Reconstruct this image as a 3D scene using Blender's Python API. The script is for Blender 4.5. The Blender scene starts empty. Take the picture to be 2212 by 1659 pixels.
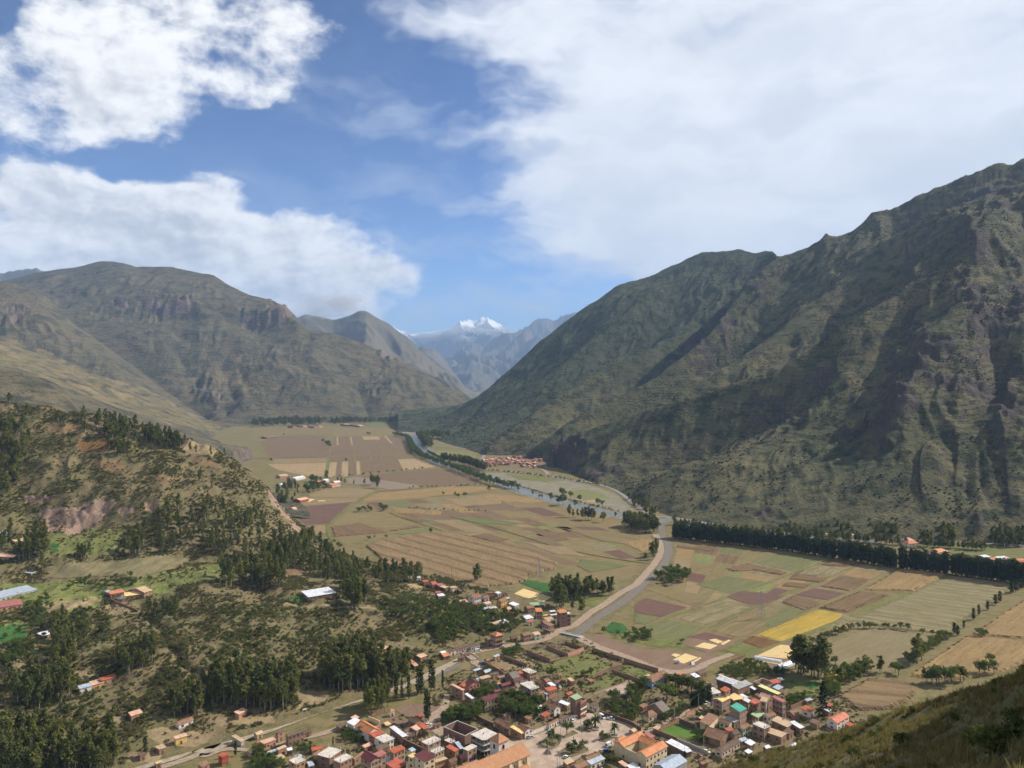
import bpy,bmesh,math,random
import numpy as np
R=math.radians
SC=bpy.context.scene
COL=SC.collection
random.seed(7)
RNG=np.random.default_rng(11)
# ---------------------------------------------------------------- camera, sky, sun, exposure
F_D,CU,HV,CAMZ=1661.0,1106.0,820.0,208.0
cam_d=bpy.data.cameras.new('camera')
cam=bpy.data.objects.new('camera',cam_d)
COL.objects.link(cam)
cam_d.sensor_width=36.0
cam_d.lens=36.0*F_D/2212.0
cam_d.shift_y=-(829.5-HV)/2212.0
cam.location=(0,0,CAMZ)
cam.rotation_euler=(R(90),0,0)
cam_d.clip_start=0.5
cam_d.clip_end=120000
SC.camera=cam
SUN_AZ,SUN_EL=71.0,39.0
sun_d=bpy.data.lights.new('sun','SUN')
sun_d.energy=4.9
sun_d.angle=R(0.53)
sun_d.color=(1.0,0.93,0.82)
sun=bpy.data.objects.new('sun',sun_d)
COL.objects.link(sun)
sun.location=(400,100,600)
sun.rotation_euler=(R(90-SUN_EL),0,R(180-SUN_AZ))
SC.view_settings.view_transform='Standard'
SC.view_settings.look='None'
SC.view_settings.exposure=0.52
SC.view_settings.gamma=1.0
SC.view_settings.use_curve_mapping=False
SC.cycles.max_bounces=5
SC.cycles.diffuse_bounces=2
SC.cycles.glossy_bounces=2
SC.cycles.transmission_bounces=2
SC.cycles.transparent_max_bounces=6
SC.cycles.volume_bounces=0
SC.cycles.use_denoising=True
SC.cycles.use_adaptive_sampling=True
SC.cycles.adaptive_threshold=0.03
SC.cycles.sample_clamp_indirect=4.0
class NT:
 """small helper to write node trees"""
 def __init__(self,tree):
  self.t=tree
  self.n=tree.nodes
  self.l=tree.links
 def node(self,kind,**kw):
  n=self.n.new(kind)
  for k,v in kw.items():
   setattr(n,k,v)
  return n
 def put(self,sock,v):
  if v is None:
   return
  if hasattr(v,'is_output'):
   self.l.new(v,sock)
  else:
   if sock.type=='RGBA' and len(v)==3:
    v=(*v,1.0)
   sock.default_value=v
 def math(self,op,a,b=None, c=None, clamp=False):
  n=self.node('ShaderNodeMath',operation=op)
  n.use_clamp=clamp
  for i,v in enumerate((a,b,c)):
   self.put(n.inputs[i],v)
  return n.outputs[0]
 def vmath(self,op,a,b=None, s=None):
  n=self.node('ShaderNodeVectorMath',operation=op)
  self.put(n.inputs[0],a)
  if b is not None:
   self.put(n.inputs[1],b)
  if s is not None:
   self.put(n.inputs['Scale'],s)
  return n.outputs[0]
 def mix(self,f,a,b,blend='MIX'):
  n=self.node('ShaderNodeMix',data_type='RGBA',blend_type=blend)
  n.clamp_factor=True
  self.put(n.inputs[0],f)
  self.put(n.inputs[6],a)
  self.put(n.inputs[7],b)
  return n.outputs[2]
 def noise(self,vec,scale=1.0,detail=4.0,rough=0.55,dist=0.0,color=False):
  n=self.node('ShaderNodeTexNoise')
  self.put(n.inputs['Vector'],vec)
  self.put(n.inputs['Scale'],scale)
  n.inputs['Detail'].default_value=detail
  n.inputs['Roughness'].default_value=rough
  n.inputs['Distortion'].default_value=dist
  return n.outputs['Color' if color else 'Fac']
 def voronoi(self,vec,scale=1.0,out='Distance',rnd=1.0):
  n=self.node('ShaderNodeTexVoronoi')
  self.put(n.inputs['Vector'],vec)
  self.put(n.inputs['Scale'],scale)
  n.inputs['Randomness'].default_value=rnd
  return n.outputs[out]
 def ramp(self,f,lo,hi,a=0.0,b=1.0,smooth=True):
  n=self.node('ShaderNodeMapRange')
  n.interpolation_type='SMOOTHSTEP' if smooth else 'LINEAR'
  n.clamp=True
  self.put(n.inputs[0],f)
  self.put(n.inputs[1],lo)
  self.put(n.inputs[2],hi)
  self.put(n.inputs[3],a)
  self.put(n.inputs[4],b)
  return n.outputs[0]
 def attr(self,name,out='Fac'):
  n=self.node('ShaderNodeAttribute',attribute_name=name)
  return n.outputs[out]
 def pos(self):
  return self.node('ShaderNodeNewGeometry').outputs['Position']
 def bump(self,h,strength=0.5,dist=1.0):
  n=self.node('ShaderNodeBump')
  n.inputs['Strength'].default_value=strength
  n.inputs['Distance'].default_value=dist
  self.put(n.inputs['Height'],h)
  return n.outputs[0]
# ---------------------------------------------------------------- world: Nishita sky with cloud cover
def px_dir(u,v):
 x,z=(u-CU)/F_D,(HV-v)/F_D
 return math.degrees(math.atan2(x,1.0)),math.degrees(math.atan2(z,math.hypot(1.0,x)))
def build_world():
 w=bpy.data.worlds.new('World')
 SC.world=w
 w.use_nodes=True
 w.node_tree.nodes.clear()
 T=NT(w.node_tree)
 sky=T.node('ShaderNodeTexSky',sky_type='NISHITA')
 sky.sun_disc=False
 sky.sun_elevation=R(SUN_EL)
 sky.sun_rotation=R(SUN_AZ)
 sky.altitude=3100
 sky.air_density=1.0
 sky.dust_density=0.2
 sky.ozone_density=2.2
 gm=T.node('ShaderNodeGamma')
 T.put(gm.inputs[0],T.vmath('SCALE',sky.outputs[0],s=0.12))
 gm.inputs[1].default_value=1.5
 skyc=T.vmath('SCALE',gm.outputs[0],s=1.12)
 tc=T.node('ShaderNodeTexCoord')
 d=T.vmath('NORMALIZE',tc.outputs['Generated'])
 sp=T.node('ShaderNodeSeparateXYZ')
 T.put(sp.inputs[0],d)
 az=T.math('MULTIPLY',T.math('ARCTAN2',sp.outputs[0],sp.outputs[1]),57.2958)
 el=T.math('MULTIPLY',T.math('ARCSINE',sp.outputs[2]),57.2958)
 cb=T.node('ShaderNodeCombineXYZ')
 T.put(cb.inputs[0],T.math('MULTIPLY',az,0.1))
 T.put(cb.inputs[1],T.math('MULTIPLY',el,0.15))
 cv=cb.outputs[0]
 w1=T.noise(cv,1.5,3,0.6,0.0,True)
 cw=T.vmath('ADD',cv,T.vmath('SCALE',T.vmath('SUBTRACT',w1,(0.5,0.5,0.5)),s=0.75))
 n1=T.noise(T.vmath('ADD',cv,T.vmath('SCALE',w1,s=0.22)),2.1,6,0.6)
 ns=T.noise(T.vmath('MULTIPLY',cw,(0.55,1.2,1.0)),1.5,4,0.55)
 def total(bl):
  """sum of soft ellipses round directions of the sky"""
  s=None
  for (u,v,su,sv,amp) in bl:
   a,e=px_dir(u,v)
   k=(29.0/su/0.1,29.0/sv/0.15)
   q=T.node('ShaderNodeVectorMath',operation='MULTIPLY_ADD')
   T.put(q.inputs[0],cw)
   q.inputs[1].default_value=(k[0],k[1],0)
   q.inputs[2].default_value=(-a*0.1*k[0],-e*0.15*k[1],0)
   dt=T.node('ShaderNodeVectorMath',operation='DOT_PRODUCT')
   T.l.new(q.outputs[0],dt.inputs[0])
   T.l.new(q.outputs[0],dt.inputs[1])
   g=T.math('POWER',0.3679,dt.outputs['Value'])
   s=T.math('MULTIPLY',g,amp) if s is None else T.math('MULTIPLY_ADD',g,amp,s)
  return s
 cum=T.math('MULTIPLY_ADD',T.ramp(T.math('ABSOLUTE',az),42,64),0.5,total(CUMULUS))
 dens_c=T.math('MULTIPLY_ADD',T.math('SUBTRACT',n1,0.5),2.3,cum)
 a_c=T.ramp(dens_c,0.22,0.88)
 dens_s=T.math('MULTIPLY_ADD',T.math('SUBTRACT',ns,0.5),1.5,total(SHEET))
 a_s=T.ramp(dens_s,0.15,0.95)
 a_v=T.math('MULTIPLY',T.ramp(ns,0.40,0.70),T.math('MULTIPLY_ADD',total(VEIL),0.75,0.06),clamp=True)
 c=T.mix(a_v,skyc,(0.48,0.535,0.63))
 shcol=T.mix(T.ramp(ns,0.3,0.7),(0.58,0.61,0.66),(0.72,0.74,0.77))
 c=T.mix(T.math('MULTIPLY',a_s,0.97),c,shcol)
 n2=T.noise(T.vmath('ADD',T.vmath('ADD',cv,T.vmath('SCALE',w1,s=0.22)),(0.07,0.09,0.0)),2.1,4,0.6)
 rel=T.math('MULTIPLY',T.math('SUBTRACT',n2,n1),2.6)
 shade=T.ramp(T.math('ADD',T.math('MULTIPLY',dens_c,0.34),T.math('MULTIPLY',rel,.8)),0.12,0.85)
 ccol=T.mix(shade,(0.84,0.83,0.81),(0.45,0.46,0.485))
 c=T.mix(T.math('MULTIPLY',a_c,0.98),c,ccol)
 bg=T.node('ShaderNodeBackground')
 T.put(bg.inputs[0],c)
 bg.inputs[1].default_value=1.0
 out=T.node('ShaderNodeOutputWorld')
 T.l.new(bg.outputs[0],out.inputs[0])
CUMULUS=[(360,70,300,95,0.85),(80,190,230,75,0.8),(300,265,120,55,0.7),(570,190,60,28,0.6),(620,45,120,40,0.5),(60,400,170,70,0.8),(300,440,200,60,0.7),(560,485,300,50,0.75),(400,560,330,80,0.8),(800,580,120,48,0.95),(700,655,130,50,1.0),(80,560,220,80,0.8),(500,640,260,60,0.6),(780,330,380,75,-0.9),(230,345,170,24,-0.5),(1020,200,260,260,-0.9),(1050,620,150,120,-0.7),(1750,250,560,420,-1.3),(30,30,50,60,-0.6),]
SHEET=[(1750,120,640,330,1.15),(1330,330,280,120,0.55),(1500,520,400,110,0.55),(1120,40,200,80,0.5),(1900,450,500,200,0.7),(900,400,240,260,-0.3),]
VEIL=[(900,240,300,60,0.8),(1000,480,330,90,0.9),(1100,640,330,60,1.0),(850,690,300,40,0.9),]
build_world()
# ---------------------------------------------------------------- numbers: noise, rays, height fields
def _hash2(ix,iy,seed):
 h=(ix.astype(np.int64)*374761393+iy.astype(np.int64)*668265263+seed*1442695041)&0xffffffff
 h=((h ^(h>>13))*1274126177)&0xffffffff
 h=h ^(h>>16)
 return (h&0xffff)/65535.0
def vnoise(x,y,seed=0):
 ix,iy=np.floor(x),np.floor(y)
 fx,fy=x-ix,y-iy
 ix,iy=ix.astype(np.int64),iy.astype(np.int64)
 def g(i,j):
  a=_hash2(i,j,seed)*2*math.pi
  return np.cos(a),np.sin(a)
 def dot(i,j,dx,dy):
  gx,gy=g(i,j)
  return gx*dx+gy*dy
 sx,sy=fx*fx*fx*(fx*(fx*6-15)+10),fy*fy*fy*(fy*(fy*6-15)+10)
 a=dot(ix,iy,fx,fy)*(1-sx)+dot(ix+1,iy,fx-1,fy)*sx
 b=dot(ix,iy+1,fx,fy-1)*(1-sx)+dot(ix+1,iy+1,fx-1,fy-1)*sx
 return (a*(1-sy)+b*sy)*1.5
def fbm(x,y,oct=5,seed=0,gain=0.5,lac=2.03):
 s,a=0.0,1.0
 for o in range(oct):
  s=s+a*vnoise(x,y,seed+o*17)
  x,y,a=x*lac+13.7,y*lac-7.1,a*gain
 return s
def ridged(x,y,oct=5,seed=0,gain=0.5):
 s,a,w=0.0,1.0,1.0
 for o in range(oct):
  n=1-np.abs(vnoise(x,y,seed+o*31))
  n=n*n*w
  w=np.clip(n*1.6,0,1)
  s=s+a*n
  x,y,a=x*2.07+5.2,y*2.07+9.3,a*gain
 return s
def P3(u,v,d):
 return ((u-CU)/F_D*d,d,CAMZ-d*(v-HV)/F_D)
def on_z(u,v,z=0.0):
 """point of the ray through D-pixel (u, v) at height z"""
 d=(CAMZ-z)*F_D/(v-HV)
 return ((u-CU)/F_D*d,d,z)
def S2D(s):
 return s[0]*2212/4032,s[1]*2212/4032
CROPS={'A':(1700,2300,2.212),'B':(2500,2300,2.212),'C':(800,2300,2.212),'D':(0,2300,2.212),'E':(0,1400,2212/1200),'F':(1000,1550,2.212),'G':(1600,1550,2.212),'H':(2500,1900,2212/1532),'L':(0,950,2212/2000),'M':(1600,550,2212/2432)}
def crop(c,x,y):
 """pixel of an enlarged view of the photograph -> D-pixel"""
 x0,y0,s=CROPS[c]
 return S2D((x0+x/s,y0+y/s))
def inside(poly,u,v):
 u,v=np.asarray(u,float),np.asarray(v,float)
 r=np.zeros(u.shape,bool)
 n=len(poly)
 for i in range(n):
  x1,y1=poly[i]
  x2,y2=poly[(i+1)%n]
  if y1==y2:
   continue
  c=((y1>v) !=(y2>v))&(u<(x2-x1)*(v-y1)/(y2-y1)+x1)
  r ^=c
 return r
class Patch:
 """a piece of terrain: heights on a grid of bearing x log-distance, spread between ridge and gully lines"""
 def __init__(s,u0,u1,nu,d0,d1,nd):
  s.u0,s.u1,s.nu,s.d0,s.d1,s.nd=u0,u1,nu,d0,d1,nd
  s.u=np.linspace(u0,u1,nu)
  s.d=np.exp(np.linspace(math.log(d0),math.log(d1),nd))
  s.fixed=np.zeros((nd,nu))
  s.val=np.zeros((nd,nu))
  s.D,s.U=np.meshgrid(s.d,s.u,indexing='ij')
  s.X=(s.U-CU)/F_D*s.D
  s.Y=s.D
 def ij(s,u,d):
  return ((np.log(np.maximum(d,1e-3))-math.log(s.d0))/(math.log(s.d1)-math.log(s.d0))*(s.nd-1),(u-s.u0)/(s.u1-s.u0)*(s.nu-1))
 def line(s,pts):
  """pts: world xyz"""
  for a,b in zip(pts[:-1],pts[1:]):
   n=max(2,int(math.dist(a,b)/(a[1]*0.0012))+1)
   n=min(n,4000)
   t=np.linspace(0,1,n)
   x,y,z=(a[k]+(b[k]-a[k])*t for k in range(3))
   y=np.maximum(y,1.0)
   i,j=s.ij(x/y*F_D+CU,y)
   i,j=np.rint(i).astype(int),np.rint(j).astype(int)
   ok=(i>=0)&(i<s.nd)&(j>=0)&(j<s.nu)
   np.add.at(s.fixed,(i[ok],j[ok]),1.0)
   np.add.at(s.val,(i[ok],j[ok]),z[ok])
 def solve(s,iters=160,smooth=3):
  lv=[(s.val,s.fixed)]
  while min(lv[-1][0].shape)>12:
   v,f=lv[-1]
   h,w=v.shape
   v2=np.zeros(((h+1)//2,(w+1)//2))
   f2=np.zeros_like(v2)
   for a in (0,1):
    for b in (0,1):
     vv,ff=v[a::2,b::2],f[a::2,b::2]
     v2[:vv.shape[0],:vv.shape[1]]+=vv
     f2[:ff.shape[0],:ff.shape[1]]+=ff
   lv.append((v2,f2))
  z=None
  for k,(v,f) in enumerate(reversed(lv)):
   m=f>0
   t=np.where(m,v/np.maximum(f,1e-9),0)
   if z is None:
    z=np.full(v.shape,t[m].mean())
   else:
    h,w=v.shape
    zi=np.repeat(np.repeat(z,2,0),2,1)[:h,:w]
    z=zi
   z=np.where(m,t,z)
   for _ in range(iters):
    p=np.pad(z,1,mode='edge')
    n=0.25*(p[:-2,1:-1]+p[2:,1:-1]+p[1:-1,:-2]+p[1:-1,2:])
    z=np.where(m,t,n)
  for _ in range(smooth):
   p=np.pad(z,1,mode='edge')
   z=0.5*z+0.125*(p[:-2,1:-1]+p[2:,1:-1]+p[1:-1,:-2]+p[1:-1,2:])
  s.Z=z
  k=(s.fixed>0).astype(float)
  for _ in range(26):
   p=np.pad(k,1,mode='edge')
   k=np.maximum(k,0.97*0.25*(p[:-2,1:-1]+p[2:,1:-1]+p[1:-1,:-2]+p[1:-1,2:])*1.25).clip(0,1)
  s.away=1-np.clip(k,0,1)
  return z
 def height(s,x,y):
  x,y=np.asarray(x,float),np.asarray(y,float)
  i,j=s.ij(x/np.maximum(y,1)*F_D+CU,np.maximum(y,1))
  i,j=np.clip(i,0,s.nd-1.001),np.clip(j,0,s.nu-1.001)
  i0,j0=i.astype(int),j.astype(int)
  a,b=i-i0,j-j0
  Z=s.Z
  return (Z[i0,j0]*(1-a)*(1-b)+Z[i0+1,j0]*a*(1-b)+Z[i0,j0+1]*(1-a)*b+Z[i0+1,j0+1]*a*b)
 def hit(s,u,v,floor=0.0):
  """first point of this terrain (or of the level floor) on the ray through D-pixel (u, v)"""
  j=min(max((u-s.u0)/(s.u1-s.u0)*(s.nu-1),0),s.nu-1.001)
  j0,b=int(j),j-int(j)
  zc=np.maximum(s.Z[:,j0]*(1-b)+s.Z[:,j0+1]*b,floor)
  zr=CAMZ-s.d*(v-HV)/F_D
  k=np.nonzero(zc>=zr)[0]
  if len(k)==0:
   return None
  k=k[0]
  if k==0:
   d=s.d[0]
  else:
   f0,f1=zr[k-1]-zc[k-1],zr[k]-zc[k]
   d=s.d[k-1]+(s.d[k]-s.d[k-1])*f0/(f0-f1+1e-9)
  z=float(np.interp(d,s.d,zc))
  return ((u-CU)/F_D*d,d,z)
 def slope(s):
  gi=np.gradient(s.Z,axis=0)/np.gradient(s.Y,axis=0)
  gx=np.gradient(s.Z,axis=1)/np.gradient(s.X,axis=1)
  gy=gi-gx*(s.U-CU)/F_D
  return np.hypot(gx,gy),gx,gy
 def mesh(s,name,mat,attrs=None, zmin=None):
  nd,nu=s.nd,s.nu
  co=np.stack([s.X,s.Y,s.Z],-1).reshape(-1,3)
  idx=np.arange(nd*nu).reshape(nd,nu)
  q=np.stack([idx[:-1,:-1],idx[:-1,1:],idx[1:,1:],idx[1:,:-1]],-1).reshape(-1,4)
  if zmin is not None:
   q=q[co[q,2].max(1)>zmin]
  used=np.zeros(len(co),bool)
  used[q]=True
  remap=np.cumsum(used)-1
  me=np_mesh(name,co[used],remap[q])
  for k,a in (attrs or {}).items():
   at=me.attributes.new(k,'FLOAT','POINT')
   at.data.foreach_set('value',np.ascontiguousarray(a.reshape(-1)[used],dtype=np.float32))
  me.polygons.foreach_set('use_smooth',np.ones(len(me.polygons),bool))
  me.materials.append(mat)
  o=bpy.data.objects.new(name,me)
  COL.objects.link(o)
  o['kind']='structure'
  return o
def np_mesh(name,co,faces):
 """mesh from arrays; faces is an (n, k) array"""
 me=bpy.data.meshes.new(name)
 co=np.ascontiguousarray(co,dtype=np.float32)
 faces=np.ascontiguousarray(faces,dtype=np.int32)
 n,k=faces.shape
 me.vertices.add(len(co))
 me.vertices.foreach_set('co',co.ravel())
 me.loops.add(n*k)
 me.loops.foreach_set('vertex_index',faces.ravel())
 me.polygons.add(n)
 me.polygons.foreach_set('loop_start',np.arange(0,n*k,k,dtype=np.int32))
 me.update(calc_edges=True)
 return me
MATS={}
def material(name,rough=0.9,spec=0.2):
 """new material with a Principled BSDF; returns (material, NT, bsdf)"""
 m=bpy.data.materials.new(name)
 m.use_nodes=True
 T=NT(m.node_tree)
 b=m.node_tree.nodes['Principled BSDF']
 b.inputs['Roughness'].default_value=rough
 b.inputs['Specular IOR Level'].default_value=spec
 MATS[name]=m
 return m,T,b
def simple(name,col,rough=0.85,var=0.25,scale=0.5,spec=0.2,metal=0.0,bump=0.0,bscale=3.0,tint=None):
 """a procedural material: base colour broken up by noise"""
 m,T,b=material(name,rough,spec)
 tc=T.node('ShaderNodeTexCoord').outputs['Object']
 oi=T.node('ShaderNodeObjectInfo')
 p=T.vmath('ADD',tc,T.vmath('SCALE',oi.outputs['Location'],s=0.37))
 n=T.noise(p,scale,6,0.6)
 dark=tuple(c*(1-var) for c in col)
 light=tuple(min(1,c*(1+var)) for c in (tint or col))
 c=T.mix(T.ramp(n,0.3,0.7),dark,light)
 T.put(b.inputs['Base Color'],c)
 b.inputs['Metallic'].default_value=metal
 if bump:
  T.put(b.inputs['Normal'],T.bump(T.noise(p,bscale,4),bump,0.1))
 return m
def tag(o,label=None, cat=None, group=None, kind=None):
 if label:
  o['label']=label
 if cat:
  o['category']=cat
 if group:
  o['group']=group
 if kind:
  o['kind']=kind
 return o
def link(o,parent=None):
 COL.objects.link(o)
 if parent is not None:
  o.parent=parent
 return o
def empty(name,loc,rz=0.0):
 e=bpy.data.objects.new(name,None)
 e.empty_display_size=0.5
 e.location=loc
 e.rotation_euler=(0,0,rz)
 COL.objects.link(e)
 return e
class MB:
 """collects shapes into one mesh"""
 def __init__(s):
  s.v,s.f,s.m=[],[],[]
 def face(s,pts,mi=0):
  i=len(s.v)
  s.v+=[tuple(p) for p in pts]
  s.f.append(tuple(range(i,i+len(pts))))
  s.m.append(mi)
 def hexa(s,b,t,mi=0):
  """b, t: 4 bottom and 4 top corners, counter-clockwise from above"""
  i=len(s.v)
  s.v+=[tuple(p) for p in b]+[tuple(p) for p in t]
  for f in ((3,2,1,0),(4,5,6,7),(0,1,5,4),(1,2,6,5),(2,3,7,6),(3,0,4,7)):
   s.f.append(tuple(i+k for k in f))
   s.m.append(mi)
 def box(s,x0,x1,y0,y1,z0,z1,mi=0):
  s.hexa([(x0,y0,z0),(x1,y0,z0),(x1,y1,z0),(x0,y1,z0)],[(x0,y0,z1),(x1,y0,z1),(x1,y1,z1),(x0,y1,z1)],mi)
 def tube(s,pts,rad,n=6,mi=0,cap=True):
  """tapered tube through pts; rad is a list"""
  i0=len(s.v)
  for k,p in enumerate(pts):
   a=np.array(pts[max(k-1,0)],float)
   b=np.array(pts[min(k+1,len(pts)-1)],float)
   t=b-a
   t/=np.linalg.norm(t)+1e-9
   r=np.cross(t,(0,0,1)) if abs(t[2])<0.95 else np.cross(t,(1,0,0))
   r/=np.linalg.norm(r)
   w=np.cross(r,t)
   for q in range(n):
    an=2*math.pi*q/n
    s.v.append(tuple(np.array(p)+(r*math.cos(an)+w*math.sin(an))*rad[k]))
  for k in range(len(pts)-1):
   for q in range(n):
    a,b=i0+k*n+q,i0+k*n+(q+1)%n
    s.f.append((a,b,b+n,a+n))
    s.m.append(mi)
  if cap:
   s.f.append(tuple(i0+(len(pts)-1)*n+q for q in range(n)))
   s.m.append(mi)
   s.f.append(tuple(i0+q for q in reversed(range(n))))
   s.m.append(mi)
 def mesh(s,name,mats,smooth=False):
  me=bpy.data.meshes.new(name)
  me.from_pydata(s.v,[],s.f)
  mats=mats if isinstance(mats,(list,tuple)) else [mats]
  for m in mats:
   me.materials.append(MATS[m] if isinstance(m,str) else m)
  if len(mats)>1:
   me.polygons.foreach_set('material_index',s.m)
  if smooth:
   me.polygons.foreach_set('use_smooth',[True]*len(me.polygons))
  me.update()
  return me
 def build(s,name,mats,parent=None, smooth=False):
  return link(bpy.data.objects.new(name,s.mesh(name,mats,smooth)),parent)
# ---------------------------------------------------------------- terrain
def pts(c,*lst):
 """(x, y, d) in an enlarged view -> world points at depth d"""
 out=[]
 for x,y,d in lst:
  u,v=crop(c,x,y) if c else (x,y)
  out.append(P3(u,v,d))
 return out
def zpts(*lst):
 """(u, v, z) D-pixels at height z"""
 return [on_z(*p) for p in lst]
def gully(line,dz):
 n=len(line)-1
 return [(p[0],p[1],p[2]-dz*(1-abs(2*k/n-1)**3*.8)*min(1,max(p[2],0)/60)) for k,p in enumerate(line)]
def shift(line,dx=0,dy=0,dz=0):
 return [(p[0]+dx,p[1]+dy,p[2]+dz) for p in line]
# --- right-hand mountain
RM=Patch(860,2460,640,860,6200,540)
base_r=zpts((895,936,0),(925,943,0),(960,958,0),(1000,968,0),(1045,983,0),(1110,984,0),(1185,998,0),(1240,1028,0),(1330,1060,0),(1400,1098,0),(1450,1117,0),(1560,1133,0),(1680,1150,0),(1800,1160,0),(1960,1166,0),(2212,1176,0),(2480,1185,0))
RM.line(base_r)
RM.line([(p[0]-25,p[1]-45,-25) for p in base_r])
RM.line([(p[0]-200,p[1]-200,-60) for p in base_r])
ridge_A=pts('M',(2040,340,1800),(1940,440,1780),(1760,560,1750),(1640,610,1740),(1500,700,1720),(1350,800,1700),(1130,880,1720),(900,950,1760),(760,1000,1800),(600,1060,1840),(520,1100,1850))
RM.line(ridge_A)
RM.line([ridge_A[-1],on_z(1192,1000,2)])
RM.line(gully(pts('M',(1500,880,1620),(1300,965,1600),(1150,1015,1600),(1000,1085,1590),(850,1155,1580),(720,1225,1560)),50))
RM.line(pts('M',(1700,930,1450),(1600,970,1450),(1450,1050,1420),(1250,1108,1390),(1090,1132,1390),(1000,1160,1370),(900,1215,1350),(830,1262,1325)))
RM.line(pts('M',(1330,420,2900),(1250,480,2750),(1170,580,2600),(1130,640,2500),(1090,690,2420),(1000,770,2320),(860,860,2230),(700,945,2140),(560,1025,2070),(450,1100,2030)))
RM.line(gully(pts('M',(1420,520,2500),(1250,700,2330),(1110,800,2220),(1000,875,2120),(850,945,2060),(700,1020,2010),(550,1105,1930)),85))
RM.line(pts('M',(1690,395,2380),(1560,530,2250),(1400,640,2150),(1250,745,2050),(1100,835,1970),(960,905,1900)))
RM.line(gully(pts('M',(1780,480,2150),(1600,640,1980),(1450,745,1880),(1250,840,1830),(1100,900,1820),(900,975,1840)),50))
RM.line(pts('M',(1040,680,2800),(900,740,2700),(720,800,2600),(600,880,2480),(450,980,2330),(330,1070,2180),(285,1108,2120)))
RM.line(gully(pts('M',(1290,500,3200),(1200,600,2950),(1080,760,2650),(850,880,2420),(640,985,2230),(470,1085,2110)),115))
crest_C=pts('M',(1330,418,3300),(1310,398,3450),(1290,398,3550),(1240,402,3600),(1180,390,3700),(1120,394,3720),(1060,402,3800),(1000,425,3830),(900,470,3850),(840,498,3850),(760,515,3850),(700,560,3830),(620,610,3800),(570,645,3760),(500,700,3700),(430,762,3620),(340,850,3500),(250,925,3400),(210,962,3330),(100,1040,3080))
RM.line(crest_C)
RM.line([crest_C[-1],on_z(895,936,0)])
RM.line([crest_C[0],P3(*crop('M',1330,420),2900)])
RM.line(pts('M',(900,520,3500),(760,640,3250),(560,800,3000),(420,900,2900),(240,1015,2760),(160,1062,2650)))
RM.line(gully(pts('M',(700,620,3450),(600,730,3250),(450,850,3130),(330,925,3050),(200,1020,2930),(120,1072,2800)),45))
RM.line(gully(pts('M',(1000,600,3250),(850,740,3000),(640,860,2780),(420,985,2600),(280,1075,2420)),45))
RM.line(shift(crest_C,500,700,-420))
RM.line(shift(crest_C[:8],1200,1500,-500))
crest_4=pts('M',(2700,-150,2500),(2400,-10,2600),(2212,62,2650),(2170,82,2660),(2130,76,2670),(2090,92,2680),(2050,112,2690),(2000,128,2700),(1960,150,2720),(1900,165,2730),(1830,192,2740),(1790,220,2745),(1760,235,2750),(1680,256,2790),(1640,290,2800),(1600,325,2800),(1545,352,2810),(1515,346,2820),(1495,352,2830),(1440,385,2860),(1400,397,2880),(1330,420,2900))
RM.line(crest_4)
RM.line(shift(crest_4,500,600,-250))
RM.line(shift(crest_4,1500,1500,-500))
sh1=pts('M',(2600,-60,2150),(2300,75,2190),(2212,122,2200),(2150,168,2200),(2050,205,2230),(1950,243,2250),(1850,290,2300),(1740,350,2350),(1690,372,2390))
RM.line(sh1)
RM.line([sh1[-1],P3(*crop('M',1690,395),2380)])
RM.line(gully(pts('M',(2350,80,2420),(2212,150,2430),(2050,235,2450),(1950,275,2470),(1850,320,2520),(1740,385,2560)),40))
RM.line(pts('M',(2120,230,2050),(2040,340,1800),(2050,450,1700),(2060,560,1600),(1960,640,1500),(1860,695,1480),(1880,770,1420),(1900,820,1380),(1800,870,1330),(1750,940,1285)))
RM.line(gully(pts('M',(1800,660,1680),(1700,740,1610),(1640,820,1540),(1600,900,1450),(1610,1000,1370)),26))
RM.line(gully(pts('M',(2110,640,1500),(2100,740,1420),(2130,860,1280),(2010,970,1200),(2005,1200,1090),(2055,1340,1000)),30))
RM.line(pts('M',(2300,420,1800),(2212,560,1550),(2200,700,1420),(2230,900,1240),(2180,1100,1130),(2200,1300,1020)))
RM.line(pts('M',(1870,1120,1150),(1880,1250,1080)))
RM.line([P3(2460,330,2150),P3(2460,500,1750),P3(2460,800,1300),P3(2460,1050,1060)])
RM.solve()
X,Y,Z=RM.X,RM.Y,RM.Z
hf=np.clip(Z/90.0,0,1)
a_,b_=(X*0.86-Y*0.51),(X*0.51+Y*0.86)
warp=fbm(X/400,Y/400,3,5)*90
g1=ridged((a_+warp)/230,b_/800,4,3)
g2=ridged((a_+warp*0.6)/90,b_/330,4,8)
g3=ridged((a_+warp*.4)/42,b_/130,3,15)
RM.Z=Z+hf*((RM.away*.75+.25)*((g1-1.0)*13+(g2-1.0)*10+(g3-1.0)*5)+fbm(X/110,Y/110,5,21)*5)
cu,cv_=RM.U,HV-(RM.Z-CAMZ)/RM.D*F_D
def blobmask(lst):
 m=np.zeros_like(cu)
 for (x,y,sx,sy,amp) in lst:
  u,v=crop('M',x,y)
  m=np.maximum(m,amp*np.exp(-((cu-u)/(sx*0.603))**2-((cv_-v)/(sy*0.603))**2))
 return m
crag=blobmask([(2040,370,60,50,1),(2040,520,70,80,1),(2080,640,90,70,.9),(1880,720,110,45,1),(1900,830,130,60,1),(1760,930,90,70,.9),(2000,900,120,60,.9),(1720,1030,60,40,.9),(2190,560,60,120,.8),(1250,510,60,60,.8),(1130,660,60,50,.8),(590,1100,70,50,.9),(720,1180,90,60,.8),(1290,1350,60,50,1.0),(2150,950,60,90,.7),(1500,355,60,20,.6),(1050,740,60,40,.7),(2100,200,200,90,.5),(1850,260,160,60,.5)])
crag=np.clip(crag*(0.75+0.9*fbm(X/70,Y/70,4,77)),0,1)
zz=RM.Z
step=38.0
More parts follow.
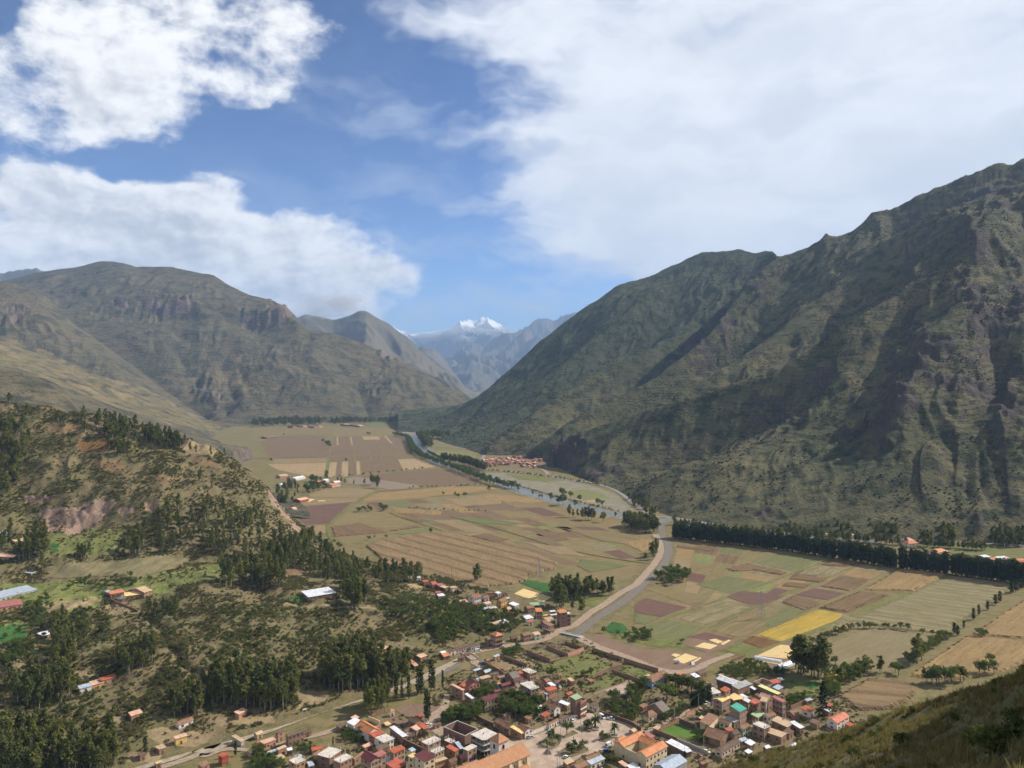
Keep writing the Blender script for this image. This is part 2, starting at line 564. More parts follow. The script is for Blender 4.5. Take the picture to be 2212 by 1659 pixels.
ph=zz/step+fbm(X/160,Y/160,3,40)*0.8
fr=ph-np.floor(ph)
RM.Z=zz+crag*step*((np.clip((fr-0.62)/0.38,0,1))-fr)*0.75+crag*(ridged(X/28,Y/28,3,50)*9+ridged(X/75,Y/75,2,52)*10)
zz=RM.Z
tm=np.clip(0.55+1.1*fbm(X/350,Y/350,3,60),0,1)*(1-crag)*np.clip(zz/25,0,1)
ph=zz/8.5+fbm(X/90,Y/90,3,61)*0.9
fr=ph-np.floor(ph)
RM.Z=zz+tm*8.5*(np.clip((fr-0.62)/0.38,0,1)-fr)*0.85
RM.Z=np.where(Z<2,np.minimum(RM.Z,Z),RM.Z)
slp,gx_,gy_=RM.slope()
rockR=np.clip(crag*1.2+np.clip((slp-0.95)*1.6,0,1),0,1)
terrR=tm
# --- left-hand mountain and the spurs below it
LM=Patch(-260,1080,540,1150,9000,480)
base_l=zpts((1010,905,0),(940,907,0),(880,911,0),(760,912,0),(600,914,0),(500,922,0),(476,930,0),(500,948,0),(556,965,0),(560,985,0),(520,1000,0))
LM.line(base_l)
LM.line(shift(base_l,60,-180,-30))
LM.line(zpts((560,1005,-5),(520,1030,-5),(480,1080,-8)))
LM.line([(700,1500,-60),(500,2500,-60),(300,3400,-60),(100,3500,-60)])
crest_L=pts('L',(-300,200,5800),(-100,190,5850),(40,165,5900),(150,135,5900),(300,115,5900),(430,82,5900),(500,85,5880),(600,110,5850),(750,108,5800),(850,130,5700),(930,145,5600),(1000,190,5500),(1080,225,5400),(1200,260,5300),(1240,285,5250),(1300,335,5120),(1340,380,5020),(1450,400,4960),(1550,430,4930),(1650,465,4900),(1750,520,4850),(1850,570,4800),(1950,630,4750),(2025,662,4700),(2100,720,4600))
LM.line(crest_L)
LM.line([crest_L[-1],on_z(1040,905,0)])
LM.line(shift(crest_L,-600,900,-350))
LM.line(shift(crest_L,-900,2300,-700))
LM.line(pts('L',(340,330,4750),(420,300,4900),(530,262,5000),(680,240,5060),(830,252,5070),(900,290,5000)))
LM.line(pts('L',(340,370,4660),(430,345,4800),(525,318,4900),(620,330,4930),(740,345,4940),(850,330,4950)))
LM.line(pts('L',(980,280,5050),(1100,300,5020),(1200,290,5030),(1290,345,4960)))
LM.line(pts('L',(980,350,4930),(1110,400,4880),(1200,380,4900),(1310,365,4900)))
L2=pts('L',(-200,150,4200),(0,170,4200),(60,185,4200),(150,210,4200),(235,292,4150),(330,370,4100),(480,475,4000),(620,595,3900),(800,705,3750),(930,795,3660))
LM.line(L2)
LM.line(pts('L',(-200,260,4700),(150,270,4750),(260,335,4680),(420,440,4550),(600,560,4300),(760,690,3950),(900,800,3750)))
LM.line(pts('L',(900,640,4050),(960,700,3930),(990,770,3800)))
LM.line(pts('L',(700,430,4600),(800,540,4350),(870,640,4150)))
LM.line(pts('L',(1050,420,4700),(960,560,4350),(1020,700,4000)))
LM.line(pts('L',(1400,450,4700),(1480,560,4450),(1560,660,4250),(1600,760,3950)))
L3=pts('L',(-200,360,3050),(0,432,3000),(200,500,3000),(400,582,2950),(560,652,2900),(760,742,2900),(960,818,2950))
LM.line(L3)
LM.line(pts('L',(-200,500,3500),(0,520,3500),(200,560,3500),(400,630,3450),(600,700,3350),(850,795,3300)))
LM.line(pts('L',(300,640,2300),(430,700,2250),(560,745,2250),(700,800,2300),(850,850,2400),(960,868,2480)))
LM.line(pts(None, (400,948,1750),(480,958,1850),(540,966,2050)))
L4=pts('L',(-250,480,1550),(0,548,1500),(100,572,1500),(200,612,1480),(300,665,1450))
LM.line(L4)
LM.line(shift(L4,-100,350,-90))
LM.line([P3(-260,850,1200),P3(0,900,1180),P3(200,950,1170),P3(400,1010,1170),P3(480,1040,1180)])
LM.solve()
X,Y,Z=LM.X,LM.Y,LM.Z
hf=np.clip(Z/150.0,0,1)*np.clip((Y-1500)/1800,0.12,1)
ww=fbm(X/700,Y/700,3,105)*160
g1=ridged((X*0.95+Y*0.35+ww)/420,(Y*0.95-X*0.3)/1400,4,103)
g2=ridged((X*0.95+Y*0.35+ww*.6)/150,(Y*0.95-X*0.3)/520,4,109)
g3=ridged((X*0.95+Y*0.35+ww*.5)/62,(Y*0.95-X*0.3)/260,3,119)
LM.Z=Z+hf*((LM.away*.95+.05)*((g1-1.0)*26+(g2-1.0)*9+(g3-1.0)*4)+fbm(X/240,Y/240,5,121)*6)
cu,cv_=LM.U,HV-(LM.Z-CAMZ)/LM.D*F_D
def blobmask2(lst):
 m=np.zeros_like(cu)
 for (x,y,sx,sy,amp) in lst:
  u,v=crop('L',x,y)
  m=np.maximum(m,amp*np.exp(-((cu-u)/(sx*0.496))**2-((cv_-v)/(sy*0.496))**2))
 return m
crag=blobmask2([(580,285,80,35,1.2),(700,285,70,55,1.2),(800,270,80,40,1),(420,310,60,35,.9),(1100,340,90,60,1),(1230,300,80,60,1.1),(640,330,120,30,.8),(890,640,70,60,.8),(940,690,50,40,.7),(1690,500,60,36,.7),(1640,620,60,50,.6),(60,330,90,50,.7),(200,380,40,40,.6),(1770,740,60,24,.6),(800,560,30,60,.5)])
crag=np.clip(crag*(0.8+0.9*fbm(X/130,Y/130,4,177)),0,1)
zz=LM.Z
ph=zz/95.0+fbm(X/320,Y/320,3,140)*0.8
fr=ph-np.floor(ph)
LM.Z=zz+crag*95*((np.clip((fr-0.6)/0.4,0,1))-fr)*0.6+crag*(ridged((X+ww)/60,Y/220,3,150)-.6)*38
LM.Z=np.where(Z<2,np.minimum(LM.Z,Z),LM.Z)
slp,_,_=LM.slope()
rockL=np.clip(crag*0.62+np.clip((slp-1.1)*0.9,0,.8),0,1)
def pmask(P,cname,polys):
 uu,vv=P.U,HV-(P.Z-CAMZ)/P.D*F_D
 m=np.zeros_like(uu)
 wob=fbm(P.X/(P.D*.03),P.Y/(P.D*.03),3,300)*10
 for p in polys:
  q=[crop(cname,*c) if cname else c for c in p]
  m=np.maximum(m,inside(q,uu+wob,vv+wob*.5).astype(float))
 return m
fieldL=pmask(LM,'L',[[(0,410),(120,450),(260,500),(360,560),(460,590),(640,640),(780,720),(950,800),(950,830),(700,790),(500,720),(300,640),(100,560),(0,540)],[(930,560),(1060,560),(1200,600),(1260,660),(1100,660),(960,620)],[(1000,480),(1160,520),(1100,540),(1000,520)]])
fieldL*=np.clip(0.6+1.2*fbm(LM.X/60,LM.Y/60,3,310),0,1)
# --- near hill on the left, above the town
LH=Patch(-330,1330,520,340,1200,420)
foot=zpts((150,1700,1),(300,1645,1),(420,1612,1),(600,1562,1),(750,1512,1),(850,1478,1),(950,1432,1),(1005,1405,1),(1080,1385,0),(1170,1362,0),(1235,1345,0),(1290,1310,-1))
LH.line(foot)
LH.line([(p[0]+16,p[1]-18,-3) for p in foot])
LH.line([(p[0]+60,p[1]-50,-12) for p in foot])
LH.line(zpts((1290,1310,-1),(1180,1290,0),(1100,1272,0),(1000,1248,0),(900,1228,0),(800,1212,0),(740,1195,0),(700,1172,0),(672,1140,0),(655,1120,-4),(640,1085,-10),(620,1060,-12)))
LH.line(zpts((1330,1290,-6),(1200,1265,-8),(1000,1225,-8),(800,1190,-8),(740,1160,-10),(715,1130,-15)))
LH.line(pts(None, (-300,840,960),(0,868,960),(100,876,960),(208,895,960),(300,922,950),(399,949,945),(460,968,940),(506,990,935),(551,1028,925),(583,1061,915),(610,1105,905),(655,1156,895),(690,1185,900)))
LH.line(pts(None, (-300,900,1100),(0,960,1090),(200,990,1090),(399,1040,1080),(506,1090,1060),(560,1195,1020)))
LH.line(pts(None, (-200,1060,820),(60,1078,815),(160,1075,815),(250,1068,820),(330,1075,820),(430,1060,850)))
LH.line(pts(None, (60,1140,785),(160,1142,785),(245,1128,795),(330,1110,800)))
LH.line(pts(None, (-200,1200,720),(60,1200,720),(140,1195,735),(260,1190,745),(400,1190,765),(480,1175,785),(560,1160,815),(640,1170,850)))
LH.line(pts(None, (-200,1250,670),(100,1245,685),(250,1235,700),(400,1215,735),(500,1215,745),(560,1225,745),(650,1225,760)))
LH.line(pts(None, (-200,1320,600),(0,1318,610),(150,1308,622),(330,1300,640),(480,1296,640),(620,1292,640),(760,1300,635),(900,1308,645),(960,1310,655)))
LH.line(zpts((0,1420,22),(150,1420,21),(300,1410,24),(450,1400,22),(600,1390,20),(760,1390,15),(880,1370,11),(990,1350,7)))
LH.line(zpts((-200,1500,16),(0,1500,15),(200,1490,15),(330,1490,13),(480,1490,12),(600,1480,9),(740,1460,5)))
LH.line(zpts((-300,1659,8),(-100,1659,7),(60,1640,5),(200,1600,5),(330,1570,6),(420,1550,6),(520,1530,5)))
LH.line(zpts((-330,1900,0),(0,1850,-2)))
LH.solve(smooth=8)
X,Y,Z=LH.X,LH.Y,LH.Z
hf=np.clip((Z-2)/22.0,0,1)
LH.Z=Z+hf*(fbm(X/60,Y/60,4,201)*4+fbm(X/14,Y/14,3,203)*0.9+(ridged((X+fbm(X/80,Y/80,2,204)*30)/45,Y/190,3,207)-1)*3.0)
rv=[P for P in (LH.hit(*q) for q in ((300,1300),(325,1330),(345,1365),(375,1395),(395,1430),(440,1475))) if P]
for a,b in zip(rv[:-1],rv[1:]):
 ax,ay,bx,by=a[0],a[1],b[0],b[1]
 L_=math.hypot(bx-ax,by-ay)
 t=np.clip(((X-ax)*(bx-ax)+(Y-ay)*(by-ay))/L_**2,0,1)
 ds=np.hypot(X-ax-t*(bx-ax),Y-ay-t*(by-ay))+fbm(X/12,Y/12,2,211)*2
 LH.Z=LH.Z-3.0*np.exp(-(ds/3.0)**2)
cu,cv_=LH.U,HV-(LH.Z-CAMZ)/LH.D*F_D
wobu,wobv=fbm(X/18,Y/18,3,221)*12,fbm(X/18,Y/18,3,222)*6
def emask(*polys):
 m=np.zeros_like(cu)
 for p in polys:
  m=np.maximum(m,inside([crop('E',*q) for q in p],cu+wobu,cv_+wobv).astype(float))
 return m
rockH=emask([(280,1120),(560,1090),(650,1060),(760,1020),(830,1060),(800,1150),(720,1230),(620,1250),(540,1310),(430,1280),(340,1280),(300,1200)],[(890,1070),(970,1130),(940,1170),(890,1150)],[(1040,1070),(1150,1050),(1140,1110),(1060,1130)],[(1930,960),(1990,1000),(2100,1160),(2200,1290),(2120,1270),(2030,1130)],[(160,1020),(400,1010),(440,1050),(180,1070)])
soilH=emask([(530,620),(830,610),(840,660),(770,710),(570,710)],[(1340,710),(1420,720),(1580,790),(1540,810),(1400,760)],[(1040,860),(1420,900),(1200,940)],[(600,760),(900,760),(930,850),(760,840)],[(2050,1545),(2212,1540),(2212,1600),(2080,1630)],[(340,530),(600,510),(560,550),(400,570)])
greenH=emask([(340,1300),(800,1250),(880,1300),(860,1440),(560,1460),(350,1440)],[(330,1630),(1000,1640),(1040,1560),(1320,1570),(1480,1510),(1780,1500),(1700,1650),(340,1659)])
dmask=np.zeros_like(cu)
for p in ([(0,330),(220,300),(280,420),(200,520),(0,520)],[(300,130),(900,60),(930,110),(860,190),(500,250),(360,210),(150,150)],[(0,0),(1500,0),(1500,100),(930,80),(400,150),(0,200)]):
 dmask=np.maximum(dmask,inside([crop('D',*q) for q in p],cu+wobu,cv_+wobv).astype(float))
greenH=np.clip(greenH*.8+dmask,0,1)
sandH=np.zeros_like(cu)
for cc,p in (('D',[(360,190),(860,100),(900,150),(600,230),(420,240)]),('D',[(830,220),(1100,160),(1180,260),(1000,320)]),('D',[(660,780),(780,740),(880,810),(720,850)]),('D',[(100,640),(430,600),(460,650),(80,720)]),('D',[(950,1130),(1090,1130),(1090,1200),(950,1210)]),('D',[(1300,1290),(1500,1250),(1900,1300),(1700,1420),(1400,1420)]),('D',[(1100,1470),(1400,1440),(1350,1560),(1100,1560)]),('C',[(100,1150),(600,1150),(640,1200),(100,1240)]),('C',[(840,910),(900,920),(1000,940),(1100,930),(1000,1060),(850,1080)]),('E',[(1330,600),(1600,640),(1560,720),(1340,720)]),('C',[(600,180),(1300,205),(1800,215),(1800,200),(1200,190),(600,165)])):
 sandH=np.maximum(sandH,inside([crop(cc,*q) for q in p],cu+wobu,cv_+wobv).astype(float))
slp,_,_=LH.slope()
rockH=np.clip(rockH,0,1)
LH.Z=LH.Z+rockH*(ridged(X/16,Y/16,3,230)-1)*4
# --- the slope the camera stands on
FG=Patch(700,3300,420,18,520,300)
FG.line(pts(None, (1200,1790,190),(1380,1735,172),(1470,1695,160),(1560,1660,148),(1650,1625,138),(1740,1602,130),(1830,1582,122),(1900,1554,116),(2000,1520,106),(2100,1492,98),(2212,1455,92),(2400,1360,86),(2700,1200,80),(3300,1000,70)))
FG.line(pts(None, (1100,1790,240),(1400,1740,215),(1560,1720,200),(1740,1680,180),(1900,1640,165),(2100,1580,150),(2300,1540,140),(3300,1300,130)))
FG.line([((u-CU)/F_D*d,d,-4) for u,d in ((700,330),(1000,335),(1250,338),(1480,335),(1700,330),(2212,320),(3300,320))])
FG.line([((u-CU)/F_D*d,d,-12) for u,d in ((700,400),(1250,400),(1700,400),(3300,400))])
FG.line(pts(None, (1300,1900,110),(1700,1720,85),(1900,1668,70),(2100,1610,62),(2212,1575,58)))
FG.line(pts(None, (1500,2000,60),(1800,1760,48),(2050,1680,42),(2260,1620,40)))
FG.line(pts(None, (700,2300,60),(1500,2200,30),(2000,1900,25),(2600,1700,20),(3300,1700,20)))
su_=(math.sin(R(SUN_AZ)),math.cos(R(SUN_AZ)),math.tan(R(SUN_EL)))
edge=[P3(1700,1650,124),P3(1760,1634,120),P3(1877,1590,111),P3(1964,1566,100),P3(2056,1548,93),P3(2212,1524,84)]
rise=[tuple(q[k]+75*su_[k] for k in range(3)) for q in edge]  # unseen rise right of the view, shaped to shade the slope up to edge
FG.line(rise)
FG.line([(71,94.7,203),(63,77,205),(66,70.4,209),(67.5,66.4,212),(58,50,216),(44,35,217)])  # nearer bank, also out of view, raised to shade the close ground
FG.line([(p[0]+6,p[1]+16,p[2]-26) for p in rise])
FG.solve(smooth=4)
X,Y,Z=FG.X,FG.Y,FG.Z
near=np.clip(1-(Y-250)/150,0,1)
FG.Z=Z+near*(fbm(X/16,Y/16,4,401)*0.7+fbm(X/3.0,Y/3.0,4,402)*0.22)
def ground_z(x,y):
 """height of whatever ground there is at (x, y)"""
 z=0.0
 if 345<y<1190:
  z=max(z,float(LH.height(x,y)))
 if 20<y<515:
  z=max(z,float(FG.height(x,y)))
 return z
def pick(u,v):
 """point on the near hill or the valley floor at D-pixel (u, v)"""
 p=LH.hit(u,v)
 if p is None or p[2]<=0.01:
  return on_z(u,v,0.0)
 return p
# ---------------------------------------------------------------- terrain materials
def mat_mountain(name,grass1,grass2,dark,rock1,rock2,scale=1.0,field=None, lush=None):
 m,T,b=material(name,0.95,0.1)
 p=T.pos()
 n1=T.noise(p,0.004*scale,6,0.6)
 n2=T.noise(p,0.03*scale,6,0.65)
 n3=T.noise(p,0.16*scale,4,0.7)
 c=T.mix(T.ramp(n1,0.35,0.65),grass1,grass2)
 if lush is not None:
  c=T.mix(T.math('MULTIPLY',T.attr('field'),0.8),c,lush)
 c=T.mix(T.ramp(n2,0.42,0.66),c,dark)
 v=T.voronoi(p,0.10*scale)
 sp=T.math('MULTIPLY',T.ramp(v,0.34,0.14),T.ramp(T.noise(p,0.012*scale,5,.6),0.40,0.62))
 c=T.mix(T.math('MULTIPLY',sp,0.85),c,dark)
 zs=T.node('ShaderNodeSeparateXYZ')
 T.put(zs.inputs[0],p)
 ph=T.math('FRACT',T.math('ADD',T.math('DIVIDE',zs.outputs[2],8.5/scale),T.math('MULTIPLY',T.noise(p,0.011*scale,4),4.0)))
 led=T.math('MULTIPLY',T.math('MULTIPLY',T.ramp(ph,0.75,0.95),T.attr('terrace')),T.ramp(n3,0.4,0.6))
 c=T.mix(T.math('MULTIPLY',led,0.9),c,dark)
 if field is not None:
  vf=T.voronoi(p,0.016,'Color')
  sepc=T.node('ShaderNodeSeparateColor')
  T.put(sepc.inputs[0],vf)
  fc=T.mix(T.ramp(sepc.outputs[0],0.2,0.8),field[0],field[1])
  c=T.mix(T.math('MULTIPLY',T.attr('field'),0.8),c,fc)
 rk=T.mix(T.ramp(T.noise(p,0.02*scale,6,.65),0.35,0.65),rock1,rock2)
 rk=T.mix(T.math('MULTIPLY',T.ramp(n3,0.5,0.7),0.55),rk,dark)
 rm=T.ramp(T.math('ADD',T.attr('rock'),T.math('MULTIPLY',T.math('SUBTRACT',n2,0.5),0.9)),0.42,0.62)
 c=T.mix(rm,c,rk)
 T.put(b.inputs['Base Color'],c)
 h=T.math('ADD',T.math('MULTIPLY',n2,4.0),T.math('ADD',T.math('MULTIPLY',n3,2.4),T.math('MULTIPLY',led,2.0)))
 T.put(b.inputs['Normal'],T.bump(h,0.6,3.0/scale))
 return m
def mat_hill():
 m,T,b=material('hillside',0.95,0.1)
 p=T.pos()
 n1=T.noise(p,0.02,6,0.6)
 n2=T.noise(p,0.12,6,0.65)
 n3=T.noise(p,0.7,4,0.7)
 c=T.mix(T.ramp(n1,0.38,0.62),(0.175,0.135,0.07),(0.14,0.125,0.055))
 c=T.mix(T.ramp(n2,0.45,0.68),c,(0.085,0.082,0.036))
 c=T.mix(T.math('MULTIPLY',T.ramp(n3,0.5,0.66),0.6),c,(0.24,0.18,0.10))
 gr=T.mix(T.ramp(n2,0.35,0.65),(0.11,0.15,0.04),(0.20,0.19,0.065))
 c=T.mix(T.math('MULTIPLY',T.attr('green'),T.ramp(n2,0.2,0.5,0.6,1.0)),c,gr)
 so=T.mix(T.ramp(n2,0.35,0.65),(0.165,0.10,0.058),(0.22,0.155,0.075))
 c=T.mix(T.attr('soil'),c,so)
 sa=T.mix(T.ramp(n2,0.35,0.65),(0.22,0.155,0.10),(0.34,0.26,0.135))
 c=T.mix(T.math('MULTIPLY',T.attr('sand'),0.85),c,sa)
 rk=T.mix(T.ramp(n2,0.3,0.7),(0.23,0.15,0.11),(0.31,0.215,0.155))
 rm=T.ramp(T.math('ADD',T.attr('rock'),T.math('MULTIPLY',T.math('SUBTRACT',n2,0.5),1.4)),0.4,0.6)
 c=T.mix(rm,c,rk)
 T.put(b.inputs['Base Color'],c)
 T.put(b.inputs['Normal'],T.bump(T.math('ADD',T.math('MULTIPLY',n2,1.2),T.math('MULTIPLY',n3,.5)),0.9,1.0))
 return m
def mat_foreslope():
 m,T,b=material('foreslope',0.95,0.1)
 p=T.pos()
 n1=T.noise(p,0.08,6,0.6)
 n2=T.noise(p,0.6,6,0.65)
 n3=T.noise(p,4.0,4,0.7)
 c=T.mix(T.ramp(n1,0.38,0.62),(0.19,0.15,0.075),(0.12,0.12,0.045))
 c=T.mix(T.ramp(n2,0.45,0.68),c,(0.075,0.075,0.032))
 c=T.mix(T.math('MULTIPLY',T.ramp(n3,0.5,0.66),0.5),c,(0.24,0.19,0.10))
 T.put(b.inputs['Base Color'],c)
 T.put(b.inputs['Normal'],T.bump(T.math('ADD',n2,T.math('MULTIPLY',n3,.4)),0.9,0.4))
 return m
mR=mat_mountain('right_slope',(0.135,0.116,0.06),(0.09,0.09,0.045),(0.032,0.039,0.022),(0.088,0.07,0.058),(0.055,0.048,0.042),lush=(0.066,0.078,0.04))
mL=mat_mountain('left_slope',(0.115,0.103,0.058),(0.14,0.115,0.07),(0.052,0.053,0.036),(0.20,0.14,0.115),(0.105,0.085,0.075),0.45,((0.25,0.19,0.10),(0.17,0.15,0.065)))
lush=np.clip((RM.D-2350-(RM.U-1250)*.9)/300,0,1)
o=RM.mesh('mountain',mR,{'rock':rockR,'terrace':terrR,'field':lush},zmin=-30)
tag(o,'steep green terraced mountain slope with dark rock crags beyond the poplar row')
o=LM.mesh('mountain',mL,{'rock':rockL,'terrace':np.full_like(LM.Z,0.5),'field':fieldL},zmin=-20)
tag(o,'broad grey green mountain with pinkish cliffs behind the far fields')
o=LH.mesh('hillside',mat_hill(),{'rock':rockH,'green':greenH,'soil':soilH,'sand':sandH},zmin=-6)
tag(o,'scrubby brown hillside with red earth banks above the gravel road')
o=FG.mesh('grassy_slope',mat_foreslope(),{},zmin=-7)
tag(o,'dry grassy slope falling away to the town below')
# --- far ranges: strips of terrain from a crest line down to the valley
def far_range(name,crest,depth,foot_z,mat,label,seed,rough,nrow=60,step=3.0):
 """crest: (u, v, d) D-pixels; the range falls towards the camera over depth metres"""
 us=np.arange(crest[0][0],crest[-1][0],step)
 cv=np.interp(us,[c[0] for c in crest],[c[1] for c in crest])
 cd=np.interp(us,[c[0] for c in crest],[c[2] for c in crest])
 t=np.concatenate([np.linspace(-0.6,0,14)[:-1],np.linspace(0,1,nrow)])
 Tt,Uu=np.meshgrid(t,us,indexing='ij')
 Dd=cd[None, :]-Tt*depth
 top=CAMZ-cd*(cv-HV)/F_D
 prof=np.where(Tt>=0,1-np.clip(Tt,0,1)**0.85,1+Tt*1.1)
 Xx=(Uu-CU)/F_D*Dd
 zz=foot_z+(top[None, :]-foot_z)*prof
 sc=cd.mean()/10.0
 w=fbm(Xx/sc/2,Dd/sc/2,3,seed)*sc*0.5
 rg=ridged((Xx+w+Dd*.3)/(sc*.8),Dd/(sc*2.2),5,seed+3)-1.0
 zz=zz+rough*rg*np.clip(np.abs(Tt)*5,0.12,1)*np.clip((zz-foot_z)/rough,0,1)+fbm(Xx/(sc*.09),Dd/(sc*.09),3,seed+5)*rough*.08
 nr,nc=zz.shape
 idx=np.arange(nr*nc).reshape(nr,nc)
 q=np.stack([idx[:-1,:-1],idx[1:,:-1],idx[1:,1:],idx[:-1,1:]],-1).reshape(-1,4)
 me=np_mesh(name,np.stack([Xx,Dd,zz],-1).reshape(-1,3),q)
 me.polygons.foreach_set('use_smooth',np.ones(len(me.polygons),bool))
 me.materials.append(mat)
 return tag(link(bpy.data.objects.new(name,me)),label,kind='structure')
def mat_far(name,g1,g2,rock,snow_z=None):
 m,T,b=material(name,0.95,0.1)
 p=T.pos()
 c=T.mix(T.ramp(T.noise(p,0.0012,6,.6),0.35,0.65),g1,g2)
 nrm=T.node('ShaderNodeNewGeometry').outputs['Normal']
 ns=T.node('ShaderNodeSeparateXYZ')
 T.put(ns.inputs[0],nrm)
 c=T.mix(T.ramp(ns.outputs[2],0.75,0.55),c,rock)
 if snow_z is not None:
  zs=T.node('ShaderNodeSeparateXYZ')
  T.put(zs.inputs[0],p)
  k=T.math('ADD',T.math('DIVIDE',T.math('SUBTRACT',zs.outputs[2],snow_z),500.0),T.math('MULTIPLY',T.math('SUBTRACT',T.noise(p,0.0035,6,.65),0.5),2.4))
  c=T.mix(T.ramp(k,0.25,0.42),c,(0.85,0.86,0.88))
 T.put(b.inputs['Base Color'],c)
 return m
m_far=mat_far('far_slope',(0.105,0.095,0.062),(0.13,0.11,0.075),(0.13,0.10,0.085))
m_snow=mat_far('snow_peak',(0.10,0.09,0.08),(0.13,0.11,0.09),(0.10,0.085,0.08),1750)
far_range('mountain',[(500,740,9500),(600,700,9500),(660,680,9500),(720,690,9400),(757,680,9300),(775,671,9300),(790,672,9250),(820,690,9200),(850,708,9200),(885,733,9100),(910,760,9000),(950,795,8900),(990,825,8800),(1010,845,8800),(1040,880,8700)],3300,0,m_far,'grey mountain with its head in the cloud bank behind the cliffs',501,110)
far_range('mountain',[(880,770,13500),(910,745,13500),(935,752,13400),(960,775,13200),(985,810,13000),(1005,835,12900),(1030,850,12800),(1100,900,12500)],4000,0,m_far,'hazy mountain spur with a pale cliff where the valley narrows',511,150)
far_range('mountain',[(830,700,30000),(880,722,30000),(930,714,30000),(965,715,29000),(990,700,28500),(1010,692,28500),(1028,693,28500),(1040,689,28500),(1060,690,28500),(1080,700,28500),(1105,717,28500),(1130,730,28500),(1200,745,28500)],7000,300,m_snow,'high mountain with snow patches rising above a belt of cloud',521,650,70,1.5)
far_range('mountain',[(940,790,22000),(980,765,22000),(1000,752,22000),(1020,740,22000),(1042,745,22000),(1060,737,22500),(1100,717,23000),(1130,706,23500),(1160,688,24000),(1180,685,24000),(1195,690,24000),(1215,680,24000),(1260,670,24000),(1500,640,24000)],9000,0,m_far,'blue hazy mountain range closing the end of the valley',531,600,70,1.5)
far_range('mountain',[(-300,570,11000),(0,590,11000),(40,583,11000),(75,578,11000),(120,590,11000),(250,640,11000)],2500,300,m_far,'distant grey ridge showing beside the broad mountain top',541,200)
# ---------------------------------------------------------------- valley floor and air
def mat_floor():
 m,T,b=material('valley_floor',0.95,0.1)
 p=T.pos()
 n1=T.noise(p,0.012,6,0.6)
 n2=T.noise(p,0.11,6,0.65)
 n3=T.noise(p,0.8,4,0.7)
 c=T.mix(T.ramp(n1,0.35,0.65),(0.17,0.145,0.06),(0.215,0.165,0.082))
 c=T.mix(T.ramp(n2,0.42,0.68),c,(0.115,0.11,0.042))
 c=T.mix(T.math('MULTIPLY',T.ramp(n3,0.5,0.68),0.5),c,(0.24,0.20,0.10))
 T.put(b.inputs['Base Color'],c)
 T.put(b.inputs['Normal'],T.bump(T.math('ADD',n2,n3),0.6,0.6))
 return m
mb=MB()
mb.face([(-9000,-800,0),(9000,-800,0),(9000,34000,0),(-9000,34000,0)])
o=mb.build('ground',mat_floor())
tag(o,'flat valley floor',kind='structure')
hz=bpy.data.materials.new('haze')
hz.use_nodes=True
hz.node_tree.nodes.clear()
T=NT(hz.node_tree)
pv=T.node('ShaderNodeVolumePrincipled')
pv.inputs['Color'].default_value=(0.43,0.65,1.0,1)
pv.inputs['Density'].default_value=4.3e-5
pv.inputs['Anisotropy'].default_value=0.0
T.l.new(pv.outputs[0],T.node('ShaderNodeOutputMaterial').inputs['Volume'])
mb=MB()
mb.box(-13000,22000,-1000,38000,-120,3100)
o=mb.build('haze',hz)
tag(o,'thin bluish air filling the valley','haze',kind='stuff')
# ---- clouds hanging on the mountains
def cloud(u,v,d,su,sv,sd,label,seed,dens):
 """a lumpy body of mist; sizes in D-pixels across and up, metres deep"""
 bm=bmesh.new()
 bmesh.ops.create_icosphere(bm,subdivisions=5,radius=1.0)
 me=bpy.data.meshes.new('cloud')
 bm.to_mesh(me)
 bm.free()
 co=np.zeros(len(me.vertices)*3,dtype=np.float32)
 me.vertices.foreach_get('co',co)
 co=co.reshape(-1,3)
 n=fbm(co[:,0]*2.2+co[:,2]*1.3+seed,co[:,1]*2.2-co[:,2]*1.7+seed*3,4,seed)
 n2=np.abs(vnoise(co[:,0]*3.1+seed,co[:,2]*3.1-co[:,1]*2.0,seed+5))
 co*=(1+0.42*n+0.3*n2)[:,None]
 k=d/F_D
 co*=np.array([su*k,sd,sv*k],dtype=np.float32)
 me.vertices.foreach_set('co',co.ravel())
 me.polygons.foreach_set('use_smooth',np.ones(len(me.polygons),bool))
 m=bpy.data.materials.new('cloud_mist')
 m.use_nodes=True
 m.node_tree.nodes.clear()
 T=NT(m.node_tree)
 p=T.node('ShaderNodeVolumePrincipled')
 p.inputs['Color'].default_value=(1,1,1,1)
 p.inputs['Density'].default_value=dens
 p.inputs['Anisotropy'].default_value=0.2
 T.l.new(p.outputs[0],T.node('ShaderNodeOutputMaterial').inputs['Volume'])
 me.materials.append(m)
 o=link(bpy.data.objects.new('cloud',me))
 o.location=P3(u,v,d)
 return tag(o,label,'cloud','clouds on the mountains')
lb='white cloud bank lying across the flank of the snowy mountain'
for q in [(930,728,26500,36,8,500,lb,1,.004),(985,724,26000,34,13,500,lb,2,.004),(1000,712,26500,22,10,400,lb,3,.002),(1045,722,26000,34,11,500,lb,4,.004),(1085,714,26500,24,8,400,lb,5,.002),(1008,735,25500,26,9,400,lb,6,.0035),(700,662,8300,66,24,160,'grey white cloud wrapped round the head of the grey mountain',7,.0017),(752,652,8300,40,20,130,'bright cloud lump beside the head of the grey mountain',8,.0017)]:
 cloud(*q)
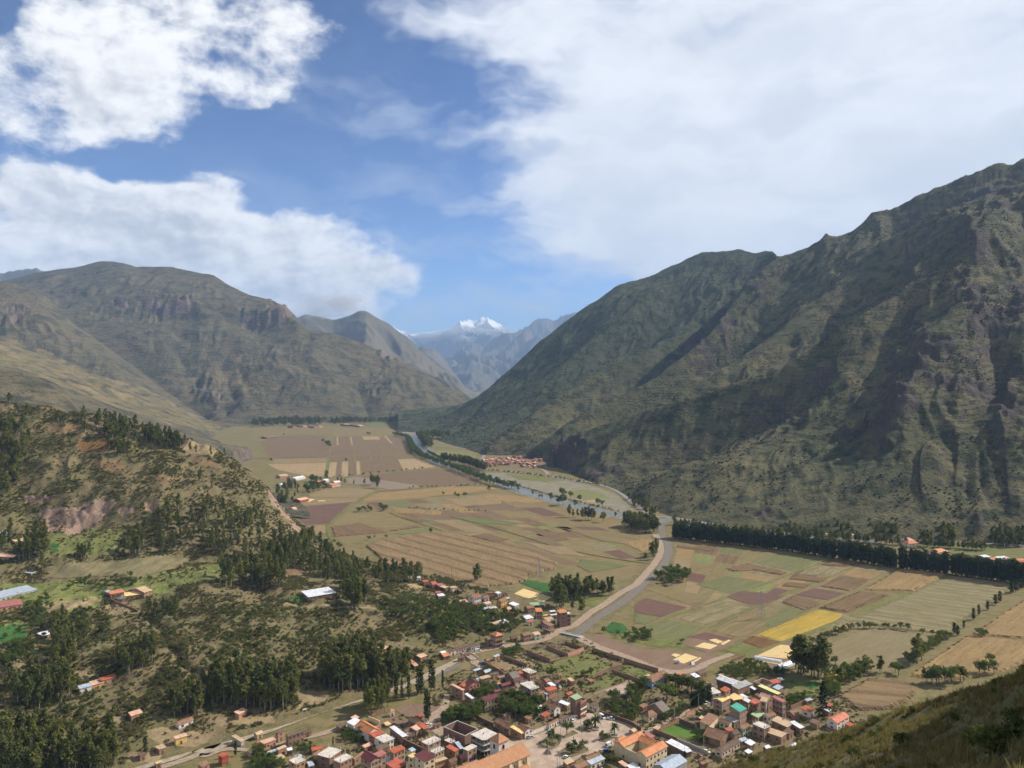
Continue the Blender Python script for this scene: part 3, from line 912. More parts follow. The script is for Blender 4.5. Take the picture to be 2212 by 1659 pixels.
# ---------------------------------------------------------------- fields, roads, river
def mat_crop(name,c1,c2,dark,row=5.0,rowamt=0.5,green=None, scale=1.0,mottle=0.5):
 """cultivated ground: local x runs across the rows"""
 m,T,b=material(name,0.95,0.1)
 tc=T.node('ShaderNodeTexCoord').outputs['Object']
 oi=T.node('ShaderNodeObjectInfo').outputs['Random']
 p=T.vmath('ADD',tc,T.vmath('SCALE',T.node('ShaderNodeObjectInfo').outputs['Location'],s=0.31))
 st=T.vmath('MULTIPLY',p,(1.0,0.12,1.0))
 n1=T.noise(p,0.03*scale,5,0.6)
 n4=T.noise(st,0.14*scale,4,0.7)
 n2=T.noise(st,0.45*scale,4,0.65)
 n3=T.noise(p,0.9*scale,3,0.7)
 c=T.mix(T.ramp(n1,0.3,0.7),c1,c2)
 c=T.mix(T.math('MULTIPLY',T.ramp(n2,0.46,0.66),mottle),c,dark)
 c=T.mix(T.math('MULTIPLY',T.ramp(n4,0.48,0.7),.45),c,dark)
 c=T.mix(T.math('MULTIPLY',T.ramp(n4,0.5,0.3),.35),c,tuple(min(.8,q*1.35) for q in c1))
 sx=T.node('ShaderNodeSeparateXYZ')
 T.put(sx.inputs[0],tc)
 w=T.math('SINE',T.math('ADD',T.math('MULTIPLY',sx.outputs[0],6.283/row),T.math('MULTIPLY',n1,2.0)))
 rowm=T.math('MULTIPLY',T.ramp(w,0.45,0.95),rowamt)
 c=T.mix(T.math('MULTIPLY',rowm,T.ramp(n3,0.25,0.6)),c,dark)
 if green is not None:
  c=T.mix(T.math('MULTIPLY',T.ramp(T.noise(p,0.05*scale,4,.6),0.5,0.68),0.7),c,green)
 c=T.mix(T.math('MULTIPLY',oi,0.22),c,dark)
 T.put(b.inputs['Base Color'],c)
 T.put(b.inputs['Normal'],T.bump(T.math('ADD',T.math('ADD',n2,n3),T.math('MULTIPLY',w,0.25*rowamt)),0.55,0.5))
 return m
FM={'olive':mat_crop('field_olive',(0.24,0.178,0.088),(0.205,0.165,0.075),(0.13,0.098,0.05),6,.35,(0.18,0.17,0.062)),'corn':mat_crop('field_corn',(0.255,0.18,0.092),(0.225,0.155,0.08),(0.125,0.082,0.045),24,.9),'corn2':mat_crop('field_corn_brown',(0.20,0.13,0.072),(0.17,0.115,0.06),(0.10,0.07,0.04),9,.5),'ochre':mat_crop('field_ochre',(0.30,0.20,0.09),(0.26,0.185,0.085),(0.16,0.105,0.05),4,.2),'stubble':mat_crop('field_stubble',(0.26,0.21,0.115),(0.215,0.185,0.092),(0.125,0.11,0.055),13,.6,None, 1.4,.8),'brown':mat_crop('field_brown',(0.17,0.118,0.07),(0.185,0.132,0.078),(0.125,0.088,0.055),7,.12,None, 1,.3),'plough':mat_crop('field_ploughed',(0.145,0.083,0.063),(0.165,0.1,0.075),(0.105,0.066,0.052),3,.3),'straw':mat_crop('field_straw',(0.36,0.265,0.145),(0.315,0.23,0.125),(0.24,0.17,0.09),6,.15,None, 1,.35),'tan':mat_crop('field_tan',(0.27,0.20,0.105),(0.24,0.175,0.092),(0.17,0.125,0.07),6,.15,None, 1,.35),'grey':mat_crop('field_grey',(0.23,0.18,0.13),(0.26,0.205,0.15),(0.18,0.14,0.10),6,.1,None, 1,.3),'green':mat_crop('field_green',(0.045,0.115,0.028),(0.06,0.135,0.035),(0.03,0.07,0.02),4,.2),'lawn':mat_crop('lawn',(0.085,0.165,0.03),(0.12,0.19,0.04),(0.07,0.11,0.03),6,.05,None, 2,.3),'meadow':mat_crop('meadow',(0.16,0.165,0.055),(0.22,0.19,0.072),(0.085,0.095,0.035),8,.1,(0.12,0.17,0.04),2.0,.8),'pale':mat_crop('pasture_pale',(0.215,0.205,0.085),(0.18,0.195,0.07),(0.13,0.13,0.055),8,.1),'pasture':mat_crop('pasture',(0.235,0.185,0.105),(0.215,0.18,0.09),(0.16,0.13,0.07),7,.1,None, 1.5,.5),'sage':mat_crop('field_sage',(0.15,0.155,0.066),(0.175,0.168,0.075),(0.105,0.105,0.046),5,.3),'yellow':mat_crop('field_yellow',(0.42,0.275,0.05),(0.36,0.26,0.055),(0.24,0.19,0.05),12,.25,None, 1.5,.4),'rust':mat_crop('field_rust',(0.17,0.09,0.035),(0.20,0.12,0.045),(0.10,0.055,0.03),4,.3),'soil':mat_crop('soil',(0.205,0.135,0.092),(0.235,0.16,0.11),(0.165,0.11,0.072),5,.1,None, 1.5,.4),'scrub':mat_crop('waste_ground',(0.245,0.175,0.105),(0.20,0.155,0.08),(0.105,0.095,0.042),9,.05,(0.105,0.125,0.042),2.2,.8),'gravel':mat_crop('gravel',(0.30,0.255,0.20),(0.235,0.205,0.15),(0.13,0.125,0.07),11,.1,(0.17,0.185,0.08),1.3,.8),}
def poly_px(c,poly):
 out=[]
 for q in poly:
  u,v=crop(c,*q) if c else q
  out.append(on_z(u,v,0.0)[:2])
 return out
FIELD_LEVEL=[0]
TRACKS=[]
def sheet(name,c,poly,mat,z=None, row=None, label=None, tall=0.0,world=None, drape=None, kind='structure',res=None):
 """a flat piece of ground with the outline poly (pixels of view c), rows along the edge number row"""
 W=world if world is not None else poly_px(c,poly)
 FIELD_LEVEL[0]+=1
 if z is None:
  z=0.05+0.004*(FIELD_LEVEL[0]%60)
 cx,cy=sum(p[0] for p in W)/len(W),sum(p[1] for p in W)/len(W)
 if row is None:
  row=0
 if isinstance(row,tuple):
  a,b=[on_z(*(crop(c,*q) if c else q),0.0) for q in row]
 else:
  a,b=W[row%len(W)],W[(row+1)%len(W)]
 ang=math.atan2(b[1]-a[1],b[0]-a[0])-math.pi/2
 ca,sa=math.cos(-ang),math.sin(-ang)
 loc=[((x-cx)*ca-(y-cy)*sa,(x-cx)*sa+(y-cy)*ca) for x,y in W]
 area=sum(loc[i][0]*loc[(i+1)%len(loc)][1]-loc[(i+1)%len(loc)][0]*loc[i][1] for i in range(len(loc)))
 if area<0:
  loc=loc[::-1]
 mb=MB()
 mb.face([(x,y,0) for x,y in loc])
 if tall>0:
  d=max(cy,200)
  r=res or max(1.5,d/480.0)
  xs=np.arange(min(p[0] for p in loc),max(p[0] for p in loc)+r,r)
  ys=np.arange(min(p[1] for p in loc),max(p[1] for p in loc)+r,r)
  GX,GY=np.meshgrid(xs,ys)
  jx=GX+fbm(GX/3+cx,GY/3+cy,2,700)*r*.4
  GY=GY+fbm(GX/9-cx,GY/9,3,703)*r*1.6
  ins=inside(loc,jx,GY)
  edge=ins.copy()
  edge[1:-1,1:-1]=ins[1:-1,1:-1]&ins[:-2,1:-1]&ins[2:,1:-1]&ins[1:-1,:-2]&ins[1:-1,2:]
  edge[0]=edge[-1]=False
  edge[:,0]=edge[:,-1]=False
  h=np.where(edge,tall*(0.85+0.16*fbm(GX/1.6+cx,GY/4+cy,2,701)+0.12*fbm(GX/20,GY/20,2,702)),-0.02)
  h=np.where(edge,np.maximum(h,tall*.4),h)
  idx=np.arange(GX.size).reshape(GX.shape)
  keep=edge[:-1,:-1]|edge[1:,:-1]|edge[:-1,1:]|edge[1:,1:]
  q=np.stack([idx[:-1,:-1],idx[:-1,1:],idx[1:,1:],idx[1:,:-1]],-1)[keep]
  base=len(mb.v)
  used=np.unique(q)
  rm={int(k):base+n for n,k in enumerate(used)}
  fx,fy,fz=jx.ravel(),GY.ravel(),h.ravel()
  mb.v+=[(fx[k],fy[k],fz[k]) for k in used]
  for f in q:
   mb.f.append(tuple(rm[int(k)] for k in f))
   mb.m.append(0)
 o=mb.build(name,mat)
 o.location=(cx,cy,z)
 o.rotation_euler=(0,0,ang)
 if drape is not None:
  o.location[2]=drape
 tag(o,label,kind=kind)
 return o
def fld(c,kind,poly,row=0,tall=0.0,label=None, name='field',z=None):
 return sheet(name,c,poly,FM[kind],row=row,tall=tall,label=label,z=z)
for kind,poly in [ ('olive',[(0,300),(450,295),(700,300),(660,350),(250,352),(0,360)]),('olive',[(700,300),(1180,300),(1230,320),(1210,366),(700,366),(680,350)]),('sage',[(880,250),(1180,245),(1320,262),(1300,290),(1000,290)]),('brown',[(60,420),(240,366),(640,366),(600,400),(660,470),(650,553),(580,550),(120,560)]),('brown',[(690,375),(835,373),(875,530),(660,545),(680,460)]),('brown',[(846,373),(938,371),(1012,530),(882,535)]),('brown',[(960,405),(1060,402),(1143,530),(1025,532)]),('brown',[(1070,404),(1133,377),(1210,440),(1288,525),(1155,530)]),('brown',[(1152,368),(1215,370),(1330,400),(1360,520),(1300,525),(1216,438)]),('brown',[(655,550),(870,540),(870,588),(655,595)]),('brown',[(887,540),(1013,538),(1018,580),(892,585)]),('brown',[(1027,538),(1103,536),(1113,575),(1032,580)]),('brown',[(1117,536),(1218,534),(1228,570),(1122,575)]),('brown',[(1232,534),(1350,527),(1370,560),(1242,568)]),('straw',[(942,373),(1085,373),(1100,400),(960,402)]),('straw',[(720,375),(733,375),(736,450),(721,450)]),('straw',[(834,375),(848,375),(862,445),(846,445)]),('straw',[(1132,370),(1152,370),(1212,435),(1192,435)]),('straw',[(655,600),(722,597),(708,725),(632,728)]),('brown',[(726,597),(764,594),(758,724),(712,725)]),('straw',[(768,593),(822,592),(818,720),(761,722)]),('brown',[(826,592),(850,590),(850,718),(822,720)]),('brown',[(855,590),(888,588),(892,710),(855,716)]),('straw',[(892,588),(918,588),(928,700),(896,706)]),('brown',[(936,588),(1215,576),(1260,670),(945,690)]),('brown',[(1222,576),(1250,574),(1298,668),(1268,670)]),('straw',[(1256,574),(1440,566),(1588,640),(1302,668)]),('tan',[(180,570),(648,560),(640,600),(160,612)]),('straw',[(120,616),(640,603),(630,715),(480,718),(330,690),(200,660)]),('brown',[(900,720),(1590,650),(1720,667),(1860,702),(1995,770),(1830,800),(1560,810),(1250,767)]),('grey',[(812,737),(900,727),(1250,772),(1495,812),(1180,835),(1090,817),(820,782)]),('tan',[(480,880),(600,832),(980,824),(1068,850),(960,900),(500,908)]),('tan',[(345,970),(470,913),(905,906),(898,940),(860,944),(420,978)]),('plough',[(332,1035),(400,987),(850,947),(778,1040),(640,1133),(417,1146),(372,1080)]),('tan',[(425,1157),(630,1142),(640,1200),(620,1215),(470,1230)]),]:
 fld('F',kind,poly,1,0.0,{'olive':'far olive stubble field near the foot of the cliffs'}.get(kind))
fld('F','olive',[(905,950),(1080,862),(1720,803),(2080,812),(2212,860),(2600,990),(3300,1080),(3465,1260),(3400,1480),(3290,1600),(2900,1620),(2650,1480),(2300,1300),(1750,1200),(1180,1258),(780,1300),(640,1190),(650,1135),(800,1040)],1,0.0,'wide olive brown field between the river and the dry maize',z=.012)
for kind,poly,tall in [ ('ochre',[(930,935),(1080,865),(1720,805),(2080,815),(2120,830),(1700,885),(1200,925)],.5),('olive',[(660,1130),(800,1045),(1180,1043),(1405,1143),(1160,1180),(680,1150)],.4),('corn2',[(662,1162),(930,1127),(1185,1210),(880,1235),(690,1250)],1.0),('corn2',[(1165,1190),(1440,1147),(1500,1160),(1200,1200)],1.0),('sage',[(1210,1212),(1530,1167),(1635,1195),(1260,1233)],.4),('corn2',[(1245,1076),(1330,1067),(1545,1110),(1420,1128)],1.0),('tan',[(1660,920),(2000,880),(2180,905),(2150,960),(1800,985)],.4),('ochre',[(1200,990),(1640,1022),(1620,1060),(1240,1040)],.4),]:
 fld('F',kind,poly,1,tall)
for kind,poly,tall in [ ('corn2',[(545,1242),(690,1217),(900,1275),(775,1300)],1.0),('sage',[(380,1070),(700,1090),(1000,1130),(900,1150),(600,1120)],.3),('pale',[(1120,1160),(1250,1145),(1320,1165),(1180,1185)],.3),('ochre',[(700,870),(1040,900),(1200,930),(1280,960),(900,950),(640,910)],.5),('tan',[(1250,960),(1420,990),(1780,1060),(1850,1100),(1500,1060)],.4),('olive',[(1380,1180),(1820,1200),(2100,1260),(2080,1330),(1700,1290)],.6),('ochre',[(1850,1290),(2140,1270),(2160,1330),(2050,1380)],.8),('sage',[(1520,1440),(1800,1470),(1950,1500),(1600,1560),(1480,1500)],.4),('tan',[(1000,1290),(1400,1340),(1560,1420),(1300,1400)],.5),]:
 fld('G',kind,poly,1,tall)
maize_row=((0,1330),(960,1600))
fld('G','corn',[(-360,1330),(-160,1270),(250,1203),(540,1240),(775,1302),(900,1280),(1000,1342),(1328,1480),(1298,1530),(1062,1590),(1048,1640),(930,1662),(640,1700),(100,1680),(-100,1560)],maize_row,2.0,'dry standing maize in diagonal strips above the hillside village')
for poly in ([(-360,1340),(-330,1332),(20,1440),(330,1545),(640,1650),(620,1660),(300,1562),(0,1455)],[(0,1320),(20,1312),(330,1410),(660,1520),(960,1622),(945,1632),(640,1535),(300,1425)],[(40,1256),(60,1250),(400,1360),(760,1470),(1060,1582),(1050,1592),(740,1485),(380,1372)],[(420,1250),(440,1245),(760,1340),(1130,1460),(1290,1528),(1280,1536),(1110,1472),(740,1352)]):
 sheet('furrow','G',poly,FM['corn2'],label='dark furrow strip through the dry maize')
fld('H','olive',[(205,312),(840,382),(1150,432),(1500,488),(1040,720),(600,890),(480,950),(330,900),(0,890),(0,810),(180,762),(30,650),(170,490),(210,400)],3,0.0,'patchwork of olive stubble plots right of the canal road',z=.012)
patch_rng=random.Random(17)
def patchwork(c,quad,nu,nv,kinds,skip=.12):
 """irregular plots filling a quad of view c, laid out on the ground"""
 a,b,c_,d=[np.array(on_z(*crop(c,*q),0)[:2]) for q in quad]
 f=lambda s,t:(a*(1-s)+b*s)*(1-t)+(d*(1-s)+c_*s)*t
 ss=[k/nu+(patch_rng.uniform(-.25,.25)/nu if 0<k<nu else 0) for k in range(nu+1)]
 for i in range(nu):
  tt=[k/nv+(patch_rng.uniform(-.3,.3)/nv if 0<k<nv else 0) for k in range(nv+1)]
  for j in range(nv):
   if patch_rng.random()<skip:
    continue
   e,g=.03/nu,.03/nv
   W=[tuple(f(s,t)) for s,t in ((ss[i]+e,tt[j]+g),(ss[i+1]-e,tt[j]+g),(ss[i+1]-e,tt[j+1]-g),(ss[i]+e,tt[j+1]-g))]
   sheet('field',None, None, FM[patch_rng.choice(kinds)],z=.028+.004*((i+j)%3),row=patch_rng.choice([0,1]),world=W,label='small plot in the patchwork of stubble and fallow')
KN=['olive','olive','sage','tan','stubble','corn2','corn2','brown','ochre','plough','olive','pale']
patchwork('H',[(225,335),(1470,490),(640,870),(215,690)],9,6,KN)
patchwork('F',[(960,950),(2150,870),(3380,1290),(1700,1195)],8,5,KN)
patchwork('G',[(420,1230),(1500,1130),(2100,1420),(1400,1500)],6,4,KN)
for kind,poly,tall,row in [ ('ochre',[(1500,492),(1785,517),(1590,620),(1290,615)],1.4,3),('corn2',[(1270,622),(1450,642),(1200,742),(1045,715)],1.4,3),('stubble',[(1792,532),(2230,582),(2120,605),(2080,640),(1805,810),(1780,858),(1600,848),(1212,790)],0.5,6),('tan',[(1180,797),(1250,812),(1060,900),(1000,910),(985,880)],.4,0),('pasture',[(1062,940),(1320,832),(1560,852),(1700,882),(1560,1010),(1430,1090),(1200,1060),(1112,1030)],0,0),('corn',[(1152,1215),(1330,1112),(1540,1132),(1600,1180),(1560,1240),(1460,1290),(1262,1300)],1.3,1),('ochre',[(1550,1100),(1880,872),(2250,905),(2250,1010),(2100,1080),(1880,1120),(1700,1120)],1.3,0),('ochre',[(1905,868),(2250,640),(2250,892)],1.3,0),('plough',[(0,690),(60,657),(300,710),(150,763),(0,740)],0,1),('plough',[(520,650),(600,617),(720,627),(845,650),(720,690),(640,690)],0,1),('plough',[(905,640),(1020,602),(1195,630),(1090,668)],0,1),('plough',[(300,880),(400,852),(570,890),(440,905)],0,1),('sage',[(0,742),(140,768),(60,808),(0,800)],.3,0),('sage',[(10,850),(190,782),(385,820),(280,898),(10,888)],.4,0),('corn2',[(830,682),(900,642),(1048,680),(1040,700),(960,733)],1.0,1),('corn2',[(870,550),(920,522),(1100,547),(1050,570)],1.0,1),('corn2',[(1050,470),(1130,432),(1300,460),(1200,480)],1.0,1),('corn2',[(860,570),(1000,580),(960,602),(830,590)],1.0,0),('stubble',[(930,520),(1010,478),(1210,505),(1130,535)],.3,0),('stubble',[(1260,500),(1420,470),(1500,488),(1420,520)],.3,0),('corn2',[(240,355),(470,380),(430,395),(230,370)],1.0,0),('sage',[(660,450),(820,400),(1060,440),(900,510)],.3,0),('corn2',[(510,490),(640,460),(870,510),(830,530),(680,500),(560,510)],1.0,0),('sage',[(340,580),(520,530),(760,570),(560,640)],.3,0),('corn2',[(1140,560),(1200,540),(1330,560),(1230,620),(1040,590)],1.0,0),('stubble',[(230,770),(480,680),(660,710),(420,815)],.3,0),('olive',[(430,840),(720,700),(860,730),(640,870),(580,885)],.4,0),('sage',[(700,760),(900,700),(1000,725),(760,830)],.4,0),('olive',[(60,610),(180,600),(430,650),(310,700)],.4,0),('yellow',[(680,870),(1040,722),(1195,750),(1160,780),(830,905)],0.6,0),('straw',[(680,871),(720,856),(852,895),(830,905)],.2,0),('rust',[(600,905),(670,872),(828,906),(790,920),(720,945)],.5,0),('meadow',[(480,950),(600,910),(720,947),(650,985),(560,975)],.4,0),('meadow',[(800,1120),(1000,1090),(1090,1160),(1030,1230),(900,1190)],.4,0),('green',[(800,1130),(880,1115),(960,1150),(900,1165)],.4,0),('green',[(930,1150),(1040,1120),(1080,1160),(1000,1190)],.5,0),('lawn',[(910,1180),(1000,1178),(1030,1210),(960,1235)],.2,0),('yellow',[(1090,1070),(1150,1065),(1225,1085),(1200,1110),(1150,1145),(1095,1110)],.9,0),('stubble',[(1180,742),(1290,790),(1200,830),(1030,905)],.3,0),]:
 fld('H',kind,poly,row,tall,{'yellow':'bright yellow ripe grain plot','pasture':'cropped grey tan pasture with grazing cattle'}.get(kind))
for i,poly in enumerate([[(0,875),(190,762),(700,585),(1105,432),(1120,436),(710,592),(200,772),(10,882)],[(395,835),(640,720),(900,605),(1235,480),(1250,484),(910,612),(650,728),(405,843)],[(640,978),(700,955),(1200,762),(1785,522),(1800,527),(1210,775),(720,965),(650,990)]]):
 sheet('field_path','H',poly,FM['meadow'],label='narrow grassy track between the field plots')
fld('A','green',[(1502,400),(1570,327),(1670,347),(1712,400),(1680,435),(1560,430)],0,.5,'small deep green crop plot beside the bridge')
fld('A','meadow',[(1560,470),(1720,400),(2000,330),(2212,330),(2212,560),(1900,540),(1700,490)],0,.4)
fld('A','green',[(760,-10),(820,-40),(1040,0),(1040,78),(960,70)],0,.5)
fld('A','meadow',[(1160,90),(1300,70),(1560,110),(1420,205),(1180,165)],0,.4)
fld('G','pale',[(240,440),(350,402),(540,387),(522,420),(600,470),(450,455)],0,.4,'light green meadow at the foot of the terraced mountain')
fld('G','pale',[(200,492),(590,517),(620,560),(590,585),(400,580),(300,540)],0,.4,'pale green field in the bend of the river')
sheet('gravel_bank','G',[(690,690),(850,690),(1380,742),(1700,830),(1840,890),(1990,1020),(1900,1042),(1560,955),(1300,885),(900,775),(740,720)],FM['gravel'],label='stony river flat with gravel heaps and thin grass')
fld('G','meadow',[(860,700),(1160,715),(1380,760),(1200,770),(980,750)],0,.3)
fld('G','pale',[(1380,850),(1560,835),(1700,870),(1780,910),(1560,930),(1420,890)],0,.3)
fld('G','straw',[(1500,905),(1620,915),(1740,940),(1600,950)],0,0)
fld('H','meadow',[(1480,330),(1900,360),(2250,380),(2250,470),(1980,430),(1660,380)],0,.3)
fld('H','straw',[(1770,380),(1960,372),(2150,400),(2120,440),(1900,425)],0,0)
fld('H','lawn',[(1820,350),(2100,368),(2080,385),(1850,368)],0,0)
for c,line,w_ in (('G',[(380,1070),(700,1150),(1000,1240),(1350,1345),(1700,1420),(2130,1485)],3),('F',[(655,1135),(740,1060),(860,945)],5),('F',[(640,1140),(650,1210),(690,1290)],5),('F',[(905,945),(980,890),(1080,855),(1500,825),(1980,795)],4),('F',[(1180,1035),(1320,1090),(1640,1195)],3),('G',[(0,905),(300,890),(640,872)],3),('G',[(600,1075),(900,1120),(1250,1160),(1700,1230)],2.5),('F',[(655,560),(640,640),(630,730)],8),('F',[(0,568),(300,560),(655,556)],5)):
 P=[(*on_z(*crop(c,*q),0),w_) for q in line]
 TRACKS.append(P)
sheet('waste_ground','A',[(-1500,1700),(-700,1330),(0,1010),(100,800),(430,700),(780,520),(1060,470),(1340,470),(1500,560),(1900,760),(2212,840),(2600,900),(3700,900),(4000,1250),(3300,1800),(600,1900)],FM['scrub'],z=0.03,label='rough ground of soil, dry grass and weeds under the town')
fld('A','soil',[(1340,470),(1450,430),(1600,500),(1800,562),(2212,592),(2460,600),(2500,650),(2370,700),(2220,800),(2050,772),(1900,702),(1600,602),(1400,562),(1330,520)],0,0,'bare dirt lot beside the bridge','dirt_lot')
fld('l','soil',[(1150,400),(1400,260),(1900,300),(2212,330),(2212,560),(1900,720),(2212,800),(2212,900),(1700,880),(1700,700),(1250,480)],0,0,'bare dirt yard by the town edge','dirt_lot') if False else None
CROPS.update({'a':(1700,2300,5.53),'b':(2000,2300,5.53),'c':(1750,2550,5.53),'d':(2050,2550,5.53),'e':(1700,2724,5.53),'f':(2050,2724,5.53),'g':(2350,2724,5.53),'h':(2400,2550,5.53),'i':(2650,2550,5.53),'j':(2950,2550,5.53),'k':(2650,2724,5.53),'l':(1350,2724,5.53),'m':(1000,2724,5.53),'n':(1600,2180,3.1725),'o':(0,2150,2.115),'p':(1880,1700,3.1725)})
fld('l','soil',[(1150,400),(1400,260),(1900,300),(2212,330),(2212,560),(1900,720),(2212,800),(2212,900),(1700,880),(1700,700),(1250,480)],0,0,'bare dirt yard by the orange roofed kiosk','dirt_lot')
fld('l','soil',[(700,680),(1200,520),(1430,640),(1340,760),(1000,790)],0,0,'swept dirt yard inside the warehouse compound','dirt_lot')
fld('i','soil',[(760,860),(850,720),(1000,690),(1340,810),(1280,900),(1000,880)],0,0,'dirt yard with a tractor beside the long shed','dirt_lot')
fld('B','soil',[(1010,640),(1270,520),(1450,480),(1560,560),(1400,700),(1240,760),(1160,740),(1060,660)],0,0,'bare dirt under the maize drying rows','dirt_lot')
fld('B','soil',[(350,510),(600,420),(880,480),(800,560),(640,600)],0,0,'bare dirt beside the small maize drying patches','dirt_lot')
fld('k','lawn',[(-470,870),(-180,720),(150,700),(620,900),(560,1060),(260,1010),(-120,1000)],2,0,'green football lawn inside brick walls','lawn')
fld('h','lawn',[(1450,1200),(1560,1150),(1680,1210),(1560,1270)],0,0,'small garden lawn below the big tree','lawn')
fld('h','lawn',[(80,1370),(300,1270),(420,1260),(520,1200),(480,1330),(260,1400)],0,0,'garden lawn between shrubs by the thatched house','lawn')
fld('m','lawn',[(-100,1659),(-50,1500),(100,1440),(200,1560),(200,1760),(-100,1760)],0,.2,'bright grass beside the brick red kiosk','lawn')
for poly in ([(1090,130),(1300,90),(1650,300),(1470,430),(1300,340)],[(820,330),(1000,250),(1500,350),(1240,560),(1100,420)],[(2080,110),(2400,40),(2600,230),(2300,320)]):
 pass
for c,poly,kind in [('b',[(960,1390),(1230,1330),(1410,1400),(1290,1500)],'scrub'),('b',[(500,1480),(830,1370),(1230,1540),(920,1659)],'scrub'),('c',[(1380,250),(1560,180),(2150,420),(1700,420)],'tan'),('c',[(1000,350),(1240,280),(1620,430),(1240,540)],'tan'),('d',[(430,430),(1020,200),(1500,130),(2000,430),(1550,640),(1200,700),(850,640),(550,520)],'meadow'),('d',[(1200,800),(1560,690),(1950,530),(2300,640),(1820,930),(1450,900)],'meadow'),('h',[(130,470),(470,380),(960,540),(700,680),(500,640)],'meadow')]:
 fld(c,kind,poly,0,0.25,{'meadow':'weedy green plot inside adobe walls','tan':'dry grass plot inside adobe walls','scrub':'weedy plot between adobe walls near the bridge'}[kind],'walled_plot')
# ---- strips: roads, canal, river
def strip_px(c,line,width,mat,name,label,z=0.3,edge=None, kind='structure',subdiv=6,drape=False):
 """a ribbon along a line of pixels (view c, or D-pixels when c is None); width in metres, may vary"""
 P=[]
 for q in line:
  cc=q[3] if len(q)>3 else c
  u,v=crop(cc,q[0],q[1]) if cc else (q[0],q[1])
  p=pick(u,v) if drape else on_z(u,v,0.0)
  P.append((p[0],p[1],p[2],q[2] if len(q)>2 else width))
 return strip_w(P,mat,name,label,z,kind,subdiv,drape)
def smooth_line(P,subdiv):
 P=[np.array(p,float) for p in P]
 out=[]
 for i in range(len(P)-1):
  p0,p1,p2,p3=P[max(i-1,0)],P[i],P[i+1],P[min(i+2,len(P)-1)]
  for k in range(subdiv):
   t=k/subdiv
   out.append(0.5*((2*p1)+(-p0+p2)*t+(2*p0-5*p1+4*p2-p3)*t*t+(-p0+3*p1-3*p2+p3)*t**3))
 out.append(P[-1])
 return out
def strip_w(P,mat,name,label,z=0.3,kind='structure',subdiv=6,drape=False):
 S=smooth_line(P,subdiv)
 v,f=[],[]
 n=4
 for i,p in enumerate(S):
  a,b=S[max(i-1,0)],S[min(i+1,len(S)-1)]
  t=(b-a)[:2]
  t/=np.linalg.norm(t)+1e-9
  nx,ny=-t[1],t[0]
  for k in range(n+1):
   w=(k/n-0.5)*p[3]*(1+0.06*math.sin(i*1.7+k))
   x,y=p[0]+nx*w,p[1]+ny*w
   zz=(ground_z(x,y) if drape else 0.0)+z
   v.append((x,y,zz))
 for i in range(len(S)-1):
  for k in range(n):
   a=i*(n+1)+k
   f.append((a,a+1,a+n+2,a+n+1))
 me=bpy.data.meshes.new(name)
 me.from_pydata(v,[],f)
 me.materials.append(mat)
 if len(f) and me.polygons[0].normal.z<0:
  me.flip_normals()
 o=link(bpy.data.objects.new(name,me))
 return tag(o,label,kind=kind)
M_DIRT=simple('dirt_road',(0.30,0.215,0.15),0.95,0.16,0.5,tint=(0.33,0.255,0.18))
M_TRACK=simple('gravel_track',(0.33,0.27,0.19),0.95,0.22,0.25)
M_ASPH=simple('asphalt',(0.235,0.215,0.19),0.85,0.12,0.3)
M_CANAL=simple('canal_bed',(0.17,0.148,0.12),0.95,0.22,0.6)
M_PAVE=simple('plaza_paving',(0.37,0.275,0.20),0.9,0.16,0.12,tint=(0.40,0.31,0.235))
M_CONC=simple('concrete',(0.42,0.39,0.34),0.9,0.18,0.6)
m,T,b=material('river_water',0.3,0.35)
p=T.pos()
T.put(b.inputs['Base Color'],T.mix(T.ramp(T.noise(p,0.02,4),.3,.7),(0.15,0.155,0.14),(0.19,0.19,0.17)))
T.put(b.inputs['Normal'],T.bump(T.noise(T.vmath('MULTIPLY',p,(1,.4,1)),0.5,4,.6),0.25,0.4))
M_WATER=m
river=[(1350,290,30,'F'),(1350,330,60,'F'),(1375,370,52,'F'),(1420,430,48,'F'),(1470,490,42,'F'),(1560,560,38,'F'),(1650,615,34,'F'),(420,640,32,'G'),(620,700,30,'G'),(790,757,32,'G'),(920,812,32,'G'),(1060,862,34,'G'),(1200,905,34,'G'),(1330,940,32,'G'),(1470,972,30,'G'),(1640,1018,30,'G'),(1800,1055,30,'G'),(1960,1085,30,'G'),(2150,1115,22,'G'),(250,208,14,'H'),(500,262,14,'H'),(900,300,14,'H'),(1400,340,14,'H')]
strip_px('G',river,30,M_WATER,'river','grey river winding down the valley past the fields',0.5)
strip_px('G',[(r[0],r[1],r[2]*1.45,r[3]) for r in river],30,FM['gravel'],'river_bank','stony margin of the river',0.42)
strip_px('F',[(1340,262,12),(1380,275,40),(1420,262,50),(1500,255,30)],30,M_WATER,'river','distant bend of the river before the gorge',0.45)
for q in ([(1310,345),(1400,338),(1420,352),(1330,352)],[(1340,292),(1380,288),(1372,300),(1345,300)]):
 sheet('gravel_bar','F',q,FM['straw'],z=0.8,label='pale gravel bar in the far river bend')
strip_px('G',[(150,450,9),(400,465,9),(600,492,9),(680,512,9),(675,545,9),(650,580,9),(610,620,9),(640,650,9),(760,668,9),(1000,690,9),(1250,722,9),(1450,755,9),(1650,785,9),(1800,832,9),(1900,893,9),(1960,945,9),(2080,1032,9),(2160,1080,9),(160,195,9,'H'),(330,218,9,'H'),(520,255,9,'H'),(900,288,9,'H'),(1500,320,9,'H'),(2212,360,9,'H')],9,M_ASPH,'road','paved valley road along the mountain foot',0.6)
strip_px('G',[(1110,648,7),(1180,660,7),(1220,685,8),(1232,705,9)],7,M_DIRT,'road','dirt side road down from the far village',0.62)
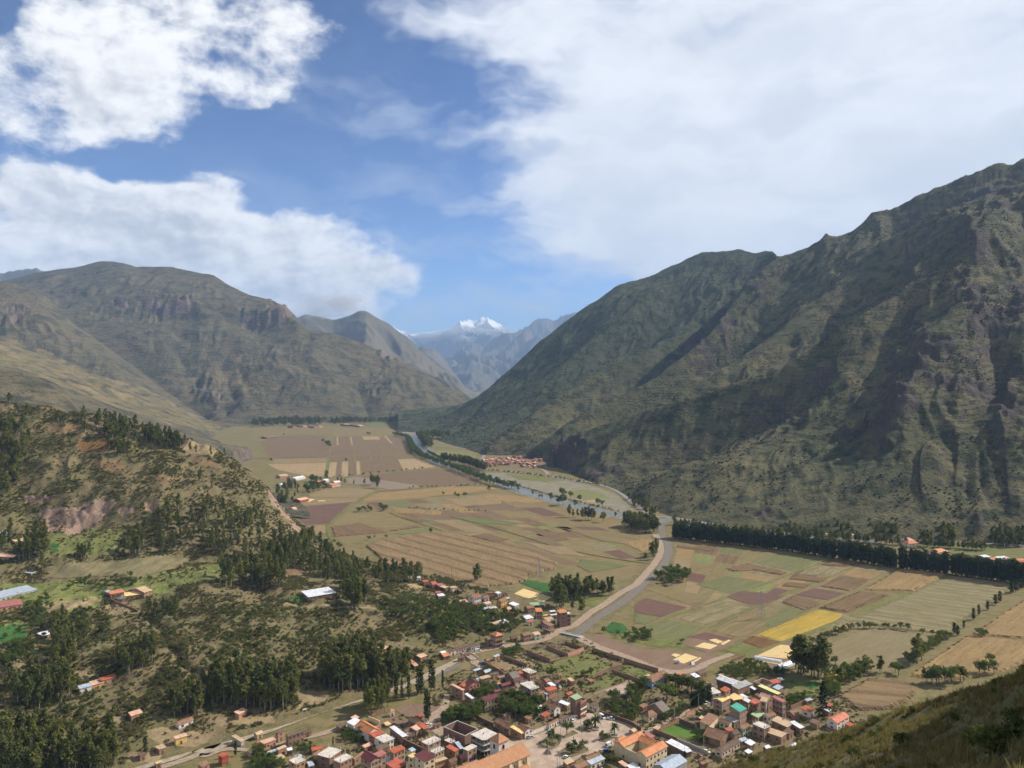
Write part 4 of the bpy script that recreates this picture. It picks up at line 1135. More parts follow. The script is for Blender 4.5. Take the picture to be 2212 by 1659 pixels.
sheet('waste_ground','G',[(570,600),(700,560),(850,545),(1000,530),(1190,515),(1225,590),(1180,640),(900,640),(700,632)],FM['soil'],z=0.25,label='trodden soil between the houses of the far village')
canal=[(1215,470,8,'A'),(1290,420,8,'A'),(1390,330,8,'A'),(1480,272,8,'A'),(1620,182,9,'A'),(1720,112,9,'A'),(1835,8,9,'A'),(60,562,9,'H'),(150,490,9,'H'),(188,400,9,'H'),(182,345,9,'H'),(150,290,9,'H'),(160,230,9,'H')]
strip_px('A',[(1260,415,24,'A'),(1360,318,26,'A'),(1560,185,27,'A'),(1800,10,28,'A'),(85,515,30,'H'),(168,400,28,'H'),(150,310,26,'H')],26,FM['scrub'],'canal_bank','stony weedy banks of the canal',0.2)
strip_px('A',canal,11,M_CANAL,'canal','dark stony canal bed running from the bridge to the river',0.28)
strip_px('A',[(1010,470,5.5,'A'),(1080,430,7,'A'),(1150,392,8,'A'),(1230,368,7,'A'),(1300,318,7,'A'),(1390,245,7.5,'A'),(1500,180,7.5,'A'),(1640,82,7.5,'A'),(1770,10,8,'A'),(30,555,8,'H'),(105,470,8,'H'),(145,400,8,'H'),(140,340,8,'H'),(115,295,8,'H')],9,M_DIRT,'road','pinkish dirt road along the canal to the river',0.33)
strip_px('A',[(1130,395,7),(1060,445,7),(960,490,7),(820,517,7),(700,533,7),(540,560,7),(400,588,7.5),(310,607,8)],7,M_DIRT,'road','dirt street past the row of hillside houses',0.35)
strip_px('A',[(310,607,8),(340,640,7),(385,690,7),(450,725,7),(510,765,6),(580,800,6),(640,815,6)],7,M_DIRT,'road','dirt lane from the small bridge into the town',0.36)
strip_px('A',[(1290,470,8),(1340,500,9),(1450,550,8),(1620,610,8),(1800,680,8),(1950,740,8),(2120,770,8),(2300,745,7),(2400,690,6),(2620,610,5)],8,M_DIRT,'road','dirt road round the back of the adobe walls',0.32)
strip_px('C',[(2240,640,11),(2100,705,12),(1980,775,12),(1800,850,13),(1600,915,13),(1370,985,14),(1200,1030,14),(1040,1075,14),(880,1130,14),(720,1195,13),(480,1285,13),(200,1375,12),(0,1445,12),(1900,1335,11,'D'),(1500,1505,10,'D'),(1150,1610,10,'D'),(800,1720,10,'D')],12,M_TRACK,'road','pale gravel road below the eucalyptus groves',0.4)
strip_px('C',[(2240,700,5),(2100,765,6),(1900,840,6),(1700,905,6)],6,M_CANAL,'stream_bed','stony stream bed beside the gravel road',0.26)
strip_px('C',[(1290,1225,5),(1150,1270,5),(1000,1315,5),(880,1340,5),(700,1385,4),(450,1445,4),(200,1440,4),(0,1500,5),(1900,1400,5,'D'),(1700,1500,5,'D'),(1400,1600,5,'D')],5,M_DIRT,'road','narrow dirt track below the gravel road',0.3)
strip_px('e',[(330,60,4),(320,160,4),(300,280,4.5),(230,400,6),(120,500,8),(40,640,8),(60,760,8),(200,880,8),(480,1080,5)],5,M_DIRT,'road','sandy footpath down to the roofless warehouse',0.3)
for P in TRACKS:
 strip_w(P,FM['meadow'],'field_path','narrow grassy path between the fields',0.55)
sheet('plaza','f',[(-320,1060),(0,1050),(300,960),(620,840),(1000,700),(1300,500),(1500,470),(1800,560),(2212,640),(2600,800),(2750,860),(2300,1000),(2050,1010),(2040,1180),(1750,1290),(1330,1420),(1040,1600),(700,1750),(0,1800),(-200,1500)],M_PAVE,z=0.32,label='paved town square with planted beds')
strip_px('g',[(900,870,7),(1200,850,7),(1500,700,7),(1900,500,7),(2150,390,6),(520,1380,6,'i'),(780,1240,6,'i')],7,M_DIRT,'road','lane between the garden hedge and the football lawn',0.34)
strip_px('k',[(-350,1000,4),(0,1120,4),(300,1230,5),(560,1320,6),(700,1380,6)],5,M_PAVE,'road','paved lane below the brick wall of the lawn',0.34)
sheet('sports_court','d',[(1815,945),(2330,720),(2520,790),(2330,1010),(2130,1080)],M_PAVE,z=0.33,label='pale concrete sports court beside the weedy plots')
# ---------------------------------------------------------------- houses
def mat_wall(name,col,var=0.14,streak=0.25,dirt=(0.20,0.15,0.10)):
 """plaster, adobe or brick wall: blotches, rain streaks and a splash zone of soil"""
 m,T,b=material(name,0.92,0.15)
 tc=T.node('ShaderNodeTexCoord').outputs['Object']
 loc=T.node('ShaderNodeObjectInfo').outputs['Location']
 p=T.vmath('ADD',tc,T.vmath('SCALE',loc,s=0.37))
 n1=T.noise(p,0.35,5,0.6)
 n2=T.noise(T.vmath('MULTIPLY',p,(1.3,1.3,0.18)),1.1,4,0.6)
 c=T.mix(T.ramp(n1,.3,.7),tuple(x*(1-var) for x in col),tuple(min(.85,x*(1+var)) for x in col))
 c=T.mix(T.math('MULTIPLY',T.ramp(n2,.52,.72),streak),c,tuple(x*.45 for x in dirt))
 z=T.node('ShaderNodeSeparateXYZ')
 T.put(z.inputs[0],tc)
 low=T.math('MULTIPLY',T.ramp(T.math('SUBTRACT',z.outputs[2],T.math('MULTIPLY',n1,1.2)),0.5,-0.4),0.6)
 c=T.mix(low,c,dirt)
 T.put(b.inputs['Base Color'],c)
 T.put(b.inputs['Normal'],T.bump(T.noise(p,3.0,3),0.2,0.05))
 return m
def mat_brick(name,col,mortar):
 m,T,b=material(name,0.92,0.15)
 tc=T.node('ShaderNodeTexCoord').outputs['Object']
 loc=T.node('ShaderNodeObjectInfo').outputs['Location']
 p=T.vmath('ADD',tc,T.vmath('SCALE',loc,s=0.37))
 s=T.node('ShaderNodeSeparateXYZ')
 T.put(s.inputs[0],p)
 cb=T.node('ShaderNodeCombineXYZ')
 T.put(cb.inputs[0],T.math('ADD',s.outputs[0],s.outputs[1]))
 T.put(cb.inputs[1],s.outputs[2])
 bk=T.node('ShaderNodeTexBrick')
 T.put(bk.inputs['Vector'],cb.outputs[0])
 bk.inputs['Scale'].default_value=2.2
 bk.inputs['Color1'].default_value=(*[c*1.12 for c in col],1)
 bk.inputs['Color2'].default_value=(*[c*0.86 for c in col],1)
 bk.inputs['Mortar'].default_value=(*mortar,1)
 bk.inputs['Mortar Size'].default_value=0.02
 n1=T.noise(p,0.3,5,0.6)
 c=T.mix(T.math('MULTIPLY',T.ramp(n1,.4,.75),.45),bk.outputs['Color'],tuple(x*.6 for x in col))
 T.put(b.inputs['Base Color'],c)
 return m
def mat_tile(name,col,alt,moss):
 m,T,b=material(name,0.9,0.15)
 tc=T.node('ShaderNodeTexCoord').outputs['Object']
 loc=T.node('ShaderNodeObjectInfo').outputs['Location']
 p=T.vmath('ADD',tc,T.vmath('SCALE',loc,s=0.53))
 n1=T.noise(p,0.5,5,0.65)
 n2=T.noise(p,3.2,3,0.7)
 c=T.mix(T.ramp(n1,.35,.65),col,alt)
 c=T.mix(T.math('MULTIPLY',T.ramp(n2,.5,.66),.6),c,moss)
 T.put(b.inputs['Base Color'],c)
 sx=T.node('ShaderNodeSeparateXYZ')
 T.put(sx.inputs[0],tc)
 w=T.math('ADD',T.math('SINE',T.math('MULTIPLY',sx.outputs[0],14.0)),T.math('SINE',T.math('MULTIPLY',sx.outputs[1],14.0)))
 T.put(b.inputs['Normal'],T.bump(T.math('ADD',T.math('MULTIPLY',w,.3),n2),0.5,0.12))
 return m
def mat_tin(name,col,rust=(0.19,0.095,0.06),amt=0.35,rough=0.5,spec=0.4):
 m,T,b=material(name,rough,spec)
 tc=T.node('ShaderNodeTexCoord').outputs['Object']
 loc=T.node('ShaderNodeObjectInfo').outputs['Location']
 p=T.vmath('ADD',tc,T.vmath('SCALE',loc,s=0.53))
 n1=T.noise(p,0.35,5,0.65)
 n2=T.noise(T.vmath('MULTIPLY',p,(1,.25,1)),1.6,4,0.65)
 c=T.mix(T.ramp(n1,.3,.7),tuple(x*.88 for x in col),tuple(min(.85,x*1.1) for x in col))
 c=T.mix(T.math('MULTIPLY',T.ramp(n2,.52,.72),amt),c,rust)
 vc=T.node('ShaderNodeSeparateColor')
 T.put(vc.inputs[0],T.voronoi(T.vmath('MULTIPLY',p,(.9,.45,.2)),1.0,'Color'))
 c=T.mix(T.math('MULTIPLY',T.ramp(vc.outputs[0],.55,1),.45),c,tuple(x*.55 for x in col))
 T.put(b.inputs['Base Color'],c)
 sx=T.node('ShaderNodeSeparateXYZ')
 T.put(sx.inputs[0],tc)
 T.put(b.inputs['Normal'],T.bump(T.math('SINE',T.math('MULTIPLY',T.math('ADD',sx.outputs[0],sx.outputs[1]),9.0)),0.3,0.06))
 return m
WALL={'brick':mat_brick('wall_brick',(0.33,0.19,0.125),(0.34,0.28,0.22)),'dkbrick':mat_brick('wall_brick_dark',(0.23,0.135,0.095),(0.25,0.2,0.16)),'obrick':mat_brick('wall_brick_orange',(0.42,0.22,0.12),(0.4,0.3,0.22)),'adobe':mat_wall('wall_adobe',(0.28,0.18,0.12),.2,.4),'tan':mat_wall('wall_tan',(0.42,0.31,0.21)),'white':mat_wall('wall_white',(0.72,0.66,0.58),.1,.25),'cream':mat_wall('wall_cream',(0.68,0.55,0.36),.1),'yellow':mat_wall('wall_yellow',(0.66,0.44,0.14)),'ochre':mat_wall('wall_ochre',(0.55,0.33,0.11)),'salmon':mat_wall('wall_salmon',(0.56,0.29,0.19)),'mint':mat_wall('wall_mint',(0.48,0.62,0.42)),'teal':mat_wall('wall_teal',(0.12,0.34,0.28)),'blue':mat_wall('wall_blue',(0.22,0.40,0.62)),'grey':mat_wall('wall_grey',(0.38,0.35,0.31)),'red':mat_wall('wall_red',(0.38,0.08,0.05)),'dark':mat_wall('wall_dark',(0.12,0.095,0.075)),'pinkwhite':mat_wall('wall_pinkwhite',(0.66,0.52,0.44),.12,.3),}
ROOF={'tile':mat_tile('roof_tile_brown',(0.23,0.125,0.075),(0.30,0.175,0.11),(0.13,0.09,0.06)),'dktile':mat_tile('roof_tile_dark',(0.13,0.085,0.06),(0.175,0.12,0.085),(0.085,0.065,0.045)),'thatch':mat_tile('roof_grey',(0.17,0.15,0.125),(0.22,0.19,0.16),(0.12,0.1,0.085)),'church':mat_tile('roof_church_tile',(0.42,0.20,0.105),(0.47,0.25,0.14),(0.26,0.19,0.08)),'orange':mat_tin('roof_orange',(0.56,0.225,0.095),(0.45,0.17,0.07),.3,.7,.25),'red':mat_tin('roof_red',(0.43,0.11,0.06),(0.35,0.07,0.04),.4,.6,.3),'rust':mat_tin('roof_rust',(0.42,0.11,0.055),(0.16,0.07,0.045),.7,.8,.2),'maroon':mat_tin('roof_maroon',(0.135,0.038,0.036),(0.17,0.06,0.05),.3,.6,.3),'pink':mat_tin('roof_pink',(0.60,0.37,0.26),(0.45,0.26,0.18),.4,.85,.2),'rose':mat_tin('roof_rose',(0.36,0.14,0.12),(0.28,0.11,0.09),.3,.7,.25),'salmon':mat_tin('roof_salmon',(0.55,0.20,0.12),(0.36,0.13,0.08),.6,.75,.2),'tan':mat_tin('roof_tan',(0.50,0.36,0.22),(0.35,0.22,0.13),.35,.85,.2),'white':mat_tin('roof_white_tin',(0.70,0.71,0.72),(0.42,0.34,0.27),.35,.45,.5),'steel':mat_tin('roof_grey_tin',(0.42,0.48,0.54),(0.3,0.26,0.22),.3,.4,.5),'bluetin':mat_tin('roof_blue_tin',(0.36,0.42,0.50),(0.3,0.26,0.22),.25,.4,.5),'green':mat_tin('roof_green',(0.30,0.42,0.22),(0.6,0.3,0.06),.45,.6,.3),'teal':mat_tin('roof_teal',(0.05,0.34,0.23),(0.03,0.25,0.17),.3,.5,.4),'lime':mat_tin('roof_lime',(0.62,0.62,0.26),(0.4,0.4,0.2),.3,.7,.3),'yellow':mat_tin('roof_yellow',(0.72,0.52,0.22),(0.5,0.33,0.16),.25,.8,.2),'slab':mat_tin('roof_slab',(0.60,0.54,0.46),(0.35,0.28,0.21),.45,.95,.1),'greyflat':mat_tin('roof_grey_slab',(0.36,0.35,0.33),(0.22,0.2,0.18),.4,.95,.1),}
m,T,b=material('window_glass',0.15,0.5)
T.put(b.inputs['Base Color'],T.mix(T.ramp(T.noise(T.node('ShaderNodeTexCoord').outputs['Object'],2.0,2),.3,.7),(0.012,0.014,0.017),(0.03,0.034,0.04)))
M_FRAME=simple('window_frame',(0.30,0.20,0.13),.7,.2,1.5)
M_DOOR=simple('door_wood',(0.16,0.075,0.04),.7,.3,1.5)
M_DOORB=simple('door_blue',(0.06,0.13,0.38),.6,.2,1.5)
M_STEEL=simple('steel',(0.32,0.32,0.32),.5,.2,2.0,.4)
M_WOODP=simple('pole_wood',(0.20,0.155,0.115),.85,.3,2.0)
M_TANK=simple('tank_black',(0.03,0.03,0.035),.5,.2,2.0)
w=MB()
for (x0,x1,z0,z1) in ((-.5,-.42,-.5,.5),(.42,.5,-.5,.5),(-.42,.42,-.5,-.42),(-.42,.42,.42,.5),(-.03,.03,-.42,.42)):
 w.box(x0,x1,-.09,0.02,z0,z1,0)
w.box(-.42,.42,-.045,0.02,-.42,.42,1)
ME_WIN=w.mesh('window',[M_FRAME,'window_glass'])
w=MB()
w.box(-.5,.5,-.05,.02,0,1,0)
for (x0,x1,z0,z1) in ((-.56,-.5,0,1.04),(.5,.56,0,1.04),(-.5,.5,1.0,1.04)):
 w.box(x0,x1,-.12,.02,z0,z1,1)
for k in range(3):
 w.box(-.4,.4,-.075,-.05,.08+k*.31,.3+k*.31,0)
ME_DOOR=w.mesh('door',[M_DOOR,M_FRAME])
ME_DOORB=w.mesh('door',[M_DOORB,M_FRAME])
LABELS={}
def add_opening(root,kind,face,s,z,w,h,A,B):
 """window or door on face 'r' (y=0) or 'l' (x=0)"""
 me={'w':ME_WIN,'d':ME_DOOR,'b':ME_DOORB}[kind]
 o=bpy.data.objects.new('window' if kind=='w' else 'door',me)
 link(o,root)
 if face=='r':
  o.location=(s,-0.01,z)
  o.scale=(w,1,h)
 else:
  o.location=(-0.01,s,z)
  o.rotation_euler=(0,0,-math.pi/2)
  o.scale=(w,1,h)
 return o
def frame_px(c,L,N,Rr,h,ov=0.35):
 """rectangle from three eave corners (left, near, right) at height h above the ground"""
 g=0.0
 for _ in range(3):
  P=[]
  for q in (L,N,Rr):
   u,v=crop(c,*q)
   P.append(np.array(on_z(u,v,g+h)[:2]))
  cen=(P[0]+P[2])/2
  g=min(ground_z(P[1][0],P[1][1]),ground_z(cen[0],cen[1])+1.0)
 b=P[2]-P[1]
 a=P[0]-P[1]
 ab,aa=math.atan2(b[1],b[0]),math.atan2(a[1],a[0])
 d=(aa-ab+math.pi)%(2*math.pi)-math.pi
 wb,wa=np.linalg.norm(b),np.linalg.norm(a)
 e=d-math.pi/2
 e=max(-0.7,min(0.7,e))
 th=ab+e*wa/(wa+wb)
 B,A=max(wb,2.2),max(wa*max(0.75,math.cos(max(-0.6,min(0.6,d-math.pi/2)))),2.2)
 n=P[1]+(P[0]+P[2]-2*P[1])/2-np.array([math.cos(th)*B-math.sin(th)*A,math.sin(th)*B+math.cos(th)*A])/2
 return n,th,A,B,g
def roof_mesh(kind,A,B,h,rise,ov,t=0.14):
 """roof as a solid sheet; x along B, y along A"""
 mb=MB()
 x0,x1,y0,y1=-ov,B+ov,-ov,A+ov
 def slab(p):
  mb.hexa([(q[0],q[1],q[2]-t) for q in p],p)
 if kind=='flat':
  slab([(x0,y0,h+.25),(x1,y0,h+.25),(x1,y1,h+.25),(x0,y1,h+.25)])
 elif kind=='shed':
  slab([(x0,y0,h+t),(x1,y0,h+t),(x1,y1,h+rise+t),(x0,y1,h+rise+t)])
 elif kind=='shedl':
  slab([(x0,y0,h+t),(x1,y0,h+rise+t),(x1,y1,h+rise+t),(x0,y1,h+t)])
 elif kind=='gb':
  m=A/2
  slab([(x0,y0,h),(x1,y0,h),(x1,m,h+rise),(x0,m,h+rise)])
  slab([(x0,m,h+rise),(x1,m,h+rise),(x1,y1,h),(x0,y1,h)])
  mb.box(x0,x1,m-.13,m+.13,h+rise-.06,h+rise+.09)
 elif kind=='ga':
  m=B/2
  slab([(x0,y0,h),(m,y0,h+rise),(m,y1,h+rise),(x0,y1,h)])
  slab([(m,y0,h+rise),(x1,y0,h),(x1,y1,h),(m,y1,h+rise)])
  mb.box(m-.13,m+.13,y0,y1,h+rise-.06,h+rise+.09)
 elif kind=='hip':
  if B>=A:
   r0,r1=(A/2*.85,A/2),(B-A/2*.85,A/2)
  else:
   r0,r1=(B/2,B/2*.85),(B/2,A-B/2*.85)
  P0,P1=(*r0,h+rise),(*r1,h+rise)
  c=[(x0,y0,h),(x1,y0,h),(x1,y1,h),(x0,y1,h)]
  if B>=A:
   mb.face([c[0],c[1],P1,P0]); mb.face([c[2],c[3],P0,P1]); mb.face([c[1],c[2],P1]); mb.face([c[3],c[0],P0])
  else:
   mb.face([c[1],c[2],P1,P0]); mb.face([c[3],c[0],P0,P1]); mb.face([c[0],c[1],P0]); mb.face([c[2],c[3],P1])
  mb.face([c[3],c[2],c[1],c[0]])
  mb.hexa([(p[0],p[1],h-t) for p in c],[(p[0],p[1],h-.002) for p in c])
 return mb
def wall_mesh(kind,A,B,h,rise,base=1.5):
 mb=MB()
 z0=-base
 if kind=='gb':
  prof=[(0,z0),(A,z0),(A,h),(A/2,h+rise-.05),(0,h)]
  n=len(prof)
  i=len(mb.v)
  mb.v+=[(0,y,z) for y,z in prof]+[(B,y,z) for y,z in prof]
  mb.f+=[tuple(i+k for k in reversed(range(n))),tuple(i+n+k for k in range(n))]
  mb.f+=[(i+k,i+(k+1)%n,i+n+(k+1)%n,i+n+k) for k in range(n)]
  mb.m+=[0]*(n+2)
 elif kind=='ga':
  prof=[(0,z0),(B,z0),(B,h),(B/2,h+rise-.05),(0,h)]
  n=len(prof)
  i=len(mb.v)
  mb.v+=[(x,0,z) for x,z in prof]+[(x,A,z) for x,z in prof]
  mb.f+=[tuple(i+k for k in range(n)),tuple(i+n+k for k in reversed(range(n)))]
  mb.f+=[(i+(k+1)%n,i+k,i+n+k,i+n+(k+1)%n) for k in range(n)]
  mb.m+=[0]*(n+2)
 elif kind in ('shed','shedl'):
  if kind=='shed':
   t=[(0,0,h),(B,0,h),(B,A,h+rise),(0,A,h+rise)]
  else:
   t=[(0,0,h),(B,0,h+rise),(B,A,h+rise),(0,A,h)]
  mb.hexa([(0,0,z0),(B,0,z0),(B,A,z0),(0,A,z0)],t)
 else:
  mb.box(0,B,0,A,z0,h)
 return mb
HOUSES=[]
YARD_FREE=[('f',[(-320,1060),(300,960),(1000,700),(1300,470),(1800,540),(2750,840),(2300,1020),(2040,1200),(1330,1440),(700,1800),(0,1850),(-250,1500)]),('k',[(-470,870),(-180,720),(150,690),(640,900),(560,1070),(-120,1010)]),('d',[(1815,945),(2330,720),(2520,790),(2330,1010),(2130,1080)]),('d',[(100,100),(1000,-50),(1600,60),(2300,280),(2250,760),(1200,760),(600,560)]),('C',[(1700,850),(0,1420),(0,1480),(1700,960)]),('A',[(1330,450),(2212,590),(2600,640),(2220,820),(1500,620)]),('A',[(280,560),(1130,380),(1160,440),(640,560),(420,690),(640,800),(600,830),(330,680)])]
def house(c,L,N,Rr,h,roof,rc,wc,label,win=None, rise=None, ov=0.35,cols=0,frame=False, tank=False, group=None, cat='house',name='house',door='d',rng=random):
 n,th,A,B,g=frame_px(c,L,N,Rr,h,ov)
 root=empty(name,(n[0],n[1],g),th)
 if rise is None:
  rise={'flat':0,'shed':min(1.2,0.12*A+.2),'shedl':min(1.2,.12*B+.2),'gb':min(2.6,.26*A),'ga':min(2.6,.26*B),'hip':min(3.0,.3*min(A,B))}.get(roof,0)
 i=min(ov,.12*min(A,B))
 a,b=A-2*i,B-2*i
 ca,sa=math.cos(th),math.sin(th)
 root.location=(n[0]+i*ca-i*sa,n[1]+i*sa+i*ca,g)
 wall=wall_mesh(roof,a,b,h,rise).build('wall',WALL[wc],root)
 if roof !='none':
  r=roof_mesh(roof,a,b,h,rise,i).build('roof',ROOF[rc],root)
 floors=max(1,int(round(h/3.0)))
 fh=h/floors
 big=b*h>18
 wr=win[0] if win else max(1,int(b/3.4))
 wl=win[1] if win else max(0,int(a/5.0))
 for f in range(floors):
  zc=f*fh+fh*.55
  for side,cnt,ln in (('r',wr,b),('l',wl,a)):
   for k in range(cnt):
    s=ln*(k+.5)/cnt
    if side=='r' and f==0 and k==cnt//2 and ln>2.5:
     add_opening(root,door,side,s,0.02,1.05,min(2.1,fh*.78),a,b)
    elif fh>1.9:
     ww=min(1.5,ln/cnt*.5)
     add_opening(root,'w',side,s,zc,ww,min(1.3,fh*.42),a,b)
 if frame:
  mb=MB()
  npost=max(2,int(b/3.8)+1)
  for k in range(npost):
   s=.15+(b-.3)*k/(npost-1)
   mb.box(s-.15,s+.15,-.04,.1,0,h)
  npl=max(2,int(a/3.8)+1)
  for k in range(npl):
   s=.15+(a-.3)*k/(npl-1)
   mb.box(-.04,.1,s-.15,s+.15,0,h-.001)
  for f in range(1,floors+1):
   mb.box(-.06,b+.03,-.06,.1,f*fh-.26,f*fh-.012)
   mb.box(-.062,.1,.1,a,f*fh-.262,f*fh-.014)
  mb.build('concrete_frame',M_CONC,root)
 if roof=='flat' and cols:
  pos=[(x,y) for x in np.linspace(.25,b-.25,max(2,cols)) for y in (.25,a-.25)]
  for (x,y) in pos:
   mb=MB()
   hh=rng.uniform(1.0,2.0)
   mb.box(x-.16,x+.16,y-.16,y+.16,h+.25,h+.25+hh)
   for dx,dy in ((-.1,-.1),(.1,.1)):
    mb.box(x+dx-.02,x+dx+.02,y+dy-.02,y+dy+.02,h+.25+hh,h+1.1+hh)
   mb.build('roof_column',M_CONC,root)
  mb=MB()
  mb.box(-.1,b+.1,a-.12,a+.1,h+.25,h+.85)
  mb.build('parapet',WALL[wc],root)
 if tank:
  mb=MB()
  x,y=b*.7,a*.65
  zb=h+(.25 if roof=='flat' else rise)
  mb.tube([(x,y,zb),(x,y,zb+1.1),(x,y,zb+1.35)],[.6,.6,.25],10)
  mb.build('water_tank',M_TANK,root)
 LABELS[label]=LABELS.get(label,0)+1
 tag(root,label,cat,group or 'houses of the valley town')
 HOUSES.append((root.location[0],root.location[1],A,B,th))
 return root,a,b,h,rise
def open_walls(c,L,N,Rr,h,wc,label,t=0.35,cols=6,roofcol=None, name='unfinished_building',cat='building'):
 """a roofless shell: four walls and the posts standing above them"""
 n,th,A,B,g=frame_px(c,L,N,Rr,h)
 root=empty(name,(n[0],n[1],g),th)
 for nm,(x0,x1,y0,y1) in (('wall',(0,B,0,t)),('wall',(0,B,A-t,A)),('wall',(0,t,t,A-t)),('wall',(B-t,B,t,A-t))):
  mb=MB()
  mb.box(x0,x1,y0,y1,-1.0,h)
  mb.build(nm,WALL[wc],root)
 mb=MB()
 mb.box(-.05,B+.05,-.05,t+.05,h,h+.2)
 mb.box(-.05,t+.05,t+.05,A-.06,h,h+.21)
 mb.box(-.05,B+.05,A-.05-t,A+.05,h+.001,h+.2)
 mb.box(B-t-.05,B+.05,t+.05,A-.06-t,h,h+.21)
 mb.build('coping',M_CONC,root)
 for k in range(cols):
  s=(k+.5)/cols
  for (x,y) in ((s*B,t/2),(t/2,s*A)):
   mb=MB()
   mb.box(x-.14,x+.14,y-.14,y+.14,h+.21,h+1.2+.5*math.sin(k*2.1))
   mb.build('column',M_CONC,root)
 mb=MB()
 mb.box(t,B-t,t,A-t,-.5,.12)
 mb.build('floor_slab',M_DIRT,root)
 tag(root,label,cat,'houses of the valley town')
 return root
H=house
# --- houses on the slope below the dry maize (view a, b, n)
H('a',(795,262),(925,318),(1080,280),6,'gb','tile','white','long two storey white house with brown tiled roof on the village slope',(3,1))
H('a',(1095,270),(1160,312),(1250,290),3.5,'gb','tile','white','small white house with tiled roof right of the long white one')
H('a',(605,375),(650,412),(785,382),3,'shed','pink','yellow','little yellow house with flat pink roof among hillside shrubs')
H('a',(915,450),(1020,492),(1090,480),4,'shed','red','brick','brick house with bright red roof below the long white house')
H('a',(1130,420),(1190,452),(1300,412),3,'shed','pink','grey','grey hut with pale pink roof between the white houses')
H('a',(1225,505),(1270,542),(1435,515),5,'flat','slab','cream','cream house with white slab roof on the village slope',cols=3)
H('a',(1085,535),(1110,560),(1240,535),2.8,'shed','steel','adobe','adobe shed with grey tin roof joined to the cream slab house',cat='shed',name='shed')
H('a',(1430,362),(1530,398),(1625,328),6,'gb','tile','ochre','tall ochre house with brown tiles and a dark shaded end',(3,2))
H('a',(1140,185),(1180,198),(1390,187),5,'gb','tile','salmon','reddish house with balcony front at the edge of the dry maize',(4,0))
H('a',(1470,200),(1620,218),(1715,215),4.5,'ga','tile','tan','tan gabled house beside the striped maize drying floor',(1,1))
H('a',(1380,195),(1440,217),(1505,190),3,'shed','white','grey','small hut with white tin roof between two tiled houses')
H('a',(1590,300),(1650,322),(1720,310),4.5,'flat','slab','tan','tan block with a pale slab roof behind the ochre house')
H('a',(1695,445),(1830,492),(1885,442),3.5,'shed','white','grey','grey walled house with big white tin roof near the drying floor')
H('a',(1585,535),(1650,572),(1755,537),3,'shed','pink','salmon','salmon hut with weathered pink roof beside the white tin roof')
H('a',(75,190),(110,215),(215,192),3,'shed','red','adobe','hut with orange red roof beside the cream block')
H('a',(175,80),(290,97),(360,62),3.5,'shed','tan','dark','dark house with tan roof above the orange red hut')
H('a',(110,240),(150,272),(290,250),3,'shed','white','grey','low shed with white tin roof below the orange red hut',cat='shed',name='shed')
H('a',(415,75),(450,112),(545,77),4,'flat','tan','cream','cream block house with flat roof at the field edge',cols=2)
H('a',(530,127),(620,165),(685,160),2.5,'shed','dktile','dark','dark low shed right of the cream block',cat='shed',name='shed')
H('n',(275,370),(330,392),(390,380),4,'gb','red','salmon','house with bright red gabled roof by the tall roadside pines')
H('n',(200,350),(220,366),(280,350),4,'shed','red','adobe','adobe house with red roof left of the red gable')
H('n',(385,392),(410,415),(465,396),4,'shed','rose','adobe','adobe house with faded rose roof right of the red gable')
H('n',(120,310),(136,322),(180,313),3,'shed','white','white','small white shed under the tall eucalyptus',cat='shed',name='shed')
H('n',(20,300),(35,312),(70,304),3,'shed','pink','white','white hut half hidden among eucalyptus trunks')
H('a',(1320,862),(1390,897),(1510,847),2.8,'shed','tan','adobe','adobe hut with patched tan roof on the wooded slope')
H('a',(1480,822),(1560,882),(1660,832),2.8,'shed','white','adobe','adobe hut with white tin roof on the wooded slope')
r=H('a',(1262,1082),(1395,1142),(1565,1102),9.5,'hip','orange','brick','three storey brick house with orange hipped roof on the dirt street',(3,2),frame=True)
mb=MB()
for zz in (3.1,6.2):
 mb.box(0,r[2],-1.1,-.06,zz,zz+.14)
 mb.box(0,r[2],-1.15,-1.05,zz+.14,zz+.95)
mb.build('balcony',WALL['brick'],r[0])
H('a',(1145,1192),(1240,1232),(1290,1212),4,'gb','tile','adobe','adobe house with tiled roof left of the orange hipped roof')
H('a',(1680,1142),(1750,1192),(1880,1182),2.5,'gb','dktile','adobe','low dark adobe shed on the dirt street',cat='shed',name='shed')
H('a',(1905,1085),(2010,1125),(2195,1092),5.5,'gb','tile','brick','brick house with tiled roof and two small windows on the street',(3,1))
H('b',(535,1075),(580,1122),(710,1092),4.5,'shed','pink','mint','pale green house with pink roof on the dirt street')
H('a',(495,1397),(530,1432),(770,1367),3.5,'gb','dktile','pinkwhite','long whitewashed house with dark tiles at the street bend',(6,0))
H('a',(370,1450),(405,1482),(525,1440),3.5,'gb','dktile','white','white cottage with dark tiles left of the long whitewashed house')
H('a',(215,1545),(260,1597),(400,1557),2.5,'shed','orange','adobe','low hut with orange roof at the end of the street')
H('a',(185,1502),(220,1532),(310,1492),2.5,'shed','white','adobe','low hut with white tin roof behind the orange one')
H('a',(790,1322),(850,1372),(1050,1332),4,'gb','dktile','white','white house with dark tiled roof and black gable end on the street',(4,1))
H('b',(355,497),(430,542),(570,507),4.5,'gb','tile','adobe','adobe house with tiled roof below the drying floor')
H('b',(560,542),(630,602),(780,607),6,'shed','orange','brick','brick house with orange roof below the metal barn',(2,1),frame=True)
H('b',(440,422),(520,467),(825,457),4,'shed','green','dark','open barn with wide grey green metal roof beside the drying floor',(0,0),cat='barn',name='barn')  # solid dark walls stand in for the shade inside the open barn
H('b',(820,445),(835,470),(912,462),3,'gb','dktile','adobe','small dark adobe hut right of the metal barn')
H('b',(1110,622),(1130,682),(1355,652),10,'flat','slab','dkbrick','tall dark brick house with orange rooftop canopy at the canal road',(3,1),frame=True, cols=3)
